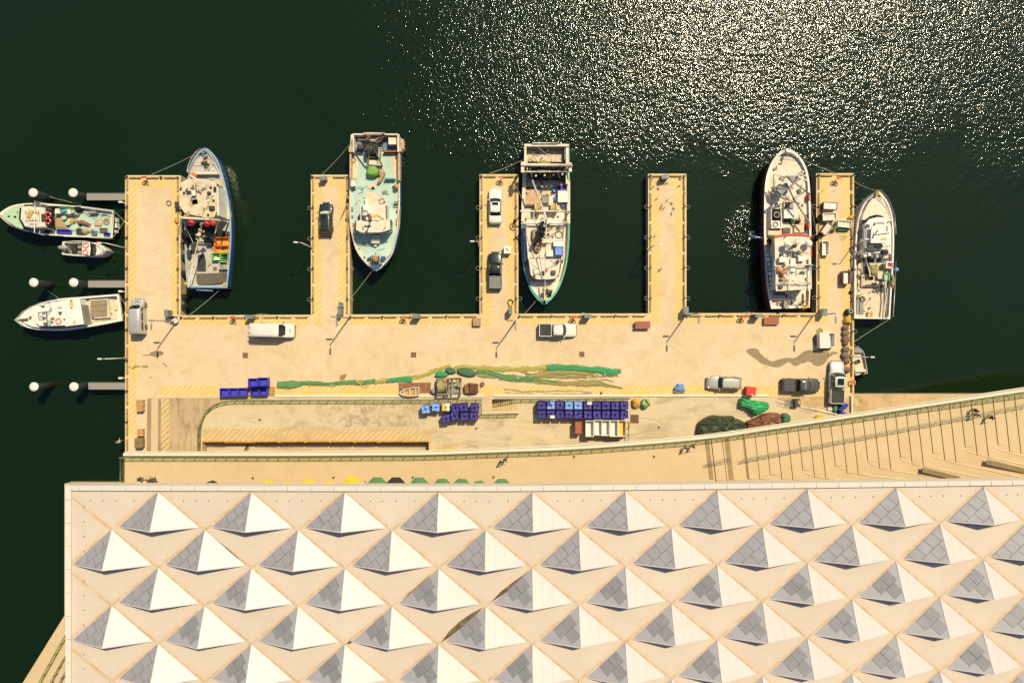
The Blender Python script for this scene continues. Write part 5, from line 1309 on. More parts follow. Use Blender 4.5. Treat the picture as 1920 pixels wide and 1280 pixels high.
part(b5, 'roof_box', WHITE, lambda b: (b.pb(681, 388, 692, 395, 2.86, 3.1), b.pb(686, 406, 690, 413, 2.86, 3.3), b.pb(684, 418, 696, 423, 3.05, 3.2)), bevel=.04)
part(b5, 'roof_stain', mat('yellow roof stain', (.60, .37, .10), .7, var=.4, scale=3), lambda b: b.sheet([(690, 403), (710, 402), (711, 408), (690, 409)], 2.867))
radar(b5, 693, 398.5, 3.6, .36)
part(b5, 'main_mast', RUSTL, lambda b: (b.pt([(696, 412, 2.9), (695, 405, 6.2)], .10), b.pt([(710, 404, 3.0), (720, 412, 3.0)], .04)))
part(b5, 'hatch', WHITE, lambda b: (b.pb(696, 447, 711, 456, .55, 1.5), b.pb(698, 441, 709, 447, .55, 1.3), b.pb(684, 374, 689, 385, .55, 1.2)), bevel=.05)
part(b5, 'hatch_vent', CREAM, lambda b: b.cyl(P(704.5, 460, .9).x, P(704.5, 460, .9).y, .5, 1.1, .14, .2, 10))
part(b5, 'windlass', mat('windlass rust', (.33, .20, .10), .7, var=.5, scale=4), lambda b: (b.drum(P(698, 486, 1.6), P(710, 486, 1.6), .42, 12, 0, 1.3), b.ball(P(704, 486, 1.75), .5, 0, 10, 7), b.pb(701, 479, 706, 483, .9, 1.5)))
part(b5, 'bow_locker', BLUEH, lambda b: (b.pp([(687, 485), (697, 479.5), (699, 482), (689, 487.5)], .9, 1.5), b.pp([(714, 481), (721, 480), (723, 485), (717, 490), (714.5, 488)], .9, 1.5)))
part(b5, 'bow_fitting', GREY, lambda b: (b.pb(681, 480, 684, 483, .9, 1.3), b.pb(725, 480, 728, 483, .9, 1.3), b.pt([(690, 493, 1.7), (697, 499, 1.8)], .06), b.pb(706, 491, 716, 495, .9, 1.5)))
part(b5, 'side_vent', GREY, lambda b: (b.pb(739, 377, 745, 382, .55, 1.1), b.pb(737, 383, 746, 389, .55, .7), b.pb(743, 392, 747, 397, .55, .9), b.pb(658, 388, 661, 394, .55, 1.0), b.pb(659, 403, 661, 407, .55, 1.0)))
rails(b5, [(656, 395, .9), (659, 430, .9), (667, 462, 1.1), (680, 485, 1.4), (692, 499, 1.6)], .7, CREAM, 1, 'railing', .03); rails(b5, [(752, 390, .9), (750, 425, .9), (743, 455, 1.1), (733, 477, 1.3), (722, 493, 1.5)], .7, CREAM, 1, 'railing', .03)
lifering('red life ring hung behind the wheelhouse of the teal trawler', 716, 378, 2.2, .38, REDB)
lump('net_heap', 'round bright green net heap on the teal deck', 'net heap', [(688, 321), (693, 314), (704, 313), (711, 318), (712, 330), (706, 334), (694, 334), (688, 331)], .55, 1.1, net_mat('lime netting', (.07, .22, .03), (.28, .48, .12)), seed=5, bumps=.1)
lump('net_heap', 'brown and tan gear heap beside the green net on the teal deck', 'net heap', [(712, 317), (719, 318), (724, 326), (720, 335), (714, 345), (708, 348), (711, 336), (713, 328)], .55, .8, NETT, seed=6, bumps=.5)
part(b5, 'trawl_board', TEALH, lambda b: b.pp([(721, 333), (740, 334), (741, 336), (721, 336)], .55, 1.3))
b = MB(); p = P(661.5, 345, 1.5); b.drum(P(660.5, 337, 1.3), P(662.5, 350, 1.3), .42, 14); tag(b.build('liferaft_canister', WHITE), 'white liferaft canister at the pier side of the teal deck', 'liferaft')
buoy('orange and green buoy at the sea side of the teal deck', 743, 350, 1.2, .38, mat('orange green buoy', (.55, .28, .08), .5, var=.8, scale=2.2))
pcrate('small orange crate by the rail of the teal trawler', 746, 415, .55, ORNG, 0, .5, .8, .35); coil('brown rope coil at the pier side of the teal trawler stern', 661, 300, .6, .45, NETT)

# ------------------------------------------------------------------ B6 cream trawler with teal hull
b6 = boat('trawler', 'cream decked trawler with teal hull and black net drum at its stern', 'trawler', 1022, 420)
hull(b6, [(983, 271, 1067, 271), (981, 300, 1068, 300), (980, 340, 1068.5, 340), (978.5, 400, 1068.5, 400), (977.5, 430, 1068.5, 430), (977, 458, 1067.5, 455), (979.5, 490, 1064, 490), (986, 520, 1056.5, 520), (995.5, 545, 1046, 545), (1008, 562, 1033, 562), (1016.5, 570, 1024.5, 570)], .8, .25, TEALH, TEALH, CREAM, CREAM, .8, rw=.24, stripe=TEALH)
part(b6, 'stern_bulwark', CREAM, lambda b: (b.pp([(981, 305), (987, 305), (984, 395), (984, 420), (977, 420), (978, 380)], .3, .98), b.pp([(1063, 340), (1069, 340), (1069, 420), (1063, 420)], .3, .98)), bevel=.03)
part(b6, 'stern_frame', CREAM, lambda b: (b.pb(983, 270, 1067, 274.5, .2, 1.7), b.pb(983, 274, 987, 310, .2, 1.7), b.pb(1061, 274, 1066, 345, .2, 1.5), b.pt([(998, 268.5, 1.9), (1046, 268.5, 1.9)], .09)))
part(b6, 'stern_well', CREAM2, lambda b: b.pb(987, 275, 1061, 308, .2, .32))
part(b6, 'well_wall', GREY, lambda b: (b.pb(987, 274.6, 1061, 276.5, .3, 1.45), b.pb(1058.5, 276, 1061, 306, .3, 1.3)))
part(b6, 'gantry', CREAM, lambda b: (b.pt([(977, 309, 4.4), (1072, 310, 4.4)], .2), b.pt([(980, 322, 3.6), (1068, 322, 3.6)], .1), b.pt([(982, 311, .5), (978, 309, 4.4)], .16), b.pt([(1067, 311, .5), (1072, 310, 4.4)], .16), b.pb(977, 303, 983, 323, 3.9, 4.3), b.pb(1067, 305, 1072, 322, 3.9, 4.2)))
part(b6, 'net_drum', NETK, lambda b: (b.drum(P(990, 316, 1.8), P(1058, 317, 1.8), .95, 16, 0, 1.35), b.drum(P(1000, 329, 1.2), P(1054, 329, 1.2), .7, 16, 0, 1.3)))
part(b6, 'gantry_rigging', BLACK, lambda b: [b.pt([(984 + k * 7.1, 307 + (k * 37 % 7), 4.2 - (k % 3) * .3), (987 + k * 6.7 + (k * 13 % 9) - 4, 322 + (k * 29 % 16), 1.6 + (k % 4) * .5)], .075) for k in range(12)] + [b.pt([(988 + k * 9, 313 + (k * 17 % 8), 3.6), (996 + k * 8.5, 311 + (k * 23 % 9), 3.9)], .09) for k in range(8)] + [b.pb(984 + k * 10.2, 312 + (k * 7 % 9), 988 + k * 10.2, 317 + (k * 7 % 9), 2.8, 3.3) for k in range(8)])
part(b6, 'gantry_block', CREAM, lambda b: [b.ball(P(988 + k * 8.3, 318 + (k * 19 % 13), 2.9 + (k % 3) * .4), .17, 0, 8, 5) for k in range(10)] + [b.pt([(1003, 320, 3.4), (1016, 319, 3.6), (1036, 321, 3.4)], .09), b.pt([(1043, 318, 3.2), (1050, 334, 2.2)], .07), b.pt([(994, 318, 3.3), (998, 332, 2.0)], .07)])
part(b6, 'stern_wire', RUSTL, lambda b: (b.pt([(1007, 275, 1.7), (1031, 294, 2.6)], .035), b.pt([(1051, 262, 1.7), (1025, 284, 1.0)], .035), b.pt([(1002, 283, .6), (996, 297, .6)], .06), b.pt([(1040, 288, 1.2), (1042, 305, 3.0)], .04), b.pt([(988, 291, 1.0), (999, 304, 3)], .05), b.pt([(1016, 297, 1.0), (1013, 301, 1.4), (1017, 295, 1.6)], .07)))
lump('net_heap', 'green rope tangle on the net drum of the cream trawler', 'net heap', [(1005, 304), (1018, 301), (1030, 304), (1034, 308), (1020, 310), (1008, 310)], 3.8, .5, NETO, seed=3)
part(b6, 'rusty_hatch', RUSTL, lambda b: b.pp([(985, 354), (1013, 353), (1012, 384), (984, 384)], .25, .62), bevel=.03)
part(b6, 'hatch_edge', DGREY, lambda b: (b.pb(984, 350.5, 1015, 352.5, .25, .75), b.pb(984, 384.5, 1030, 387, .25, .7)))
part(b6, 'hatch', GREY, lambda b: b.pb(1015.5, 367.5, 1029.5, 381, .25, .6), bevel=.03)
part(b6, 'deck_board', CREAM2, lambda b: (b.pb(1015, 343, 1036, 366, .25, .4), b.pb(1030, 385, 1049, 393, .3, .9)), bevel=.02)
tub('white fish box with rusty lid on the cream trawler', 1046, 357, 1067, 379, .3, .95, WHTP, 0, depth=.1, inner=WHTP)
for k, (u, v, rr, mm, l) in enumerate(((1039, 355, .15, BLUEL, 'light blue crate standing alone'), (1047.5, 353.5, .1, BLUEX, 'dark blue crate, leftmost of three together'), (1054, 353, 0, BLUEP, 'dark blue crate, middle of three together'), (1060, 353.5, 0, BLUEP, 'dark blue crate, rightmost of three together'), (1043.5, 371, 0, BLUEL, 'light blue crate left of the rusty lidded box'), (1057, 382, 0, BLUEL, 'light blue crate below the rusty lidded box'))): pcrate(l + ' on the cream trawler', u, v, .3, mm, rr + U, .75, .46, .5)
part(b6, 'winch', [YELB, CREAM], lambda b: (b.drum(P(1003, 391, 1.0), P(1012, 391, 1.0), .6, 14, 0, 1.3, 1), b.drum(P(1033, 391, 1.0), P(1043, 391, 1.0), .6, 14, 0, 1.3, 1), b.pb(1015, 388, 1029, 396, .3, .9, mi=1)))
part(b6, 'mid_gantry', WHITE, lambda b: (b.pt([(976, 396, 3.0), (1068, 396, 3.0)], .12), b.pt([(979, 397, .5), (976, 396, 3.0)], .1), b.pt([(1067, 397, .5), (1068, 396, 3.0)], .1), b.pt([(980, 418, 3.2), (1016, 419, 3.2)], .14), b.pt([(1027, 418, 3.2), (1066, 418, 3.2)], .14), b.pt([(1001, 398, 3.0), (1001, 414, 3.0)], .06), b.pt([(1043, 398, 3.0), (1043, 414, 3.0)], .06)))
part(b6, 'wheelhouse', WHITE, lambda b: b.pp([(986, 416), (1058, 416), (1054, 480), (1046, 516), (1040, 521), (1002, 521), (995, 516), (990, 480)], .2, 2.4))
part(b6, 'window', DGLASS, lambda b: b.pp([(988, 478), (1056, 478), (1048, 517), (1041, 522.5), (1001, 522.5), (993, 517)], 1.4, 1.95))
part(b6, 'side_panel', BLUES, lambda b: b.pp([(980, 424), (985, 424), (989, 489), (984, 490)], .4, 1.9))
part(b6, 'wheelhouse_roof', CREAM, lambda b: (b.pp([(987, 419), (1057, 419), (1055, 450), (1052, 484), (991, 484)], 2.42, 2.55), b.pp([(991, 485), (1052, 485), (1048, 514), (1041, 522), (1030, 524), (1008, 524), (999, 521), (994, 512)], 2.42, 2.52)), bevel=.04)
part(b6, 'roof_coaming', WHITE, lambda b: (b.pt([(986, 420, 2.7), (991, 486, 2.7)], .1), b.pt([(1058, 420, 2.7), (1053, 488, 2.7)], .1)))
part(b6, 'side_rail', RUST, lambda b: (b.pt([(1062, 425, 1.2), (1060, 485, 1.2)], .1), b.pt([(1053, 488, 2.6), (1049, 512, 2.6)], .06)))
part(b6, 'main_mast', BLACK, lambda b: (b.pt([(1017, 418, 2.5), (1018, 432, 6.4)], .34), b.pt([(1012, 424, 4.2), (1022, 447, 4.2)], .26), b.pt([(1024, 428, 4), (1028, 420, 4.4)], .1), b.pt([(1019, 440, 5.0), (1000, 462, 2.8)], .09), b.pb(1013, 430, 1021, 445, 3.4, 4.0), [b.pt([(1025 + k * 2, 424 + k * 3, 3.0), (1034 + k * 2, 419 + k * 3.4, 3.0)], .05) for k in range(3)]))  # mast and its shadows built together as one black mass
part(b6, 'mast_block', WHITE, lambda b: [b.ball(P(1015 + (k * 7 % 9), 414 + k * 5, 4.6 + (k % 3) * .4), .16, 0, 8, 5) for k in range(8)] + [b.pt([(1013, 412, 3.6), (1020, 407, 4.2), (1027, 411, 3.6)], .1)])
part(b6, 'boom', CREAM, lambda b: (b.pt([(1021, 412, 5.0), (1024, 408, 5.0), (998, 338, 4.2)], .13), b.pt([(1024, 412, 5.4), (1023.5, 452, 4.6)], .11), b.pt([(1022, 523, 2.9), (1021, 562, 2.4)], .09), b.pt([(1022, 455, 4.5), (1022, 520, 3.0)], .035), b.pt([(1006, 484, 2.7), (1017, 522, 2.7)], .05), b.pt([(986, 440, 2.8), (1003, 482, 2.8)], .05), b.pt([(1059, 422, 2.9), (1025, 446, 2.9)], .05), b.pt([(1046, 495, 2.7), (1026, 502, 2.7)], .035), b.pt([(998, 496, 2.6), (1011, 505, 2.6)], .035)))
lump('canvas_heap', 'brown canvas heap on the wheelhouse roof of the cream trawler, upper', 'canvas heap', [(996, 433), (1000, 430), (1012, 431), (1014, 438), (1017, 452), (1010, 456), (1000, 462), (996, 450)], 2.56, .65, CANV, seed=3, bumps=.3)
lump('canvas_heap', 'brown canvas heap on the wheelhouse roof of the cream trawler, lower', 'canvas heap', [(1003, 458), (1012, 452), (1019, 455), (1014, 468), (1008, 476), (1002, 473), (999, 466)], 2.56, .55, CANV, seed=7, bumps=.3)
tub('white box on the wheelhouse roof above the blue box', 1037.5, 450, 1057, 461.5, 2.56, .7, WHTP, 0, depth=.08); tub('light blue box on the wheelhouse roof of the cream trawler', 1041, 461.5, 1056, 478, 2.56, .8, BLUEL, 0, depth=.1)
coil('grey hose coil on the wheelhouse roof of the cream trawler', 1048, 440, 2.56, .5, GREY)
part(b6, 'roof_fitting', WHITE, lambda b: (b.pb(1024, 470, 1037, 481, 2.55, 2.8), b.cyl(P(1005, 510, 2.6).x, P(1005, 510, 2.6).y, 2.5, 2.75, .3), b.pb(1046, 421, 1056, 429, 2.55, 2.65)), bevel=.03)
part(b6, 'roof_gear', DGREY, lambda b: (b.pb(1034, 507, 1042, 514, 2.5, 2.9), b.cyl(P(1001, 519, 2.6).x, P(1001, 519, 2.6).y, 2.5, 2.7, .25), b.pb(1016, 508, 1021, 515, 2.5, 2.8), b.cyl(P(1046, 490, 2.6).x, P(1046, 490, 2.6).y, 2.5, 2.85, .22), b.pb(1025, 481, 1036, 482.5, 2.55, 2.85), b.pb(1044, 425, 1051, 428, 2.6, 2.9)))
part(b6, 'roof_lamp', RED, lambda b: b.pb(1023.5, 502, 1026, 509, 2.52, 2.85), bevel=.03)
part(b6, 'bow_deck', CREAM, lambda b: b.pp([(993, 528), (1050, 528), (1043, 545), (1030, 560), (1022, 565), (1013, 560), (1000, 546)], .7, .92))
part(b6, 'bow_cap', TEALH, lambda b: b.pp([(1009, 562.5), (1033.5, 562), (1024, 569.5), (1018, 569.5)], 1.2, 1.62))
part(b6, 'windlass', [DGREY, YELB], lambda b: (b.drum(P(1024, 547, 1.3), P(1034, 550, 1.3), .4, 12, 0, 1.3), b.pb(1016, 548, 1022, 555, .9, 1.5), b.pt([(1025, 552, 1.4), (1021, 563, 1.7)], .14, mi=1)))
part(b6, 'bow_locker', CREAM2, lambda b: b.pb(1019, 537, 1035, 544, .9, 1.25), bevel=.03)

# ------------------------------------------------------------------ B7 maroon and white trawler
b7 = boat('trawler', 'white decked trawler with maroon hull and red edged wheelhouse roof', 'trawler', 1478, 430)
hull(b7, [(1446, 579, 1518, 577), (1438.5, 540, 1519.5, 540), (1434, 480, 1521, 480), (1432.5, 420, 1521, 420), (1433.5, 360, 1519, 360), (1436.5, 333, 1516.5, 333), (1442.5, 313, 1511.5, 314), (1450.5, 298, 1503, 298), (1460, 286.5, 1493, 286.5), (1468, 281, 1484, 281), (1472.5, 279, 1479, 279)], 1.0, .65, MAROON, WHITE, CREAM, CREAM, .8, rw=.28, stripe=BLUES, mid=.955, wl=.91)
part(b7, 'wheelhouse', WHITE, lambda b: b.pp([(1454, 446), (1517, 446), (1517, 540), (1454, 542)], .6, 3.0))
part(b7, 'window', DGLASS, lambda b: b.pp([(1452.5, 444.5), (1518, 444.5), (1518, 480), (1452.5, 480)], 2.0, 2.6))
part(b7, 'wheelhouse_roof', CREAM, lambda b: b.pp([(1452, 445), (1466, 441.5), (1480, 440), (1505, 440.5), (1519, 443), (1521, 480), (1521, 541), (1498, 543.5), (1455, 546), (1453.5, 500)], 3.1, 3.25), bevel=.04)
part(b7, 'roof_edge', RED, lambda b: (b.pp([(1451, 446), (1451.5, 443), (1465, 439.5), (1480, 437.5), (1506, 438.5), (1519, 441), (1519.3, 443.5), (1505, 441.5), (1480, 441.3), (1466, 442.8)], 3.0, 3.42), b.pt([(1520, 444, 3.25), (1521.5, 482, 3.25)], .09)))
radar(b7, 1475, 459, 4.0, .46, .8); radar(b7, 1515, 457, 3.9, .5, .7)
part(b7, 'light_mast', WHITE, lambda b: (b.pt([(1489, 459, 3.2), (1491, 455, 6.0)], .12), b.pt([(1483, 452, 5.2), (1500, 455, 5.4)], .06), b.pt([(1481, 470, 4.2), (1491, 466, 4.6), (1503, 471, 4.2)], .09), b.pt([(1486, 462, 4.0), (1484, 482, 3.3)], .05), b.ball(P(1494, 455.5, 5.2), .32, 0, 10, 6)))
part(b7, 'searchlight', GREY, lambda b: (b.ball(P(1483, 471, 3.9), .26, 0, 10, 6, sy=1.6), b.ball(P(1498, 474, 3.9), .34, 0, 10, 6), b.pb(1489, 470, 1493, 480, 3.3, 3.8), b.pt([(1471, 446, 3.4), (1474, 443, 3.5)], .08)))
part(b7, 'roof_box', WHITE, lambda b: (b.pb(1461, 482, 1476, 492, 3.25, 3.9), b.pb(1497, 480, 1509, 490, 3.25, 3.8), b.pb(1482, 484, 1492, 510, 3.25, 3.5), b.pb(1469, 470, 1477, 480, 3.25, 3.5)), bevel=.04)
part(b7, 'roof_rail', WHITE, lambda b: (b.pt([(1452, 499, 3.9), (1524, 496.5, 3.9)], .1), b.pt([(1453, 530, 3.8), (1521, 530, 3.8)], .08), b.pt([(1479.5, 498, 3.7), (1480.5, 542, 3.6)], .07), b.pt([(1520.5, 498, 3.9), (1521, 542, 3.9)], .08), b.pt([(1454, 499, 3.9), (1455, 544, 3.8)], .05), [b.pt([(u, v, 3.2), (u, v, 3.9)], .06) for u, v in ((1453, 499), (1480, 498), (1520, 497), (1454, 530), (1520, 530), (1521, 541))], b.pt([(1521, 500, 4.2), (1500, 508, 4.0)], .035), b.pt([(1452, 487, 3.5), (1453, 505, 3.5)], .14), b.pt([(1515, 485, 3.5), (1519, 505, 3.5)], .1)))
part(b7, 'roof_hatch', DGREY, lambda b: (b.pb(1461, 535, 1468, 541, 3.25, 3.5), b.pb(1500, 509, 1509, 514, 3.25, 3.35), b.pb(1466, 495, 1473, 500, 3.3, 4.0)))
buoy('orange float on the white wheelhouse roof of the maroon trawler', 1461, 505, 3.5, .5, mat('orange float', (.68, .30, .12), .5))
lump('canvas_heap', 'tan canvas bundle beside the orange float', 'canvas heap', [(1464, 508), (1472, 503), (1477, 506), (1474, 512), (1464, 518), (1459, 516)], 3.26, .7, CANV, seed=1)
lump('canvas_heap', 'tan canvas bundle at the back of the white wheelhouse roof', 'canvas heap', [(1461, 521), (1468, 519), (1478, 526), (1476, 530), (1464, 530), (1460, 526)], 3.26, .6, CANV, seed=4)
b = MB(); b.drum(P(1468, 515, 3.6), P(1477, 524, 3.6), .24, 12); tag(b.build('rolled_mat', CREAM), 'rolled cream mat between the two canvas bundles', 'rolled mat')
part(b7, 'main_frame', mat('grey rigging steel', (.26, .23, .19), .5), lambda b: (b.pt([(1450, 327, 3.4), (1452, 376, 1.2)], .05), b.pt([(1450, 327, 3.4), (1478, 333, 4.2)], .035), b.pt([(1473, 330, 3.6), (1519, 364, 2.4)], .11), b.pt([(1478, 333, 4.6), (1488, 343, 4.4)], .18), b.pt([(1500, 335, 4.6), (1479, 352, 5.6)], .13), b.pt([(1479, 352, 5.6), (1488, 373, 2.6)], .1), b.pt([(1488, 373, 3.0), (1518, 418, 2.6)], .12), b.pt([(1486, 374, 2.6), (1512, 357, 2.8)], .09), b.pt([(1452, 353, 2.4), (1478, 351, 2.6)], .05), b.pt([(1453, 353, 2.4), (1482, 390, 1.4)], .06), b.pt([(1441, 359, 1.6), (1450, 360, 1.8), (1462, 376, 1.2)], .05), b.pt([(1441, 358, 1.6), (1444, 375, 1.6)], .06)))
part(b7, 'rigging_block', CREAM, lambda b: [b.ball(P(u, v, z), .2, 0, 8, 6) for u, v, z in ((1503, 328, 4.4), (1509, 330, 4.0), (1500, 335, 4.5), (1510, 338, 3.6), (1505, 323, 4.2), (1471, 333, 3.8), (1467, 338, 3.4), (1486, 352, 4.6), (1490, 370, 3.2), (1494, 368, 3.2), (1476, 370, 2.0))] + [b.torus(P(1468, 336, 3.5), .35, .04, 0, 14, 5)])
part(b7, 'net_frame', mat('grey mesh', (.26, .245, .215), .8), lambda b: (b.pp([(1476, 330), (1499, 329), (1489, 343)], 3.2, 3.24), b.pp([(1452, 352), (1475, 342), (1480, 351), (1474, 366), (1468, 368)], 2.2, 2.24)))
part(b7, 'hatch_coaming', CREAM2, lambda b: b.pb(1470, 377, 1489, 391.5, .6, 1.05)); part(b7, 'open_hatch', BLACK, lambda b: b.pb(1471.5, 378.5, 1487, 390.5, .9, 1.06)); part(b7, 'hatch_lid', GREY, lambda b: b.pb(1481, 379, 1488, 390, 1.0, 1.3))
tub('white fish box on the foredeck of the maroon trawler', 1470, 393, 1489, 409, .7, .9, WHTP, 0, depth=.06)
part(b7, 'deck_opening', DGREY, lambda b: (b.pb(1469, 411, 1499, 420, .65, .74), b.pb(1468, 427, 1482, 437, .65, 1.0), b.pb(1453, 434, 1460, 440, .65, 1.2), b.pb(1509, 402, 1515, 438, .6, .72)))
lump('net_heap', 'small lime green net bundle on the maroon trawler', 'net heap', circ(1484.5, 414, 4.5, 3, 8, 2), .75, .5, MATS['lime netting'], seed=2)
lump('gear_heap', 'dark gear pile right of the lime bundle', 'gear heap', circ(1496, 416, 5, 3, 8, 4, .3), .7, .5, NETK, seed=3)
part(b7, 'side_locker', CREAM2, lambda b: (b.pb(1489, 421, 1508, 436, .65, .95), b.pb(1499, 402, 1508, 420, .65, .8), b.pb(1440, 432, 1466, 441, .65, 1.3)), bevel=.03)
part(b7, 'red_panel', RED, lambda b: (b.pb(1516, 417, 1519, 428, .7, 1.7), b.pb(1462, 429, 1466, 439, .7, 1.2), b.pb(1517, 362, 1519, 376, .8, 1.5)))
part(b7, 'bow_bitt', DGREY, lambda b: (b.pp([(1473, 288), (1476, 285.5), (1479, 288), (1476, 290.5)], 1.5, 1.95), b.pt([(1467, 301, 1.7), (1463, 309, 1.7)], .07), b.pb(1461, 306, 1466, 308, 1.4, 1.75)))
part(b7, 'aft_deck_gear', GREY, lambda b: (b.pb(1470, 563, 1476, 577, .65, 1.5), b.pb(1486, 563, 1490, 568, .65, 1.2), b.pb(1493, 573, 1498, 577, .65, 1.1), b.pb(1466, 572, 1472, 577, .65, 1.1), b.pt([(1447, 562, 1.7), (1496, 561, 1.7)], .035), b.pt([(1480, 566, 1.0), (1476, 574, 1.2), (1479, 577, 1.0)], .06)))
part(b7, 'aft_locker', DGREY, lambda b: b.pb(1455, 549, 1472, 552.5, .65, 1.3))
part(b7, 'stern_trim', YELB, lambda b: b.pp([(1503, 575), (1517, 571), (1517, 577), (1505, 578.5)], .9, 1.12))
part(b7, 'side_pipe', RUST, lambda b: (b.pt([(1513, 545, 1.4), (1512, 572, 1.4)], .12), b.pt([(1516, 545, 1.5), (1515, 572, 1.5)], .07)))
g = MB()
for k in range(14): p = P(1440 + k * .55 + (k % 2), 478 + k * 4.4, 1.5); g.ball(p, .2 + .05 * (k % 3), k % 2, 8, 6)
tag(g.build('float_line', [WHITE, MATS['teal hull paint']]), 'line of small white and teal floats along the side of the maroon trawler', 'float line')
lump('gear_heap', 'black and orange gear heap at the front corner of the maroon trawler wheelhouse', 'gear heap', circ(1442, 453, 5, 7, 9, 7, .25), .8, .9, NETK, seed=5); pcrate('small orange and white crate below the black gear heap', 1443.5, 458.5, 1.2, ORNR, 0, .8, .4, .3)
coil('tan hose coil at the stern of the maroon trawler', 1452, 570, .68, .5, NETT)
tag(MB().pt([(1432.5, 446, .3), (1421, 445, .2), (1416, 444, -.6), (1412, 443, -1.4)], .09).build('discharge_water', mat('white foaming water', (.75, .78, .74), .5)), 'white jet of bilge water pouring from the maroon trawler', 'water jet')
fo = MB(); r_ = random.Random(5)
for k in range(26):
    a, d = r_.uniform(0, 2 * PI), r_.uniform(0, .75) ** 1.2; p = P(1410, 443, ZW); fo.ball((p.x + math.cos(a) * d, p.y + math.sin(a) * d, ZW), r_.uniform(.05, .2), 0, 7, 3, sz=.4, half=True)
tag(fo.build('foam', MATS['white foaming water']), 'patch of white foam where the bilge water hits the harbour', 'foam', kind='stuff')
# skiff carried on the deck of b7
sk = boat('skiff', 'open aluminium skiff with black nets carried on the deck of the maroon trawler', 'skiff', 1456, 405); ORG[sk.name] = sk.location.copy()
hull(sk, [(1446.5, 428, 1466, 427.5), (1446, 415, 1466, 415), (1446, 395, 1465, 395), (1449, 387, 1463, 387), (1453, 380, 1459.5, 380), (1455.5, 377.5, 1457, 377.5)], 1.75, 1.25, WHITE, WHITE, GREY, WHITE, .15, rw=.10, wl=.9)
part(sk, 'bow_plate', GREY, lambda b: b.pp([(1449, 388), (1463, 388), (1459, 381), (1456, 378.5), (1453, 381)], 1.5, 1.66))
part(sk, 'thwart', WHITE, lambda b: (b.pb(1448, 389, 1465, 391.5, 1.4, 1.65), b.pb(1447, 414, 1466, 427, 1.3, 1.6)), bevel=.02)
lump('net_heap', 'black net heap inside the aluminium skiff', 'net heap', [(1448, 392), (1464, 392), (1465, 413), (1447.5, 413)], 1.3, .35, NETK, seed=8, sub=4)
coil('white rope coil lying on the black net in the skiff', 1456, 403, 1.66, .4); coil('grey hose coil in the stern of the skiff', 1454, 421, 1.62, .35, GREY)

# ------------------------------------------------------------------ B8 white boat on the outer east side
b8 = boat('fishing_boat', 'white sharp bowed fishing boat outside the easternmost pier', 'fishing boat', 1640, 480)
hull(b8, [(1602, 597, 1669, 598), (1602, 545, 1672, 545), (1602.5, 500, 1675, 500), (1604, 455, 1676.5, 458), (1607.5, 420, 1676, 430), (1613, 398, 1673, 402), (1621, 380, 1666, 381), (1632, 367, 1657, 367.5), (1642, 358, 1648.5, 358.5)], .6, .0, WHITEC, WHITEC, CREAM2, WHITE, 1.0, rw=.2)
part(b8, 'foredeck', CREAM, lambda b: b.pp([(1616, 412), (1620, 398), (1628, 382), (1640, 367), (1645, 363), (1655, 373), (1665, 390), (1671, 408), (1672, 415)], 1.0, 1.2))
part(b8, 'cabin', WHITEC, lambda b: b.pp([(1622, 420), (1630, 411), (1645, 407), (1658, 408), (1668, 416), (1671, 428), (1671, 476), (1620, 476)], .0, 1.75))
part(b8, 'windscreen', DGLASS, lambda b: [b.pp([(a, va), (c, vc), (c2, vc2), (a2, va2)], 1.2, 1.72) for a, va, c, vc, c2, vc2, a2, va2 in ((1622.5, 412, 1630.5, 406.5, 1632, 411, 1625, 416), (1631.5, 405.5, 1639.5, 403, 1641, 408, 1633, 410.5), (1641, 402.8, 1648.5, 403, 1650, 407.5, 1642.3, 407.5), (1650.5, 403.5, 1657, 406.5, 1658, 409.5, 1652, 407.8))])
part(b8, 'side_glass', GREY, lambda b: b.pp([(1619, 412), (1624, 418), (1621, 446), (1612, 446), (1616, 425)], .6, 1.0))
part(b8, 'cabin_roof', WHITEC, lambda b: (b.pp([(1625, 419), (1632, 413), (1645, 410), (1657, 411), (1666, 417), (1669, 427), (1669, 475), (1622, 475)], 1.78, 1.92), b.pp([(1634, 424), (1645, 422), (1662, 424), (1663, 456), (1632, 456)], 2.5, 2.62)), bevel=.05)
part(b8, 'flybridge', WHITE, lambda b: b.pp([(1637, 428), (1660, 428), (1660, 450), (1637, 450)], 1.9, 2.5))
part(b8, 'roof_badge', WHITE, lambda b: b.pp([(1642, 416), (1648, 414.8), (1657, 415), (1664, 419), (1664, 424), (1642, 423)], 2.0, 2.3))
sg = MB()
for k in range(6):
    u = 1645 + k * 2.4; v = 417.5 + (k % 2) * .8 + abs(k - 2.5) * .3; sg.torus(P(u, v, 2.33), .075 if k % 2 else .1, .028, 0, 9, 4); sg.pt([(u + .9, v - 1.2, 2.33), (u + 1.2, v + 1.1, 2.33)], .026, 4)
sg.build('red_lettering', mat('red sign paint', (.55, .03, .06), .5), b8)
part(b8, 'badge_shade', RUST, lambda b: b.pp([(1640, 425), (1664, 424.5), (1662, 426), (1641, 427)], 2.0, 2.25))
part(b8, 'rust_stain', mat('rust yellow stain', (.62, .40, .10), .7, var=.3), lambda b: b.sheet([(1650, 447), (1663, 446), (1663, 450.5), (1651, 451)], 2.628))
part(b8, 'dark_awning', mat('dark grey awning', (.05, .06, .055), .7), lambda b: b.pp([(1625, 467), (1633, 454), (1641, 444), (1641, 455), (1653, 457), (1657, 461), (1650, 468), (1640, 471), (1628, 470)], 2.2, 2.3))
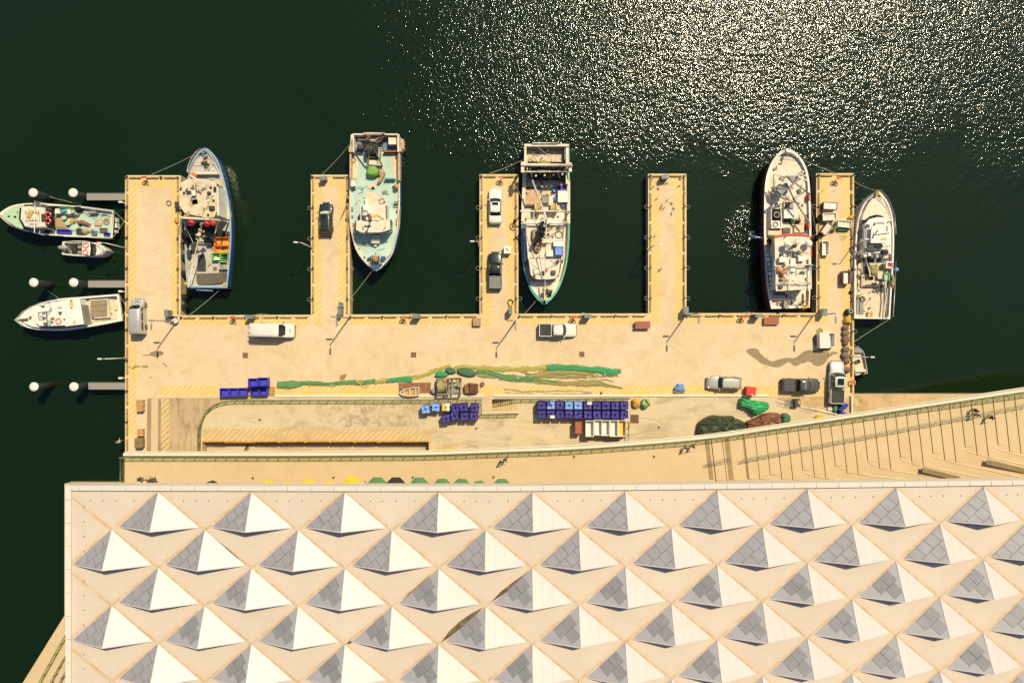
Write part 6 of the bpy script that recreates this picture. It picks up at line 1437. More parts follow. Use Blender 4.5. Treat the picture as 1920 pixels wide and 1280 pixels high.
part(b8, 'cabin_gear', GREY, lambda b: (b.pb(1657, 467, 1666, 478, 1.9, 2.5), b.pt([(1643, 440, 2.7), (1667, 437, 2.7)], .06), b.pt([(1636, 447, 2.7), (1646, 431, 3.2)], .08), b.pt([(1656, 464, 2.6), (1670, 461, 2.6)], .05), b.pb(1613, 449, 1625, 452, 1.6, 1.8), b.pt([(1615, 455, 1.8), (1624, 468, 1.9)], .08), b.pt([(1612, 476, 1.5), (1617, 472, 1.6)], .1)))
part(b8, 'exhaust_stack', BLACK, lambda b: (b.cyl(P(1661.5, 473, 2.6).x, P(1661.5, 473, 2.6).y, 1.9, 2.56, .33, n=14), b.pb(1641, 457, 1654, 465, 1.9, 2.45)))
part(b8, 'aft_machinery', WHITE, lambda b: [b.pb(1613 + k * 7.5, 471 + (k * 5 % 7), 1618 + k * 7.5, 477 + (k * 5 % 7), .2, 1.5 + (k % 3) * .25) for k in range(7)] + [b.pt([(1616 + k * 8, 470, 1.9), (1619 + k * 8, 481, 1.5)], .07) for k in range(6)], bevel=.03)
part(b8, 'derrick', CREAM, lambda b: (b.pt([(1622, 482, 2.6), (1631, 513, 1.4)], .1), b.pt([(1644, 478, 2.8), (1640, 492, 2.0)], .09), b.pt([(1673, 485, 2.0), (1657, 493, 1.6)], .05), b.pt([(1645, 495, 1.5), (1658, 494, 1.5)], .1), b.pt([(1631, 495, 1.4), (1631, 519, 1.2)], .06)))
part(b8, 'well', DGREY, lambda b: (b.pb(1617, 484, 1676, 492, .0, .1), b.pb(1617, 492, 1629, 513, 0, .1), b.pp([(1616, 534), (1650, 532), (1650, 538), (1616, 538)], 0, .35), b.pp([(1638, 534), (1660, 534), (1660, 548), (1638, 548)], .02, .12)))
part(b8, 'sorting_table', CREAM2, lambda b: (b.pb(1630, 493, 1646, 518, .7, .85), b.pb(1646, 508, 1656, 523, .3, .5), b.pb(1655, 528, 1662, 534, 0, .7), b.pb(1618, 514, 1622, 536, 0, .5)), bevel=.02)
part(b8, 'starboard_channel', GREY, lambda b: (b.pb(1662, 540, 1668, 596, 0, .3), b.pb(1606, 560, 1611, 589, 0, .12), b.pb(1612.5, 560, 1619, 589, 0, .12)))
part(b8, 'deck_hatch', WOODP, lambda b: b.pb(1627, 584.5, 1637, 594.5, 0, .35), bevel=.03)
part(b8, 'rub_rail', CREAM, lambda b: (b.pt([(1658, 526, .7), (1661, 560, .7), (1657, 596, .7)], .1), b.pt([(1616, 486, .7), (1616, 538, .7)], .08)))
part(b8, 'outrigger_pole', STEEL, lambda b: b.pt([(1680, 488, 1.6), (1678, 540, 1.6), (1674.5, 594, 1.6)], .06))
rails(b8, [(1676, 440, .9), (1673, 405, 1.2), (1666, 383, 1.4), (1657, 368, 1.6), (1647, 357, 1.8)], .6, STEEL, 1, 'bow_rail', .035); rails(b8, [(1610, 420, .9), (1616, 394, 1.2), (1625, 376, 1.4), (1635, 364, 1.6), (1643, 357, 1.8)], .5, STEEL, 1, 'bow_rail', .03)
part(b8, 'bow_roller', YELB, lambda b: (b.pb(1643, 356, 1648, 366, 1.5, 1.8), b.pt([(1649, 357, 1.9), (1656, 365, 1.7)], .06)))
tub('white tub with red inside on the white sharp bowed boat', 1661.5, 490, 1675, 503, .2, .9, WHTP, 0, inner=RED, wall=.2, depth=.25); tub('small mint green crate near the red tub', 1658, 512, 1668, 525, .1, .7, mat('mint crate plastic', (.25, .50, .30), .5, var=.3), 0, depth=.2)
buoy('pale blue ball fender hung outside the white sharp bowed boat', 1680.5, 505.5, .2, .30, mat('pale blue buoy', (.22, .33, .62), .4))
pcrate('violet blue crate on the deck of the white sharp bowed boat', 1641, 532, .2, BLUEP, .2, .45, .35, .3)
lump('net_heap', 'green and orange net heap on the sorting table', 'net heap', [(1631, 497), (1643, 496), (1647, 506), (1644, 517), (1634, 516), (1630, 508)], .86, .35, NETO, seed=4, bumps=.4)
lump('net_heap', 'yellow green weedy net along the right rail of the white boat', 'net heap', [(1670, 515), (1675, 514), (1677, 530), (1673, 545), (1669, 535)], .5, .35, NETO, seed=14, bumps=.5)
buoy('olive round float on the deck of the white boat', 1607.5, 556, .3, .3, NETO); coil('black and red hose coil on the deck of the white boat', 1617, 561, .05, .36, BLACK)
pcrate('brown box behind the sorting table of the white boat', 1628, 519, .1, GREY, .5, .6, .5, .4)

# ------------------------------------------------------------------ B9 tinny
b9 = boat('dinghy', 'small open aluminium dinghy moored at the outer east edge of the wharf', 'dinghy', 1613, 677)
hull(b9, [(1604.5, 704, 1627, 700), (1602, 692, 1626, 690), (1599.5, 665, 1622.5, 672), (1600.5, 657, 1619.5, 659), (1604, 650.5, 1611, 650.5), (1606.5, 648.5, 1607.5, 648.5)], -.8, -1.2, STEEL, STEEL, CREAM2, STEEL, .25, rw=.09)
part(b9, 'bow_plate', GREY, lambda b: b.pp([(1602, 661), (1619, 661), (1612, 652), (1607, 650), (1603, 653)], -.95, -.72))
part(b9, 'thwart', CREAM, lambda b: (b.pb(1604, 692, 1624, 697, -1.2, -.75),), bevel=.02)
def ob9(b):
    p = P(1616, 703, -.8); b.ball(p + Vector((0, 0, .3)), .3, 0, 12, 8, sx=.8, sy=1.2, sz=.8); b.box(p.x, p.y - .35, -1.9, .14, .22, 1.2); b.bar((p.x + .1, p.y - .3, -.7), (p.x + .05, p.y - .9, -.8), .06)
part(b9, 'outboard_motor', BLACK, ob9)
pcrate('dark bag lying in the aluminium dinghy', 1609, 678, -1.2, DGREY, .5, .6, .5, .3); tub('red fuel can at the stern of the aluminium dinghy', 1620, 695, 1626, 700, -1.2, .35, RED, 0, depth=.03, name='fuel_can', cat='fuel can')

# small fittings, pipes and cables scattered over the working decks
CFIT = [DGREY, GREY, WHITE, RUST, BLACK, STEEL, YELB, CREAM2]
def fittings(root, u0, v0, u1, v1, z, n, seed, cables=4):
    r_ = random.Random(seed)
    for k in range(n):
        u, v = r_.uniform(u0, u1), r_.uniform(v0, v1); p = P(u, v, z); a = r_.uniform(0, PI); t = r_.random(); m_ = CFIT[r_.randrange(len(CFIT))]; b = MB()
        if t < .3: b.box(p.x, p.y, z, r_.uniform(.15, .4), r_.uniform(.1, .28), r_.uniform(.1, .3), a); nm = 'cleat'
        elif t < .5: b.cyl(p.x, p.y, z, z + r_.uniform(.15, .45), r_.uniform(.07, .16), n=10); nm = 'vent'
        elif t < .75: l = r_.uniform(.5, 1.4); d = Vector((math.cos(a), math.sin(a), 0)) * l / 2; b.bar(p - d + Vector((0, 0, .05)), p + d + Vector((0, 0, .05 + r_.uniform(0, .3))), r_.uniform(.025, .05), 5); nm = 'pipe'
        else: b.box(p.x, p.y, z, r_.uniform(.4, .8), r_.uniform(.3, .6), .06, a * .1); nm = 'lid'
        b.build(nm, m_, root)
    for k in range(cables):
        u, v = r_.uniform(u0, u1), r_.uniform(v0, v1); pts = []
        for q in range(5): pts.append((min(max(u, u0), u1), min(max(v, v0), v1), z + .03)); u += r_.uniform(-9, 9); v += r_.uniform(-9, 9)
        b = MB(); b.tube([P(q.x, q.y, q.z) for q in crs(pts, 5)], .022, 4); b.build('cable', [BLACK, NETT, ROPE, BLUEL][k % 4], root)
for args in ((b4, 353, 442, 424, 508, .13, 16, 1), (b4, 368, 300, 402, 320, 1.3, 6, 2, 2), (b4, 346, 345, 400, 402, 4.15, 12, 3, 4), (b5, 661, 350, 742, 384, .57, 12, 4, 4), (b5, 666, 256, 742, 283, .63, 16, 5, 4), (b5, 664, 392, 676, 440, .57, 5, 6, 1), (b5, 672, 456, 734, 478, .62, 7, 7, 2), (b6, 985, 340, 1060, 412, .3, 20, 8, 5), (b6, 995, 425, 1050, 518, 2.56, 16, 9, 5), (b6, 989, 277, 1058, 304, .33, 12, 10, 4), (b7, 1446, 312, 1508, 432, .82, 22, 11, 6), (b7, 1456, 448, 1516, 540, 3.26, 22, 12, 6), (b7, 1450, 552, 1514, 574, .7, 12, 13, 3), (b8, 1608, 484, 1668, 592, .04, 24, 14, 6), (b8, 1626, 416, 1666, 472, 1.93, 10, 15, 3), (b1, 104, 392, 206, 440, -.04, 20, 16, 5), (b3, 90, 566, 150, 606, 1.87, 5, 17, 1), (b2, 125, 455, 150, 477, -.45, 6, 18, 1)): fittings(*args)
ty = None
for u, v, w_ in ((655, 360, 'the teal trawler'), (656.5, 412, 'the teal trawler'), (977.5, 445, 'the cream trawler'), (978.5, 392, 'the cream trawler'), (1521.5, 505, 'the maroon trawler'), (1521.5, 462, 'the maroon trawler'), (1519.5, 385, 'the maroon trawler')):
    b = MB(); p = P(u, v, .2); lab = f'black tyre fender hanging on the pier side of {w_}'
    if ty is None: b.torus((0, 0, 0), .33, .13, 0, 18, 8, nrm=(1, 0, 0)); ty = b.build('tyre_fender', BLACK, loc=(0, 0, 0)); ty.location = p; tag(ty, lab, 'tyre', 'tyre fenders of ' + w_)
    else: dup(ty, p, 0, lab, 'tyre fenders of ' + w_)
# ------------------------------------------------------------------ ropes
rope('pale rope from the blue trawler bow to the end of the widest pier', (364, 290, 1.6), (284, 327, .2)); rope('pale rope from the blue trawler stern to the quay', (411, 544, .6), (352, 593, .2))
rope('thin rope from the teal trawler stern to its pier end', (659, 266, 1.2), (602, 329, .2), .4, .022); rope('pale rope from the teal trawler bow to the quay corner', (699, 506, 1.7), (655, 562, .2), .2)
rope('pale sagging rope from the cream trawler stern to the pier end', (981, 299, 1.2), (918, 325, .2), .6, .032); rope('pale rope from the cream trawler bow to the quay', (1006, 563, 1.3), (980, 592, .2), .2, .032); rope('thin rope from the cream trawler side to its pier', (980, 378, 1.0), (968, 345, .2), .2, .022)
rope('thin rope from the maroon trawler bow to the pier end', (1478, 287, 1.9), (1570, 326, .2), .3, .026); rope('thin rope from the sharp bowed white boat to the pier end', (1642, 358, 1.7), (1597, 338, .2), .3, .026)
rope('thin rope from the sharp bowed white boat stern to the wharf edge', (1669, 598, .8), (1601, 641, .2), .2, .026); rope('thin rope along the side of the maroon trawler to its pier', (1518, 370, 1.2), (1532, 440, .2), .1, .02)
rope('thin rope from the outer pile to the mint green boat', (70, 363, -.6), (151, 384, .7), .2, .026); rope('bowed rope from the mint green boat stern to the wharf, upper', (215, 397, .8), (236, 420, .2), .2, .024); rope('bowed rope from the mint green boat stern to the wharf, lower', (212, 444, .8), (235, 410, .2), .2, .024)
rope('rope from the white boat stern to the wharf, upper', (224, 553, .5), (236, 575, .2), .1, .024); rope('rope from the white boat stern to the wharf, lower', (229, 598, .5), (236, 577, .2), .1, .024)
rope('short rope from the aluminium dinghy bow to the wharf', (1606, 650, -.6), (1601, 643, .2), .05, .02)
# ------------------------------------------------------------------ piles and catwalks west of the wharf
pile = thing('mooring_pile', 'x', 'mooring pile', (0, 0, 0)); ORG[pile.name] = Vector()
m = MB(); m.cyl(0, 0, ZW - 2, 2.05, .50, .50, 18); m.build('shaft', mat('black pile sleeve', (.014, .015, .013), .6, dirt=(.08, .08, .06), damt=.6, scale=2.5), pile)
m = MB(); m.cyl(0, 0, 2.0, 2.15, .60, .62, 20); m.ball((0, 0, 2.15), .62, n=20, k=6, sz=.32, half=True); m.build('cap', mat('weathered pile cap', (.66, .62, .55), .5, var=.12, scale=2, dirt=(.36, .30, .2), damt=.6), pile)
rows = ('topmost', 'middle', 'lowest'); i = 0
for r_, v in enumerate((361, 529.5, 725)):
    for c_, u in enumerate((60.5, 135.5)):
        lab = f'black mooring pile with white cap, {"outer" if c_ == 0 else "inner"} one beside the {rows[r_]} catwalk'
        q = P(u + (0, 1, 1.5)[r_], v, 2.3); q.z = 0
        if i == 0: pile.location = q; pile['label'] = lab; pile['group'] = 'mooring piles west of the wharf'
        else: dup(pile, q, 0, lab, 'mooring piles west of the wharf')
        i += 1
for v0, v1, u0, lab in ((362.5, 375, 163, 'topmost'), (526, 538.5, 165.5, 'middle'), (717, 729.5, 166, 'lowest')):
    cw = thing('catwalk', f'grey mesh catwalk sticking out from the west edge, {lab} of three', 'catwalk', P(200, (v0 + v1) / 2), 'catwalks west of the wharf')
    m = MB(); m.pb(u0, v0, 235.5, v1, -.25, -.02); m.build('deck_grating', mat('grey grating', (.26, .235, .20), .7, var=.15, scale=5, bmp=.4), cw)
    m = MB(); m.pb(u0, v0 - .4, 235, v0 + .5, -.3, .02); m.pb(u0, v1 - .5, 235, v1 + .4, -.3, .02); m.pb(u0 - .6, v0, u0 + .5, v1, -.3, .02); m.build('edge_beam', STEEL, cw)
    m = MB(); a = P(u0 + 5, (v0 + v1) / 2)
    m.cyl(a.x, a.y, -4, -.3, .2, n=10); m.build('support_post', BLACK, cw)

# ------------------------------------------------------------------ lamps
def yard_lamp(lab, u, v, h=6.7):
    p = P(u, v); t = thing('street_lamp', lab, 'street lamp', p, 'tall lamps along the quay')
    m = MB(); m.cyl(p.x, p.y, 0, h, .11, .075, 10); m.build('pole', STEEL, t)
    m = MB(); m.box(p.x, p.y, 0, .4, .4, .06); m.build('base_plate', STEEL, t)
    m = MB(); m.bar((p.x, p.y, h), (p.x, p.y - .5, h + .05), .04); m.box(p.x, p.y - .9, h - .02, .24, .85, .1); m.build('lamp_head', GREY, t, bevel=.03)
    m = MB(); m.bar((p.x, p.y, h * .78), (p.x - .35, p.y, h * .78 + .05), .04); m.box(p.x - .72, p.y, h * .78, .8, .24, .1); m.build('lamp_head', GREY, t, bevel=.03)
for u, v, w_ in ((331, 603, 'at the inner corner of the widest pier'), (654.5, 596.5, 'at the root of the black estate pier'), (966, 603, 'at the root of the white saloon pier'), (1285.5, 591, 'at the root of the empty pier'), (1524.5, 591, 'at the root of the fish tub pier')): yard_lamp('tall two armed grey lamp standing ' + w_, u, v)
def edge_lamp(lab, u, v, du, dv, h=4.9):
    p = P(u, v); t = thing('edge_lamp', lab, 'street lamp', p, 'low lamps on the wharf edge'); d = Vector((du, -dv, 0)).normalized()
    m = MB(); m.cyl(p.x, p.y, -.2, h, .075, .06, 9); m.build('pole', WHITE, t); q = p + d * .9
    m = MB(); m.bar((p.x, p.y, h), (p.x + d.x * .3, p.y + d.y * .3, h + .02), .04); m.box(p.x + d.x * .75, p.y + d.y * .6, h - .03, .62, .22, .11, math.atan2(d.y, d.x), top=.8); m.build('lamp_head', WHITE, t, bevel=.03)
    m = MB(); m.box(p.x, p.y, -.02, .26, .26, .3); m.build('base', STEEL, t)
edge_lamp('white edge lamp on the west edge next to the small motor boat', 236, 465, -1, 0); edge_lamp('white edge lamp on the west edge above the lowest catwalk', 236, 671, -1, 0)
edge_lamp('white edge lamp on the west side of the black estate pier', 585, 464.5, -1, -.1); edge_lamp('white edge lamp on the west side of the white saloon pier', 899, 462, -1, 0); edge_lamp('white edge lamp on the west side of the empty pier', 1215, 468, 1, 0)
edge_lamp('white edge lamp on the east edge beside the sharp bowed white boat', 1600.5, 458, -.3, 0); edge_lamp('white edge lamp on the east edge above the aluminium dinghy', 1595, 668, 1, 0, 4.4)
# brackets/cameras on short posts along the west edge
for v, w_ in ((381, 'beside the mint green boat'), (547, 'above the white cruiser stern'), (708, 'above the lowest catwalk')):
    p = P(234, v); t = thing('service_post', f'short white service post on the west edge {w_}', 'post', p)
    m = MB(); m.box(p.x, p.y, -.1, .14, .14, .8); m.build('post', WHITE, t); m = MB(); m.box(p.x - .15, p.y, .68, .55, .26, .22); m.build('box', WHITE, t, bevel=.03)

# ------------------------------------------------------------------ service pedestals, life buoy posts, boxes on the quay
def pedestal(lab, u, v, w_=.95, d_=.42, h=1.5, m_=None, rot=0):
    p = P(u, v); t = thing('service_pedestal', lab, 'service pedestal', p, 'service pedestals on the quay')
    m = MB(); m.box(p.x, p.y, 0, w_, d_, h, rot); m.build('cabinet', m_ or mat('blue grey cabinet', (.17, .18, .185), .5), t, bevel=.03)
    m = MB(); m.box(p.x, p.y, h, w_ + .08, d_ + .08, .06, rot); m.build('lid', mat('blue grey cabinet', (.17, .18, .185)), t, bevel=.02)
    m = MB(); m.box(p.x, p.y + d_ / 2 + .01, .4, w_ * .7, .03, .7, rot); m.build('door', GREY, t)
for u, v, w_ in ((474.5, 594.5, 'the berth of the blue trawler'), (783, 594, 'the berth of the teal trawler'), (1100, 593.5, 'the berth of the cream trawler'), (1416, 592.5, 'the berth of the maroon trawler')): pedestal('grey service cabinet on the quay at the head of ' + w_, u, v)
for u, v, w_ in ((321, 588, 'at the inner corner of the widest pier'), (641.5, 585, 'at the root of the black estate pier'), (957, 583, 'at the root of the white saloon pier')): pedestal('upright grey cabinet ' + w_, u, v, .45, .9, 1.4)
pedestal('white cabinet at the root of the empty pier', 1282.5, 583, .45, .95, 1.5, WHITE); pedestal('white cabinet at the root of the fish tub pier', 1539, 586, .55, .95, 1.3, WHITE); pedestal('small white cabinet on the black estate pier', 642, 572, .55, .6, .9, WHITE)
pedestal('dark tilted cabinet at the sea end of the empty pier', 1244, 335, .95, .55, 1.1, DGREY, .2); pedestal('dark cabinet at the sea end of the black estate pier', 609, 338, .8, .5, 1.1, None, .15)
pedestal('electric box with white round top beside the lamp on the widest pier', 327, 599, .9, .85, .35, DGREY)
m = MB(); p = P(329, 601.5, .5); m.cyl(p.x, p.y, .42, .75, .38, .34, 16); m.bar((p.x - .3, p.y, .78), (p.x + .3, p.y + .2, .78), .04); tag(m.build('cable_reel', WHITE), 'white cable reel on the box beside the widest pier lamp', 'cable reel')
for u, v, w_ in ((441, 597, 'the berth of the blue trawler'), (759, 596.5, 'the berth of the teal trawler'), (1076, 596, 'the berth of the cream trawler'), (1391, 595, 'the berth of the maroon trawler'), (940, 337, 'the sea end of the white saloon pier'), (277, 337, 'the sea end of the widest pier'), (1567, 338, 'the sea end of the fish tub pier')):
    p = P(u, v); t = thing('life_buoy_post', f'life buoy post with coiled rope at {w_}', 'life buoy post', p, 'life buoy posts on the quay')
    m = MB(); m.cyl(p.x, p.y, 0, 1.3, .06, n=8); m.build('post', WHITE, t); m = MB(); m.torus((p.x, p.y + .12, 1.05), .30, .08, 0, 18, 7, nrm=(0, 1, .5)); m.build('ring', REDB if u < 600 else ORNR, t)
    m = MB()
    for k in range(3): m.torus((p.x - .15 + .07 * k, p.y - .45 - .05 * k, .05 + .04 * k), .30 - .03 * k, .035, 0, 16, 5)
    m.build('rope_coil', NETT, t)
# quay ladders with light hand loops
for u, v, w_ in ((490, 590.5, 'blue trawler'), (775, 589.8, 'teal trawler'), (1094, 588.6, 'cream trawler'), (1405, 587.2, 'maroon trawler')):
    p = P(u, v); t = thing('quay_ladder', f'steel ladder with hand loops in the quay wall at the {w_} berth', 'ladder', p, 'quay ladders')
    for s in (-1, 1):
        m = MB(); m.tube([(p.x + s * .3, p.y - .35, .05), (p.x + s * .3, p.y - .3, .75), (p.x + s * .3, p.y + .1, .8), (p.x + s * .3, p.y + .15, -1.9)], .035, 5); m.build('stile', STEEL, t)
    m = MB()
    for k in range(7): m.bar((p.x - .3, p.y + .15, -.1 - k * .28), (p.x + .3, p.y + .15, -.1 - k * .28), .025)
    m.build('rung', STEEL, t)
def timber_pallet(lab, u0, v0, u1, v1, n, horiz, m_, h=.16, levels=1, rot=0):
    a, c = P(u0, v0), P(u1, v1); cx, cy, sx, sy = (a.x + c.x) / 2, (a.y + c.y) / 2, abs(c.x - a.x), abs(c.y - a.y)
    t = thing('timber_pallet', lab, 'pallet', (cx, cy, 0)); b = MB()
    for lv in range(levels):
        z = lv * (h + .02)
        for i in range(n):
            f = (i + .5) / n - .5
            if horiz: b.box(cx, cy + f * sy, z + h - .03, sx, sy / n * .72, .035)
            else: b.box(cx + f * sx, cy, z + h - .03, sx / n * .72, sy, .035)
    b.build('slat', m_, t); b = MB()
    for lv in range(levels):
        for f in (-.42, 0, .42):
            z = lv * (h + .02)
            if horiz: b.box(cx + f * sx, cy, z, .1, sy, h - .03)
            else: b.box(cx, cy + f * sy, z, sx, .1, h - .03)
    b.build('bearer', m_, t)
timber_pallet('orange brown pallet right of the empty blue tubs', 502.5, 724, 516.5, 741.5, 6, True, WOODP)
timber_pallet('stack of orange brown pallets at the upper end of the left lane kerb', 261, 748.5, 273, 770, 5, False, WOODP, levels=5); timber_pallet('pallet with square openings below on the left lane kerb', 261, 803, 272.5, 816, 3, False, WOODP, levels=4); timber_pallet('dark slatted pallet stack nearest the promenade on the left lane kerb', 259.5, 819.5, 272.5, 837, 8, True, WOODB, levels=6)
def timber_stack(lab, u0, v0, u1, v1, h):
    a, c = P(u0, v0, h), P(u1, v1, h); t = thing('timber_bench', lab, 'timber bench', P((u0 + u1) / 2, (v0 + v1) / 2)); n = 4; b = MB()
    for i in range(n):
        y = a.y + (c.y - a.y) * (i + .5) / n; b.box((a.x + c.x) / 2 + RN.uniform(-.05, .05), y, h - .1, c.x - a.x, abs(c.y - a.y) / n * .9, .1)
    b.build('plank', WOODR, t, bevel=.01); b = MB(); b.box((a.x + c.x) / 2, (a.y + c.y) / 2, 0, (c.x - a.x) * .92, abs(c.y - a.y) * .85, h - .1); b.build('frame', WOODR, t)
timber_stack('red brown slatted bench box left of the empty pier root lamp', 1191, 602, 1219.5, 616, .75); timber_stack('red brown slatted bench box below the maroon trawler berth', 1432.5, 594.5, 1461, 608.5, .45)
b = MB(); b.pb(886.5, 596, 901, 611, 0, .55); tag(b.build('wooden_box', CANV, bevel=.03), 'tan square box at the left root of the white saloon pier', 'box')
wb = thing('white_cool_box', 'white lidded box with dark label marks between saloon and black ute', 'cool box', P(951, 468)); m = MB(); m.pb(945, 461.5, 957.5, 475, 0, .85); m.build('body', WHITE, wb, bevel=.04); m = MB(); m.pb(944.6, 461, 957.9, 475.4, .86, .95); m.build('lid', WHITEC, wb, bevel=.03)
m = MB(); m.pt([(948, 466, .97), (952, 467.5, .97)], .05); m.pt([(951, 469, .97), (954, 470.5, .97)], .05); m.pt([(951.5, 467, .97), (951, 469.5, .97)], .045); m.build('handle', DGREY, wb)
coil('dark mooring line looped on the black ute pier edge', 957, 567, .02, .4, NETK); lump('rope_heap', 'yellow rope heap at the root of the white saloon pier', 'rope heap', circ(957, 573, 4, 3, 8, 3), 0, .3, YELB, seed=3)
coil('brown hose loop hanging on the east side of the white saloon pier', 962.5, 425, .02, .5, RUST); lump('rope_heap', 'dark net rag on the edge beside the white saloon', 'rope heap', circ(965, 414, 2.2, 4, 8, 4), 0, .35, NETK, seed=2)
coil('round tyre lying on the widest pier beside the wheelhouse of the blue trawler', 317, 381, .05, .36, GREY)
hb_ = thing('hoist_box', 'dark winch box with grey cover on the east edge of the widest pier', 'winch', P(332, 385)); m = MB(); m.pb(327, 378, 336, 390, 0, 1.0); m.build('cabinet', DGREY, hb_, bevel=.04); m = MB(); m.pb(335, 379, 343, 393, 0, .8); m.build('side_cover', GREY, hb_, bevel=.04)
lump('rope_heap', 'yellow weedy rope heap on the edge beside the blue trawler', 'rope heap', circ(333, 413, 3.5, 6, 9, 5, .3), 0, .5, YELB, seed=6); lump('rope_heap', 'dark rope bundle on the edge of the teal trawler pier', 'rope heap', circ(652, 377, 2.2, 5, 8, 6, .3), 0, .5, NETK, seed=7); lump('rope_heap', 'second dark rope bundle lower on the edge of the teal trawler pier', 'rope heap', circ(650, 410, 2.5, 4, 8, 7, .3), 0, .45, NETO, seed=8)
m = MB(); m.pt([(638, 412, .1), (649, 386, .9)], .05); tag(m.build('boat_hook', GREY), 'boat hook leaning on the edge of the teal trawler pier', 'boat hook')

# ------------------------------------------------------------------ fish tubs
tubs_blue = [('empty deep blue tub at the left end of the row of three', 411.5, 727.5, 428.5, 743.5, 0, .95), ('empty deep blue tub in the middle of the row of three', 428.8, 727.3, 445.3, 743, 0, .95), ('empty deep blue tub at the right end of the row of three', 445.6, 727, 463, 742.6, 0, .95),
             ('empty deep blue tub at the lower left of the square of four', 469.5, 726.5, 485, 741, 0, .95), ('empty deep blue tub at the lower right of the square of four', 485.3, 725.8, 500.8, 741, 0, .95), ('raised empty deep blue tub at the upper left of the square of four', 464.8, 709, 482.5, 724.5, .95, .95), ('raised empty deep blue tub at the upper right of the square of four', 482.8, 707.5, 502.5, 723.8, .95, .95)]
BI = mat('lit blue tub floor', (.062, .055, .46), .5, var=.2, scale=4, dirt=(.16, .15, .5), damt=.4)
for lab, u0, v0, u1, v1, z, h in tubs_blue: tub(lab, u0, v0, u1, v1, z, h, BLUEP, .01, BI, .09, .62, 'blue_tub')
for lab, u0, v0, u1, v1 in (('deep blue tub carrying the upper left tub of the square of four', 465, 709, 482, 724.5), ('deep blue tub carrying the upper right tub of the square of four', 483, 708, 502, 724)): tub(lab, u0, v0, u1, v1, 0, .94, BLUEP, .01, BI, .09, .42, 'blue_tub')
b = MB(); b.pb(462, 726, 468.5, 742, 0, .3); tag(b.build('cardboard_box', mat('tan cardboard', (.50, .26, .13), .8)), 'small tan board wedged between the two groups of blue tubs', 'board')
wt = [('first tall white tub from the left, standing alone next to the red crate', 1098, 788, 1113.6, 818.5), ('second tall white tub from the left, set higher than its neighbours', 1114.3, 786.5, 1129, 816), ('third tall white tub from the left, in the middle of the five', 1128.4, 787.5, 1143.4, 817), ('fourth tall white tub from the left, beside the yellow lined one', 1143.9, 787.5, 1159, 818.5), ('rightmost tall tub with yellow inside', 1159.2, 787.5, 1174.3, 818.3)]
for i, (lab, u0, v0, u1, v1) in enumerate(wt):
    for lv in (0, 1): tub(lab if lv else lab.replace('tall', 'lower').replace('standing alone', 'stacked below'), u0, v0, u1, v1, lv * .92, .92 if lv else .91, WHTP, 0, (YELP if i == 4 else WHTP), .07, .75, 'white_tub')
tub('red brown tub standing left of the five white tubs', 1078.3, 790, 1091.5, 812.8, .0, 1.6, mat('red brown plastic', (.36, .10, .055), .5, var=.25, scale=3), 0, mat('red brown plastic', (.36, .10, .055)), .06, .12, 'red_tub', 'tub')
def bigtub(lab, u, v, w_, l_, h, rot, m_, inner, z=0, depth=.25, cat='tub'):
    p = P(u, v, z + h); return tubw(lab, p.x, p.y, z, w_, l_, h, m_, rot, inner, .09, depth, 'fish_tub', cat)
FISH = mat('pale ice and fish', (.60, .54, .46), .5, var=.3, scale=4, dirt=(.38, .27, .19), damt=.6)
bigtub('brown walled tub with white lid nearest the sea end of the tub pier', 1557, 386, 1.95, 1.05, .95, -.06, mat('maroon grey plastic', (.22, .13, .10), .6), mat('white tub lid', (.66, .60, .55), .5, dirt=(.45, .3, .2), damt=.4), depth=.05)
bigtub('white tub of ice and fish below the white lidded tub', 1556, 406, 1.95, 1.05, .95, .06, WHTP, FISH); bigtub('white tub of ice beside the pier edge with a dark green side', 1584, 419.5, 1.9, 1.0, .9, -.1, WHTP, FISH)
bigtub('tilted maroon edged tub of white goods among the tubs on the pier', 1550.5, 429, .95, 1.8, .85, -.62, mat('maroon grey plastic', (.22, .13, .10)), FISH, depth=.12)
bigtub('upright white tub with bright floor below the tilted tub', 1548.5, 465, 1.0, 2.05, .7, 0, WHTP, WHTP, depth=.5); bigtub('maroon tub with white floor at the east edge of the tub pier', 1588, 520, 1.05, 1.85, .95, 0, mat('maroon tub plastic', (.25, .10, .085), .5), WHTP, depth=.35)
m = MB(); m.pb(1572, 424, 1594, 432, 0, .5); tag(m.build('tub_shadow_block', mat('dark green shadow tone', (.05, .17, .06), .5), bevel=.04), 'low green tub tucked under the ice tub', 'tub')  # low dark green block, the ice tub's green shadow built as a shape
coil('lime green hose ring hanging on the low green tub', 1567, 427, .9, .16, GRNP)
lump('rag_heap', 'red rag on the end of the tilted tub', 'rag', circ(1541.5, 437, 2.2, 1.8, 8, 5), .86, .15, RED, seed=2); lump('rag_heap', 'orange gear heap right of the tilted tub', 'gear heap', circ(1561, 432, 3, 4, 9, 5, .3), 0, .5, mat('orange gear', (.50, .24, .05), .7, var=.5, scale=4), seed=4)
lump('hose_heap', 'black hose heap at the pier edge left of the ice tub', 'hose heap', [(1528, 412), (1535, 402), (1543, 398), (1545, 401), (1537, 408), (1534, 418), (1529, 420)], 0, .5, NETK, seed=6, bumps=.4); lump('hose_heap', 'second black hose heap beside the tilted tub', 'hose heap', [(1527, 446), (1536, 436), (1541, 440), (1533, 450), (1528, 455)], 0, .6, NETK, seed=8, bumps=.4)
lump('rope_heap', 'yellow rope heap at the east edge beside the ice tub', 'rope heap', [(1587, 410), (1593, 404), (1602, 403), (1599, 409), (1590, 412)], 0, .4, YELB, seed=2)
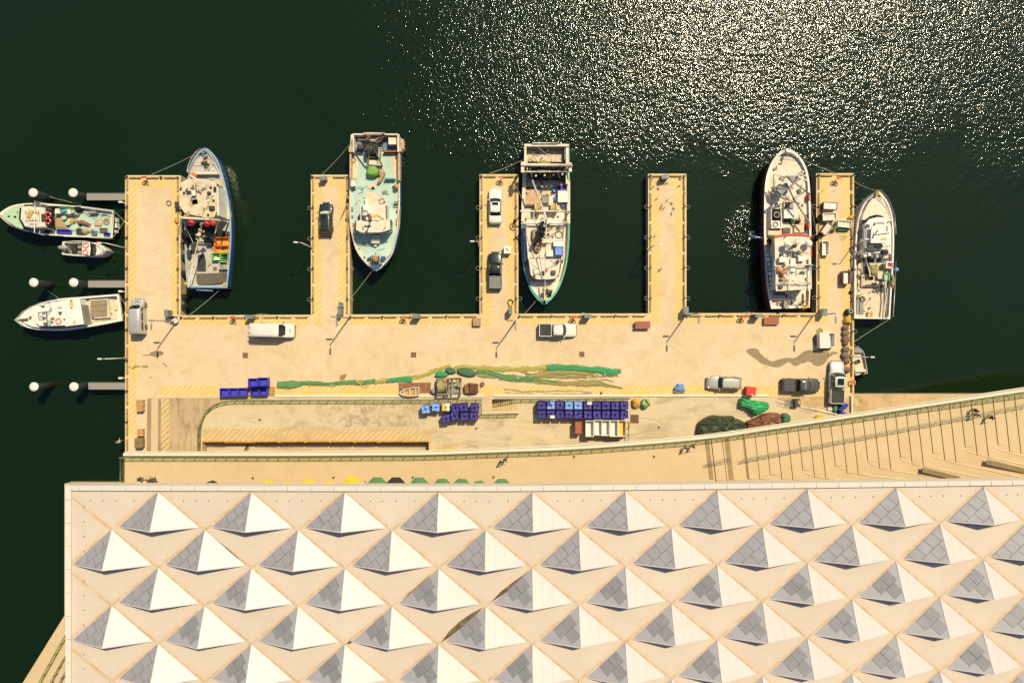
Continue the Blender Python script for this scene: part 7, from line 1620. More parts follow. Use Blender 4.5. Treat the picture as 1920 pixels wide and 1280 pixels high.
bigtub('white spotted lid tub of the pair south of the tub pier', 1546.3, 638, 1.35, 2.15, 1.2, .03, WHTP, mat('spotted white lid', (.64, .60, .53), .5, var=.1, scale=7, dirt=(.25, .19, .12), damt=.7), depth=.03); bigtub('white tub with bright floor of the pair south of the tub pier', 1559.5, 637, 1.0, 2.0, .95, .03, WHTP, WHTP, depth=.7)
# crab pots along the outer east edge
POTS = [(1586.4, 614.5, 'topmost'), (1586.4, 624.5, 'second'), (1587.5, 635.5, 'third'), (1586.4, 643.5, 'fourth'), (1587, 655, 'fifth'), (1586, 666, 'sixth'), (1587.4, 677, 'seventh'), (1588.5, 693, 'lowest, set apart')]
for i, (u, v, w_) in enumerate(POTS):
    t = thing('crab_pot', f'round crab pot on the east edge, {w_} of eight', 'crab pot', P(u, v), 'crab pots on the east edge'); p = P(u, v, .4)
    m = MB(); r_ = .50 + .06 * ((i * 7) % 3 - 1) - (.1 if i == 3 else 0); m.heap([(p.x + r_ * math.cos(a * PI / 6), p.y + r_ * .86 * math.sin(a * PI / 6), 0) for a in range(12)], 0, .55, seed=i, bumps=.12, prof=((0, 0), (.01, .55), (.1, .85), (.4, .97), (.7, 1.0), (.9, 1.0))); m.build('mesh_body', POTM, t)
    m = MB(); m.torus((p.x, p.y, .36), r_ * .96, .025, 0, 18, 5); m.torus((p.x, p.y, .6), r_ * .4, .02, 0, 14, 5); m.build('hoop', RUST, t)
lump('sack', 'mustard yellow sack on the east edge above the crab pots', 'sack', [(1580, 600), (1583, 593), (1589, 592), (1594, 602), (1593, 609), (1588, 606), (1581, 606)], 0, .7, YELB, seed=4)
t = thing('fender_drum', 'black drum with pale ring on the east edge above the mustard sack', 'drum', P(1590, 585)); p = P(1590, 585); m = MB(); m.cyl(p.x - .1, p.y, 0, .7, .45, .42, 16); m.build('drum', BLACK, t); m = MB(); m.torus((p.x + .05, p.y + .1, .72), .26, .06, 0, 16, 6); m.build('ring', MINTD, t)
lump('rope_heap', 'dark weed heap on the east edge beside the maroon tub', 'rope heap', circ(1594, 548, 2.6, 3.2, 8, 3), 0, .4, NETK, seed=5); lump('rope_heap', 'orange rope heap at the lower end of the east edge', 'rope heap', circ(1598, 718, 3, 3.5, 8, 4, .3), 0, .3, mat('orange gear', (.50, .24, .05)), seed=3)
lifering('orange life ring at the lower end of the east edge', 1599, 717, .4, .32)

# ------------------------------------------------------------------ fish crates in pinwheel stacks
CR = {}
inn = {BLUEX.name: mat('highlit scuffed navy plastic', (.05, .04, .24), .45, var=.5, scale=3, dirt=(.14, .13, .36), damt=.8), 'violet blue crate plastic': mat('highlit scuffed violet plastic', (.075, .055, .27), .45, var=.5, scale=3, dirt=(.17, .14, .38), damt=.8), BLUEL.name: mat('highlit light blue plastic', (.22, .37, .72), .5, var=.3, scale=3)}  # crate floors lightened, top highlights put into their colour
def crate_proto(key, m_):
    b = MB(); tubmesh(b, 0, 0, 0,   .655, .43, .57, 0, .035, .10, False); o = b.build('fish_crate', [m_, inn.get(m_.name, m_)], loc=(0, 0, 0)); CR[key] = o; o['_new'] = 1; return o
BX2 = mat('violet blue crate plastic', (.036, .026, .20), .4, var=.3, scale=2.2, dirt=(.09, .07, .32), damt=.8)
kinds = dict(navy=BLUEX, violet=BX2, light=BLUEL, yellow=YELP, white=WHTP)
desc = dict(navy='navy blue', violet='violet blue', light='light blue', yellow='yellow', white='white')
for k_, m_ in kinds.items(): crate_proto(k_, m_)
PIN = [(-.245, .365, 0), (.365, .245, 1), (.245, -.365, 0), (-.365, -.245, 1)]
used = set(); low = []; nlow = 0
def place_crate(kind, x, y, z, rot, lab, grp):
    o = CR[kind]
    if kind not in used:
        used.add(kind); o.location = (x, y, z); o.rotation_euler.z = rot; tag(o, lab, 'fish crate', grp); del o['_new']
    else: dup(o, (x, y, z), rot, lab, grp)
def stack(u, v, cols4, where, ang=0.0, flip=False):
    global nlow
    q = P(u, v, 1.74); c, s = math.cos(ang), math.sin(ang)
    for i, (dx, dy, r_) in enumerate(PIN):
        if flip: dx = -dx
        x, y = q.x + (dx * c - dy * s) * .86, q.y + (dx * s + dy * c) * .86; rot = ang + (U if r_ else 0)
        for lv in (2, 1, 0):
            k_ = cols4[i] if lv == 2 else ('light' if 'light' in cols4 and 'navy' not in cols4 else 'navy')
            jit = RN.uniform(-.02, .02)
            if lv == 0 and nlow >= 55:
                low.append((x, y, .0, rot)); continue
            if lv == 0: nlow += 1
            lab = f'{desc[k_]} fish crate ' + ('on top of ' if lv == 2 else 'halfway up ' if lv == 1 else 'at the bottom of ') + where
            place_crate(k_, x + jit, y + jit, lv * .58, rot + jit * 2, lab, 'crates ' + ('on top of ' if lv == 2 else 'under the top of ') + where)
L4 = ['light'] * 4
ord_ = ['first', 'second', 'third', 'fourth', 'fifth', 'sixth', 'seventh', 'eighth', 'ninth', 'tenth']
pal = ['navy', 'violet']
for r_ in range(2):
    for c_ in range(10):
        u = 1016.3 + c_ * 17.05 + (1.2 if c_ > 4 else 0); v = (759.5 if r_ == 0 else 776.5) + (.6 if c_ > 4 else 0)
        w4 = [pal[RN.random() < .45] for _ in range(4)]
        if r_ == 0 and c_ == 1: w4 = ['light', 'violet', 'light', 'light']
        if r_ == 0 and c_ in (3, 4): w4 = L4
        if r_ == 0 and c_ == 5: w4[0] = 'white'
        if r_ == 1 and c_ == 1: w4[2] = 'white'
        stack(u, v, w4, f'the {ord_[c_]} stack in the {"rear" if r_ == 0 else "front"} row', 0, (c_ + r_) % 2 == 1)
for u, v, w4, nm, a in ((798, 767, L4, 'the left light blue stack of the cluster', .12), (817, 763, L4, 'the right light blue stack of the cluster', -.05), (836, 762.5, ['white', 'yellow', 'yellow', 'white'], 'the yellow and white stack of the cluster', 0),
                        (854, 765, ['navy'] * 4, 'the rear left dark stack of the cluster', .1), (869.5, 763.5, ['navy', 'violet', 'navy', 'violet'], 'the rear middle dark stack of the cluster', .03), (890, 764, ['violet', 'navy', 'navy', 'violet'], 'the rear right dark stack of the cluster', 0),
                        (836.5, 784.5, ['violet', 'violet', 'navy', 'navy'], 'the front leftmost dark stack of the cluster', .15), (853, 779.5, ['navy', 'violet', 'violet', 'navy'], 'the front second dark stack of the cluster', .15), (871, 780, ['violet', 'navy', 'violet', 'navy'], 'the front third dark stack of the cluster', .02), (889, 780, ['violet', 'violet', 'navy', 'violet'], 'the front rightmost dark stack of the cluster', 0)): stack(u, v, w4, nm, a, True)
b = MB()
for x, y, z, rot in low: tubmesh(b, x, y, z, .655, .43, .57, rot, .035, .15, False)
o = b.build('fish_crates', [BLUEX, BLUEX]); tag(o, 'bottom layer of navy fish crates hidden under the stacks', 'fish crates', kind='stuff')
for k_, o in CR.items():
    if k_ not in used: bpy.data.objects.remove(o)

# ------------------------------------------------------------------ nets laid out on the wharf
RIB = []
_rb = MB.ribbon
def _ribbon(s, path, h=.22, **k): RIB.append((path, h)); return _rb(s, path, h, **k)
MB.ribbon = _ribbon
def net(name, lab, fn, m_, cat='fishing net', fl=None):
    t = thing(name, lab, cat, (0, 0, 0)); b = MB(); fn(b)
    c = sum(b.v, Vector()) / len(b.v); c.z = 0; t.location = c; ORG[t.name] = c.copy(); b.build('netting', m_, t)
    if cat == 'fishing net' and RIB:
        q = MB()
        for k, (pth, h_) in enumerate(RIB):
            for e in range(3):
                ph = RN.uniform(0, 6); off_ = RN.uniform(-.5, .5); cr_ = crs(pth, 8)
                q.tube([P(p.x, p.y + p.z * (off_ + .22 * math.sin(p.x * .09 + ph) + .1 * math.sin(p.x * .31 + ph * 2)), .012 + h_ * .5 + .03) for p in cr_], .026, 4)
            for e in range(2):
                ph = RN.uniform(0, 6); cr_ = crs(pth, 8)
                q.tube([P(p.x + .8 * math.sin(p.x * .5 + ph), p.y + p.z * (.5 if e else -.52) * (1 + .35 * math.sin(p.x * .17 + ph) + .2 * math.sin(p.x * .53 + ph)), .05) for p in cr_], .03, 4, 1)
        q.build('head_rope', [NETY if m_ is NETY else NETO if m_ is NETO else NETG, NETT], t); RIB.clear()
    if fl:
        for u, v in fl:
            q = MB(); q.ball(P(u, v, .2), .11, 0, 8, 5); q.build('float', YELP if (int(u) % 3) else WHTP, t)
def strands(b, pth, n, wid, r, seed, z=.06):
    r_ = random.Random(seed)
    for k in range(n):
        ph, fr, am = r_.uniform(0, 6), r_.uniform(.06, .16), r_.uniform(.3, 1) * wid
        q = crs([(u, v, 0) for u, v in pth], 9); b.tube([P(p.x, p.y + math.sin(p.x * fr + ph) * am + math.sin(p.x * fr * 2.7 + ph) * am * .4, z + .02 * k) for p in q], r, 4)
net('fishing_net', 'bright green bunched net end lying at the left of the long net', lambda b: (b.ribbon([(519.5, 721.5, 9), (527, 721.5, 13), (540, 721.5, 12.5), (555, 720.5, 10), (566, 719, 6)], .35, seed=1), b.ribbon([(562, 718.5, 6), (590, 718.5, 6.5), (625, 719.5, 6), (650, 717, 7), (668, 716, 6)], .25, seed=2)), NETG, fl=[(670, 716.5), (674, 718), (668, 714.5), (679, 718), (676, 721), (681, 724), (686, 725), (690, 722), (621, 723), (626, 723), (580, 723)])
net('fishing_net', 'short yellow and green knotted section of the long net', lambda b: (b.ribbon([(682, 717, 6), (692, 716, 8), (704, 714, 7)], .3, seed=4), b.ribbon([(664, 716.5, 6), (676, 717.5, 7), (688, 716.5, 7)], .25, seed=24)), NETG)
net('fishing_net', 'yellow green thin section of the long net before the dark heaps', lambda b: (b.ribbon([(700, 716, 6), (716, 714, 6.5), (730, 712.5, 6.5)], .16, seed=5), b.ribbon([(770, 709, 5), (785, 706, 6), (800, 701, 6), (815, 695, 6), (830, 690, 6), (845, 688, 5.5)], .16, seed=6)), NETY)
net('fishing_net', 'blue green section of the long net left of the rusty plate', lambda b: b.ribbon([(724, 715, 6), (738, 712, 8), (752, 711, 8.5), (765, 710.5, 9), (773, 710, 8)], .28, seed=7), NETB)
net('fishing_net', 'dark green net heap above the net drum, left', lambda b: b.pheap([(814, 706), (818, 698), (824, 695), (832, 695), (838, 700), (842, 703), (836, 707), (826, 708)], 0, .5, seed=2, bumps=.25), NETB)
net('fishing_net', 'dark green net heap above the net drum, middle', lambda b: b.pheap([(834, 694), (838, 689), (846, 688), (853, 692), (856, 698), (850, 701), (842, 701)], 0, .5, seed=3, bumps=.25), NETD)
net('fishing_net', 'dark green oval net heap above the net drum, right', lambda b: b.pheap([(856, 693), (866, 689), (877, 688.5), (888, 694), (896, 700), (890, 706), (880, 707), (866, 704), (857, 700)], 0, .5, seed=4, bumps=.2), NETD)
net('fishing_net', 'straight yellow green section running right from the dark heaps', lambda b: b.ribbon([(852, 688.5, 5), (875, 688, 6.5), (905, 690, 7.5), (940, 691.5, 8), (980, 691.5, 8), (1010, 690, 8), (1026, 689.5, 8)], .15, seed=8, lump=.15), NETY)
net('fishing_net', 'broad bright green section at the right end of the long net', lambda b: (b.ribbon([(1024, 689.5, 8.5), (1045, 689, 9.5), (1070, 689, 9.5), (1095, 690.5, 8), (1106, 693, 7.5)], .28, seed=9, lump=.2), b.ribbon([(1100, 692, 8), (1116, 693, 10), (1132, 695, 12), (1145, 698, 12), (1156, 697, 8), (1164, 694.5, 7)], .36, seed=10)), NETB, fl=[(1121, 701.5), (1134, 702.5)])
net('fishing_net', 'pale green lower strand curving away from the dark heaps', lambda b: (b.ribbon([(893, 697, 4), (908, 697.5, 6), (925, 701, 8), (942, 706, 9), (960, 707, 9), (980, 709.5, 6), (1000, 709, 7)], .22, seed=11), b.ribbon([(925, 702, 4), (945, 710, 4), (965, 712.5, 5), (990, 712, 6), (1020, 714, 6), (1045, 717, 5)], .18, seed=12)), NETG, fl=[(968, 706), (972, 708), (974, 705.5), (958, 702.5), (970, 710)])
net('fishing_net', 'olive strand spreading in the middle of the long net', lambda b: (b.ribbon([(895, 703, 5), (915, 705, 6), (930, 708, 4)], .14, seed=13), b.ribbon([(990, 706, 5), (1010, 702, 7), (1030, 698, 7), (1060, 698, 7), (1090, 699.5, 6), (1115, 702, 6)], .16, seed=14), b.ribbon([(985, 703, 4), (1010, 705, 5), (1050, 706, 5), (1100, 706.5, 4)], .1, seed=15)), NETO)
net('fishing_net', 'lowest olive green strand of the long net running towards the crates', lambda b: (b.ribbon([(1000, 711, 5), (1040, 717, 7), (1070, 719, 8), (1100, 717, 10), (1118, 717, 9), (1135, 720, 5)], .16, seed=16), b.ribbon([(1135, 721, 3), (1150, 724, 2.6), (1167, 728, 2)], .08, seed=17)), NETO)
net('net_rope', 'brown head rope winding along the long net', lambda b: (strands(b, [(935, 695), (965, 693), (1000, 702), (1050, 705), (1100, 707), (1135, 705), (1160, 704)], 3, 1.6, .04, 1), strands(b, [(935, 712), (975, 715), (1020, 719), (1060, 721), (1110, 723), (1150, 725)], 2, 1.2, .04, 2), strands(b, [(1120, 716), (1132, 711), (1150, 715)], 2, 1.5, .025, 4)), NETT, 'rope')
net('net_rope', 'pale tangled ropes lying on the hatched paint above the crates', lambda b: (strands(b, [(945, 728), (980, 733), (1020, 733), (1060, 732), (1108, 734)], 4, 2.2, .028, 3), strands(b, [(948, 735), (1000, 738.5), (1060, 738), (1110, 737)], 3, 1.0, .028, 5)), ROPE, 'rope')
# net drum, plate, scrap
nd = thing('net_drum', 'steel framed net drum with olive net standing on the wharf', 'net drum', P(841, 724))
m = MB()
for z in (.15, 1.25):
    m.pt([(820, 710, z), (864, 709, z)], .1); m.pt([(820, 739, z), (864, 739, z)], .1); m.pt([(820, 710, z), (820, 739, z)], .1); m.pt([(864, 709, z), (864, 739, z)], .1); m.pt([(841.5, 710, z), (842, 739, z)], .09)
for u, v in ((820, 710), (864, 709), (820, 739), (864, 739), (841, 710), (841, 739)): m.pt([(u, v, 0), (u, v, 1.3)], .09)
m.pt([(843, 723, 1.1), (862, 723, 1.1)], .12); m.pt([(847, 711, .9), (848, 738, .9)], .16); m.pt([(856, 711, 1.2), (857, 722, 1.2)], .08); m.build('frame', mat('grey green machine paint', (.27, .26, .19), .6, dirt=(.16, .11, .06), damt=.7, scale=3), nd)
m = MB(); m.drum(P(822, 724.5, 1.0), P(838, 724.5, 1.0), .85, 18, 0, 1.18, 1); m.build('drum', [NETO, STEEL], nd)
m = MB(); m.pb(858, 717, 863.5, 726, .4, 1.3); m.pb(843, 728, 862, 737, .1, .7); m.build('gearbox', GREY, nd, bevel=.04); m = MB(); m.pb(831, 710.5, 837, 715, 1.3, 1.7); m.build('motor', ORNR, nd, bevel=.04)
lump('grey_tarp', 'grey canvas bundle left of the net drum', 'canvas heap', [(808, 731), (812, 728), (819, 727), (820, 737), (816, 740), (809, 736)], 0, .8, GREY, seed=2)
b = MB(); b.pp([(747.5, 717.5), (808, 717), (807.5, 736.5), (748, 737)], 0, .07); tag(b.build('steel_plate', RUST, bevel=.01), 'flat rust red steel plate behind the old rowing boat', 'steel plate')
od = thing('rowing_boat', 'old grey rowing boat lying on the wharf in front of the rusty plate', 'rowing boat', P(768, 733))
hull(od, [(786, 725.5, 785.5, 741), (775, 726, 775, 743), (763, 728.5, 763, 743), (754, 731.5, 754, 741), (749.5, 734.5, 749.5, 738), (748.5, 736, 748.5, 737)], .62, .25, WHITE, GREYD, YELB, GREYD, .12, rw=.14, wl=.8)
for me in [c for c in od.children if c.name.startswith('hull')]:
    for vtx in me.data.vertices:
        zz = vtx.co.z + od.location.z
        if zz < .02: vtx.co.z = .02 - od.location.z
m = MB()
for u in (757, 768.5, 779): m.pb(u - 1.5, 728, u + 1.5, 742, .42, .52)
m.build('thwart', GREYD, od)
sb = thing('scrap_box', 'rusty crumpled steel box right of the net drum', 'steel box', P(883, 728)); m = MB(); m.pp([(869.5, 722), (879, 718), (896, 719.5), (896.5, 737), (884, 738.5), (871, 737)], 0, .9, inset=.06); m.build('box', RUST, sb, bevel=.05)
m = MB(); m.pp([(880, 719.5), (895, 720.5), (895.5, 735), (881, 737)], .9, .96); m.build('lid', mat('dark rusted steel', (.12, .055, .03), .8, var=.5, scale=3), sb); m = MB(); m.pt([(879, 718.5, .97), (881, 738, .97)], .06); m.build('strap', BLACK, sb)
pl = thing('anchor_plate', 'round brown plate with a stick leaning from it', 'plate', P(904.5, 720)); m = MB(); p = P(904.8, 719.5); m.cyl(p.x, p.y, .25, .35, .32, n=16); m.cyl(p.x, p.y, 0, .25, .08, n=8); m.build('plate', RUST, pl); m = MB(); m.pt([(903.5, 723, .2), (898, 734, .05)], .035); m.build('stick', GREY, pl)
# stairs guard, cones
m = MB(); p = P(1127.5, 736); m.cyl(p.x, p.y, .04, .6, .17, .04, 12); m.box(p.x, p.y, 0, .4, .4, .04); tag(m.build('traffic_cone', ORNR), 'small orange cone by the kerb above the crates', 'cone')
lump('net_bundle', 'light blue net bundle on the hatched paint left of the silver wagon', 'net bundle', [(1262, 728), (1266, 724), (1270, 718.5), (1276, 720), (1281, 719), (1283, 726), (1285, 731), (1280, 733), (1264, 733)], 0, .7, NETBL, seed=3, bumps=.45)
lump('net_bundle', 'grey net rim under the light blue bundle', 'net bundle', [(1261, 732), (1272, 730), (1285, 729), (1284, 736), (1262, 737)], 0, .4, NETT, seed=6, bumps=.3)
lump('sack', 'mustard sack left of the green and white sack in the yard', 'sack', [(1184, 750), (1190, 746.5), (1199, 747.5), (1201, 757), (1197, 764), (1190, 766), (1184, 760)], 0, .8, YELB, seed=3, bumps=.3)
lump('sack', 'green and white sack right of the mustard sack in the yard', 'sack', [(1200, 752), (1207, 747), (1211, 754), (1216, 760), (1212, 765), (1205, 767), (1200, 761)], 0, .8, mat('green white sack', (.18, .33, .16), .7, var=.9, scale=1.6, dirt=(.6, .55, .42), damt=.9), seed=9, bumps=.3)
lump('sack', 'small olive yellow sack tucked beside the green and white one', 'sack', [(1210, 748), (1217, 747), (1220, 756), (1217, 761), (1212, 756)], 0, .6, NETY, seed=12, bumps=.3)
rb = thing('red_bin', 'bright red plastic bin standing at the kerb right of the silver wagon', 'bin', P(1409, 735)); m = MB(); a = P(1408.5, 733, 1.0); m.box(a.x, a.y, 0, 1.2, 1.1, 1.0, -.12, top=1.06); m.build('body', RED, rb, bevel=.04); m = MB(); m.box(a.x, a.y, 1.0, 1.32, 1.22, .08, -.12); m.build('lid', RED, rb, bevel=.03); m = MB(); m.box(a.x + .1, a.y - .5, 1.08, .3, .12, .05, -.12); m.build('handle', WHTP, rb)
# tarpaulined boats / heaps in the yard
def tarp(lab, uv, h, m_, seed, z=0, **kw):
    b = MB(); pts = [(p.x, p.y) for p in crs([(u, v, 0) for u, v in uv], 3, True)]
    b.pheap(pts, z, h, seed=seed, sub=1, bumps=.24, fold=.12, prof=((0, 0), (.015, .45), (.05, .72), (.14, .86), (.3, .95), (.5, 1.0), (.7, 1.03), (.88, 1.05)), **kw); b.sm = [False] * len(b.sm); tag(b.build('tarpaulin_heap', m_, bevel=.03), lab, 'tarpaulin')
tarp('dark olive tarpaulin over a boat sized heap against the parapet', [(1307, 795), (1311, 789), (1322, 782), (1336, 777.5), (1350, 779), (1372, 779), (1374, 782), (1390, 788), (1397, 797), (1396, 806), (1370, 810), (1340, 815), (1309, 817)], 1.7, TARPD, 1)
tarp('brown tarpaulin heap between the dark olive and the small green ones', [(1397, 790), (1404, 787), (1416, 782), (1430, 775), (1445, 773), (1459, 774), (1461, 780), (1460, 794), (1440, 799), (1420, 805), (1400, 806), (1397, 799)], 1.4, TARPB, 2)
tarp('bright green tarpaulin heap pointing at the red bin', [(1385, 748), (1388, 746.5), (1405, 749), (1425, 751.5), (1437, 754), (1439, 764), (1432, 770), (1420, 775), (1412, 778), (1404, 769), (1395, 763), (1384.5, 759)], 1.2, TARPG, 3)
tarp('small round green tarpaulin bundle right of the brown one', [(1462, 782), (1465, 775), (1473, 774), (1479, 779), (1479, 788), (1472, 792), (1463, 792)], .9, mat('mottled green tarpaulin', (.045, .17, .06), .5, var=.5, scale=2.5, dirt=(.35, .14, .05), damt=.7), 4)
lump('net_bundle', 'yellow net bundle half behind the parapet near the kerb', 'net bundle', [(1526, 782), (1530, 777.5), (1544, 777), (1543, 784), (1528, 787)], 0, .5, mat('bright yellow netting', (.58, .42, .03), .8, var=.5, scale=4, bmp=.4), seed=3)
tp = thing('wire_trap', 'wire trap heap with dark box below the dark grey ute', 'wire trap', P(1490, 757)); m = MB()
for k in range(5): m.pt([(1477 + k * 3.2, 747, .5), (1475 + k * 3.6, 762, .5)], .03); m.pt([(1476, 748 + k * 3.2, .5), (1492, 748 + k * 3.2, .55)], .03)
m.build('wire_mesh', GREY, tp); m = MB(); m.pb(1490, 748, 1501, 762, 0, .9); m.build('box', DGREY, tp, bevel=.04); m = MB(); m.pb(1496, 750, 1500, 758, .9, 1.0); m.build('lid', CANV, tp)
lump('net_heap', 'deep blue net heap behind the silver pickup', 'net heap', [(1570, 752), (1580, 751), (1588, 757), (1585, 765), (1578, 770), (1572, 776), (1567, 768), (1572, 761)], 0, .8, net_mat('deep blue netting', (.02, .03, .14), (.06, .09, .42), 6), seed=4, bumps=.5)
lump('net_heap', 'pale green net heap left of the deep blue one behind the pickup', 'net heap', [(1561, 758), (1567, 757), (1569, 766), (1565, 774), (1560, 770)], 0, .5, NETG, seed=5, bumps=.4); lump('net_heap', 'violet net scrap at the end of the kerb behind the pickup', 'net heap', [(1576, 772), (1584, 772), (1590, 775), (1580, 777)], 0, .3, BLUEP, seed=6, bumps=.4)
m = MB()
for k in range(4): m.pt([(1552 + k * 2.2, 761, .15), (1553 + k * 2.2, 769, .15)], .08)
tag(m.build('paddle_rack', WHTP), 'small white slatted rack behind the pickup', 'rack')
m = MB(); m.pb(1596.5, 742, 1599, 778, 0, .35); tag(m.build('low_wall', PARAB), 'low cream wall beside the stained ground at the east end of the yard', 'wall')
m = MB(); a, c = P(1455, 752), P(1580, 779.5); m.bar((a.x, a.y, .08), (c.x, c.y, .08), .09); m.bar(P(1517, 765, .1), P(1576, 778, .1), .13); tag(m.build('white_kerb_pipe', WHITE), 'thin white pipe slanting along the rusty apron to the parapet', 'pipe')

# ------------------------------------------------------------------ umbrellas, tables, people, gulls
def umbrella(lab, u, v, m_, r=1.3, a0=.3):
    z = ZP + 2.35; p = P(u, v, z); t = thing('market_umbrella', lab, 'umbrella', (p.x, p.y, ZP)); b = MB(); n = 8
    vs = [(p.x, p.y, z + .45)] + [(p.x + r * math.cos(a0 + 2 * PI * i / n), p.y + r * math.sin(a0 + 2 * PI * i / n), z) for i in range(n)] + [(p.x + r * math.cos(a0 + 2 * PI * i / n), p.y + r * math.sin(a0 + 2 * PI * i / n), z - .16) for i in range(n)]
    b.add(vs, [(0, 1 + i, 1 + (i + 1) % n) for i in range(n)] + [(1 + i, 9 + i, 9 + (i + 1) % n, 1 + (i + 1) % n) for i in range(n)]); b.build('canopy', m_, t)
    b = MB(); b.cyl(p.x, p.y, ZP, z + .5, .035, n=8); b.build('pole', STEEL, t); b = MB(); b.cyl(p.x, p.y, ZP, ZP + .1, .35, n=14); b.build('base', DGREY, t)
for u, vt, m_, r, nm in ((501, 899.5, UMBY, 1.25, 'yellow umbrella at the left end of the row, mostly under the roof'), (539.5, 902.7, UMBY, 1.2, 'second yellow umbrella, barely showing past the roof edge'), (577, 897, UMBY, 1.3, 'third yellow umbrella from the left under the roof edge'), (617, 900.5, UMBY, 1.2, 'fourth yellow umbrella, low beside the largest one'), (659, 891.5, UMBY, 1.4, 'largest yellow umbrella beside the green ones'),
                     (707, 893.5, UMBG, 1.4, 'green umbrella between the largest yellow and the black one'), (742, 893.6, UMBK, 1.35, 'black umbrella standing among the green ones'), (786, 894, UMBG, 1.35, 'green umbrella just right of the black one'), (829, 896.3, UMBG, 1.3, 'third green umbrella from the left at the roof edge'), (865, 896.5, UMBG, 1.3, 'fourth green umbrella from the left at the roof edge'), (899, 900.6, UMBG, 1.2, 'fifth green umbrella, only its tip showing past the roof'), (941, 896.5, UMBG, 1.3, 'last green umbrella at the right end of the row'), (397, 900.5, UMBK, 1.25, 'dark umbrella standing alone left of the yellow ones')):
    umbrella(nm, u, vt + r / .0718, m_, r, RN.uniform(0, .7) if r < 1.35 else .39)
def skinmat(name, shirt, trou):
    m, nt, b = nt_new(name); tc = N(nt, 'ShaderNodeTexCoord'); s = N(nt, 'ShaderNodeSeparateXYZ'); L(nt, tc.outputs['Object'], s.inputs[0]); z = s.outputs[2]
    ax_ = mth(nt, 'ABSOLUTE', s.outputs[1])
    c = mixc(nt, mth(nt, 'GREATER_THAN', z, .92), trou, shirt); sk_ = mth(nt, 'MAXIMUM', mth(nt, 'GREATER_THAN', z, 1.46), mth(nt, 'GREATER_THAN', ax_, .33)); c = mixc(nt, sk_, c, (.42, .25, .16)); c = mixc(nt, mth(nt, 'LESS_THAN', z, .08), c, (.03, .03, .03))
    L(nt, c, b.inputs['Base Color']); b.inputs['Roughness'].default_value = .8; return m
def person(lab, u, v, z, ang, shirt, trou, hair=(.03, .02, .015), stride=.16, lean=0.0, hat=None):
    p = P(u, v, z); o = None
    V = [((0, 0, .95), .15), ((.0, 0, 1.15), .14), ((lean * .3, 0, 1.38), .15), ((lean * .4, 0, 1.50), .06), ((lean * .5 + .01, 0, 1.62), .10), ((lean * .5 + .01, 0, 1.72), .085)]
    E = [(0, 1), (1, 2), (2, 3), (3, 4), (4, 5)]
    def chain(st, pts):
        k = st
        for q, r in pts: V.append((q, r)); E.append((k, len(V) - 1)); k = len(V) - 1
    for s in (-1, 1):
        chain(0, [((.02, s * .10, .88), .115), ((s * stride * .55 + .03, s * .11, .49), .075), ((s * stride, s * .11, .09), .05), ((s * stride + .14, s * .12, .04), .04)])
        chain(2, [((lean * .3, s * .19, 1.40), .075), ((lean * .35 - s * stride * .5, s * .26, 1.13), .05), ((lean * .6 - s * stride * .9 + .12, s * .37, .94), .038), ((lean * .6 - s * stride * .9 + .2, s * .38, .86), .035)])
    me = bpy.data.meshes.new('person'); me.from_pydata([q for q, r in V], E, []); me.materials.append(skinmat('clothes of ' + lab[:24], shirt, trou)); me.update()
    o = bpy.data.objects.new('person', me); C.objects.link(o); md = o.modifiers.new('skin', 'SKIN'); md.use_smooth_shade = True
    for i, (q, r) in enumerate(V): me.skin_vertices[0].data[i].radius = (r, r)
    me.skin_vertices[0].data[0].use_root = True
    sd = o.modifiers.new('sub', 'SUBSURF'); sd.levels = 1; sd.render_levels = 1
    o.location = p; o.rotation_euler.z = ang; tag(o, lab, 'person'); ORG[o.name] = Vector()
    b = MB(); b.ball((lean * .5, 0, 1.68), .122, 0, 12, 6, sz=1.05)
    for q in b.v: q.x -= .02
    b.build('hair', mat('hair %.3f' % hair[0], hair, .7), o)
    if hat: b = MB(); b.cyl(lean * .5, 0, 1.74, 1.76, .27, .25, 18); b.ball((lean * .5, 0, 1.76), .13, 0, 12, 5, sz=.8, half=True); b.build('hat', hat, o)
    b = MB(); b.ball((lean * .5 + .115, 0, 1.63), .022, 0, 6, 4, sz=1.4); b.build('nose', SKIN, o)
    return o
person('person in a white top walking along the promenade below the parapet, left of the pair', 941, 862, ZP, -.3, (.6, .56, .5), (.03, .03, .03)); person('person in brown clothes walking along the promenade, right of the pair', 949, 858, ZP, -.2, (.12, .07, .04), (.05, .04, .03), (.05, .03, .02))
person('person in a grey top walking near the foot of the steps, left of the pair', 1283, 837.5, ZP, .2, (.17, .17, .22), (.02, .02, .02)); person('person in dark clothes walking near the foot of the steps, right of the pair', 1296, 834.5, ZP, .1, (.03, .03, .03), (.05, .045, .03))
person('person in dark clothes climbing the broad steps, topmost of three', 1819, 768, 5.7, .2, (.06, .04, .025), (.03, .03, .025), (.05, .03, .02)); person('person in a pale top climbing the broad steps beside the dark dressed one', 1820, 775.5, 5.7, .1, (.5, .42, .3), (.03, .03, .03)); person('person in a dark green top on the broad steps, right of the other two', 1848, 781, 5.9, -.1, (.035, .05, .03), (.03, .035, .03))
person('person in a pale pink top leaning at the quay edge by the parapet corner', 232, 826, 0, 2.6, (.62, .42, .34), (.10, .08, .07), (.25, .17, .1), .05, .2)
STRAW = mat('straw hat', (.60, .48, .30), .8)
tb = thing('cafe_table', 'small dark cafe table with two straw hatted guests', 'table', P(280, 902, ZP)); p = P(280, 902, ZP); m = MB(); m.cyl(p.x, p.y, ZP + .70, ZP + .74, .45, n=18); m.build('table_top', RUST, tb); m = MB(); m.cyl(p.x, p.y, ZP, ZP + .7, .04, n=8); m.cyl(p.x, p.y, ZP, ZP + .03, .25, n=12); m.build('leg', DGREY, tb)
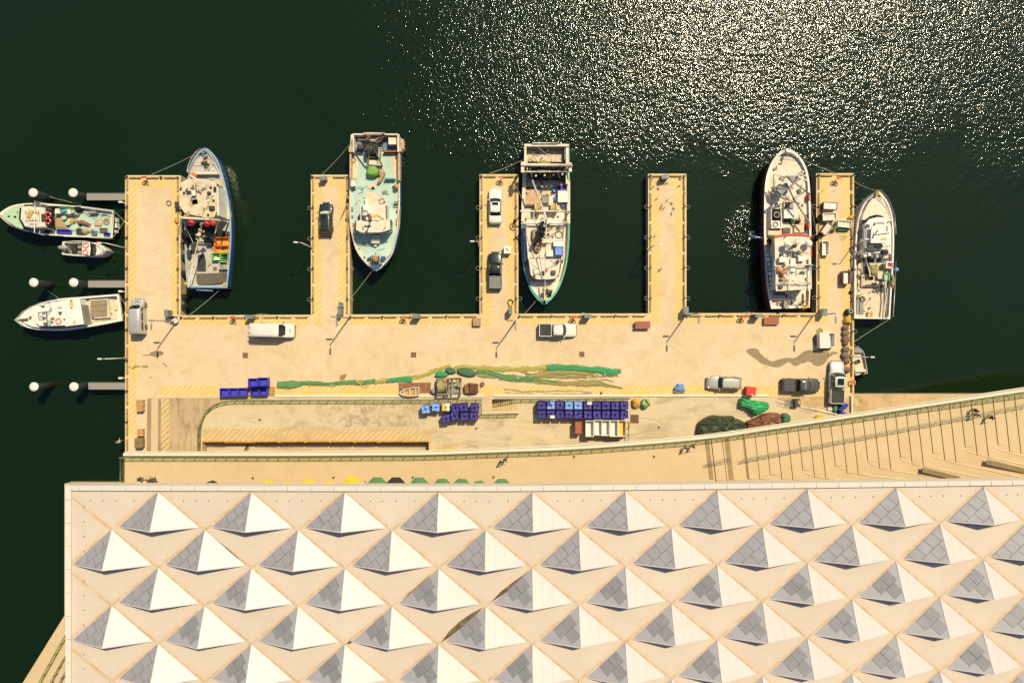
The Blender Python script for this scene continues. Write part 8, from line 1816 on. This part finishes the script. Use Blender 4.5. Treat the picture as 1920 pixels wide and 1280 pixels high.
person('person in a straw hat standing left of the cafe table', 274, 901, ZP, 0, (.12, .12, .08), (.05, .05, .04), hat=STRAW, stride=.03); person('person in a straw hat standing right of the cafe table', 284, 900, ZP, PI, (.30, .12, .05), (.05, .05, .04), hat=STRAW, stride=.03)
for u, v, s, lab in ((267, 897, 1, 'grey green potted plant left of the cafe table'), (291, 898, 2, 'olive potted plant right of the cafe table')):
    pp_ = thing('potted_plant', lab, 'plant', P(u, v, ZP)); p = P(u, v, ZP); m = MB(); m.cyl(p.x, p.y, ZP, ZP + .4, .18, .24, 12); m.build('pot', RUST, pp_); m = MB(); r_ = random.Random(s)
    for k in range(60):
        a, e, l = r_.uniform(0, 2 * PI), r_.uniform(.1, 1.4), r_.uniform(.25, .6); d = Vector((math.cos(a) * math.cos(e), math.sin(a) * math.cos(e), math.sin(e))); q = Vector((p.x, p.y, ZP + .4)) + d * l; sd = d.cross(Vector((0, 0, 1))).normalized() * .05
        m.add([q - d * .14, q + sd, q + d * .14, q - sd], [(0, 1, 2, 3)])
    m.build('leaves', mat('leaf green', (.06, .09, .035) if s == 1 else (.10, .11, .03), .6, var=.4, scale=6), pp_)
person('person standing under the roof edge between the yellow and green umbrellas', 685, 902, ZP, 1.2, (.6, .55, .45), (.1, .09, .08), hat=STRAW, stride=.03)
gp = thing('gull', 'x', 'gull', (0, 0, 0)); ORG[gp.name] = Vector(); m = MB(); m.ball((0, 0, .16), .085, 0, 10, 6, sx=1.9, sy=.9, sz=.85); m.ball((.17, 0, .27), .05, 0, 8, 5); m.tube([(.08, 0, .2), (.16, 0, .27)], .04, 6); m.tube([(.21, 0, .27), (.27, 0, .26)], .014, 5, r1=.004); m.tube([(-.12, 0, .17), (-.3, 0, .17)], .045, 5, r1=.02); m.build('body', FEATH, gp)
m = MB()
for s in (-1, 1): m.bar((0, s * .03, 0), (0, s * .03, .12), .008)
m.build('leg', ORNR, gp)
first = True
for u, v in ((1250.5, 376), (1259, 381.5), (1240.5, 386), (1238.5, 389.5), (1244, 391), (1263, 391), (1259, 401), (1231, 373), (1234, 354), (1232.5, 345), (1225, 350), (1250, 344), (1273, 349), (1227.5, 442.5), (1235, 507), (1239, 505), (1222.5, 335), (1275, 336), (1220, 365), (1283, 361)):
    q = P(u, v, .01); lab = 'small grey gull standing on the empty pier'
    if first: gp.location = q; gp['label'] = lab; gp['group'] = 'gulls on the empty pier'; gp.rotation_euler.z = 1; first = False
    else: dup(gp, q, RN.uniform(0, 6), lab, 'gulls on the empty pier')
# ------------------------------------------------------------------ camera, sun, sky
cam = bpy.data.cameras.new('camera'); co = bpy.data.objects.new('camera', cam); C.objects.link(co)
co.location = (0, 0, H); co.rotation_euler = (0, 0, 0); cam.sensor_width = 36; cam.sensor_fit = 'HORIZONTAL'
cam.lens = 36 / 2 / (960 * S / H); cam.clip_end = 2000
bpy.context.scene.camera = co
EL, AZ = math.radians(55.5), Vector((.575, .818, 0))
sun = bpy.data.lights.new('sun', 'SUN'); so = bpy.data.objects.new('sun', sun); C.objects.link(so)
sun.energy = SUN; sun.angle = math.radians(.5); sun.color = (1.0, .872, .605)
d = Vector((AZ.x * math.cos(EL), AZ.y * math.cos(EL), math.sin(EL)))
so.rotation_euler = d.to_track_quat('Z', 'Y').to_euler(); so.location = (40, 60, 80)
w = bpy.data.worlds.new('World'); bpy.context.scene.world = w; w.use_nodes = True
nt = w.node_tree; bg = nt.nodes['Background']; sk = nt.nodes.new('ShaderNodeTexSky'); sk.sky_type = 'NISHITA'; sk.sun_disc = False
sk.dust_density = 1.2; sk.air_density = .8; sk.ozone_density = .5
sk.sun_elevation = EL; sk.sun_rotation = math.atan2(AZ.x, AZ.y)
nt.links.new(sk.outputs[0], bg.inputs[0]); bg.inputs[1].default_value = SKY
sc = bpy.context.scene
sc.view_settings.view_transform = 'Standard'; sc.view_settings.look = 'None'; sc.view_settings.gamma = 1; sc.view_settings.exposure = EXPO
sc.view_settings.use_curve_mapping = False
sc.cycles.max_bounces = 6; sc.cycles.diffuse_bounces = 3; sc.cycles.transparent_max_bounces = 12
sc.cycles.use_denoising = DENOISE; sc.cycles.sample_clamp_indirect = 4.0
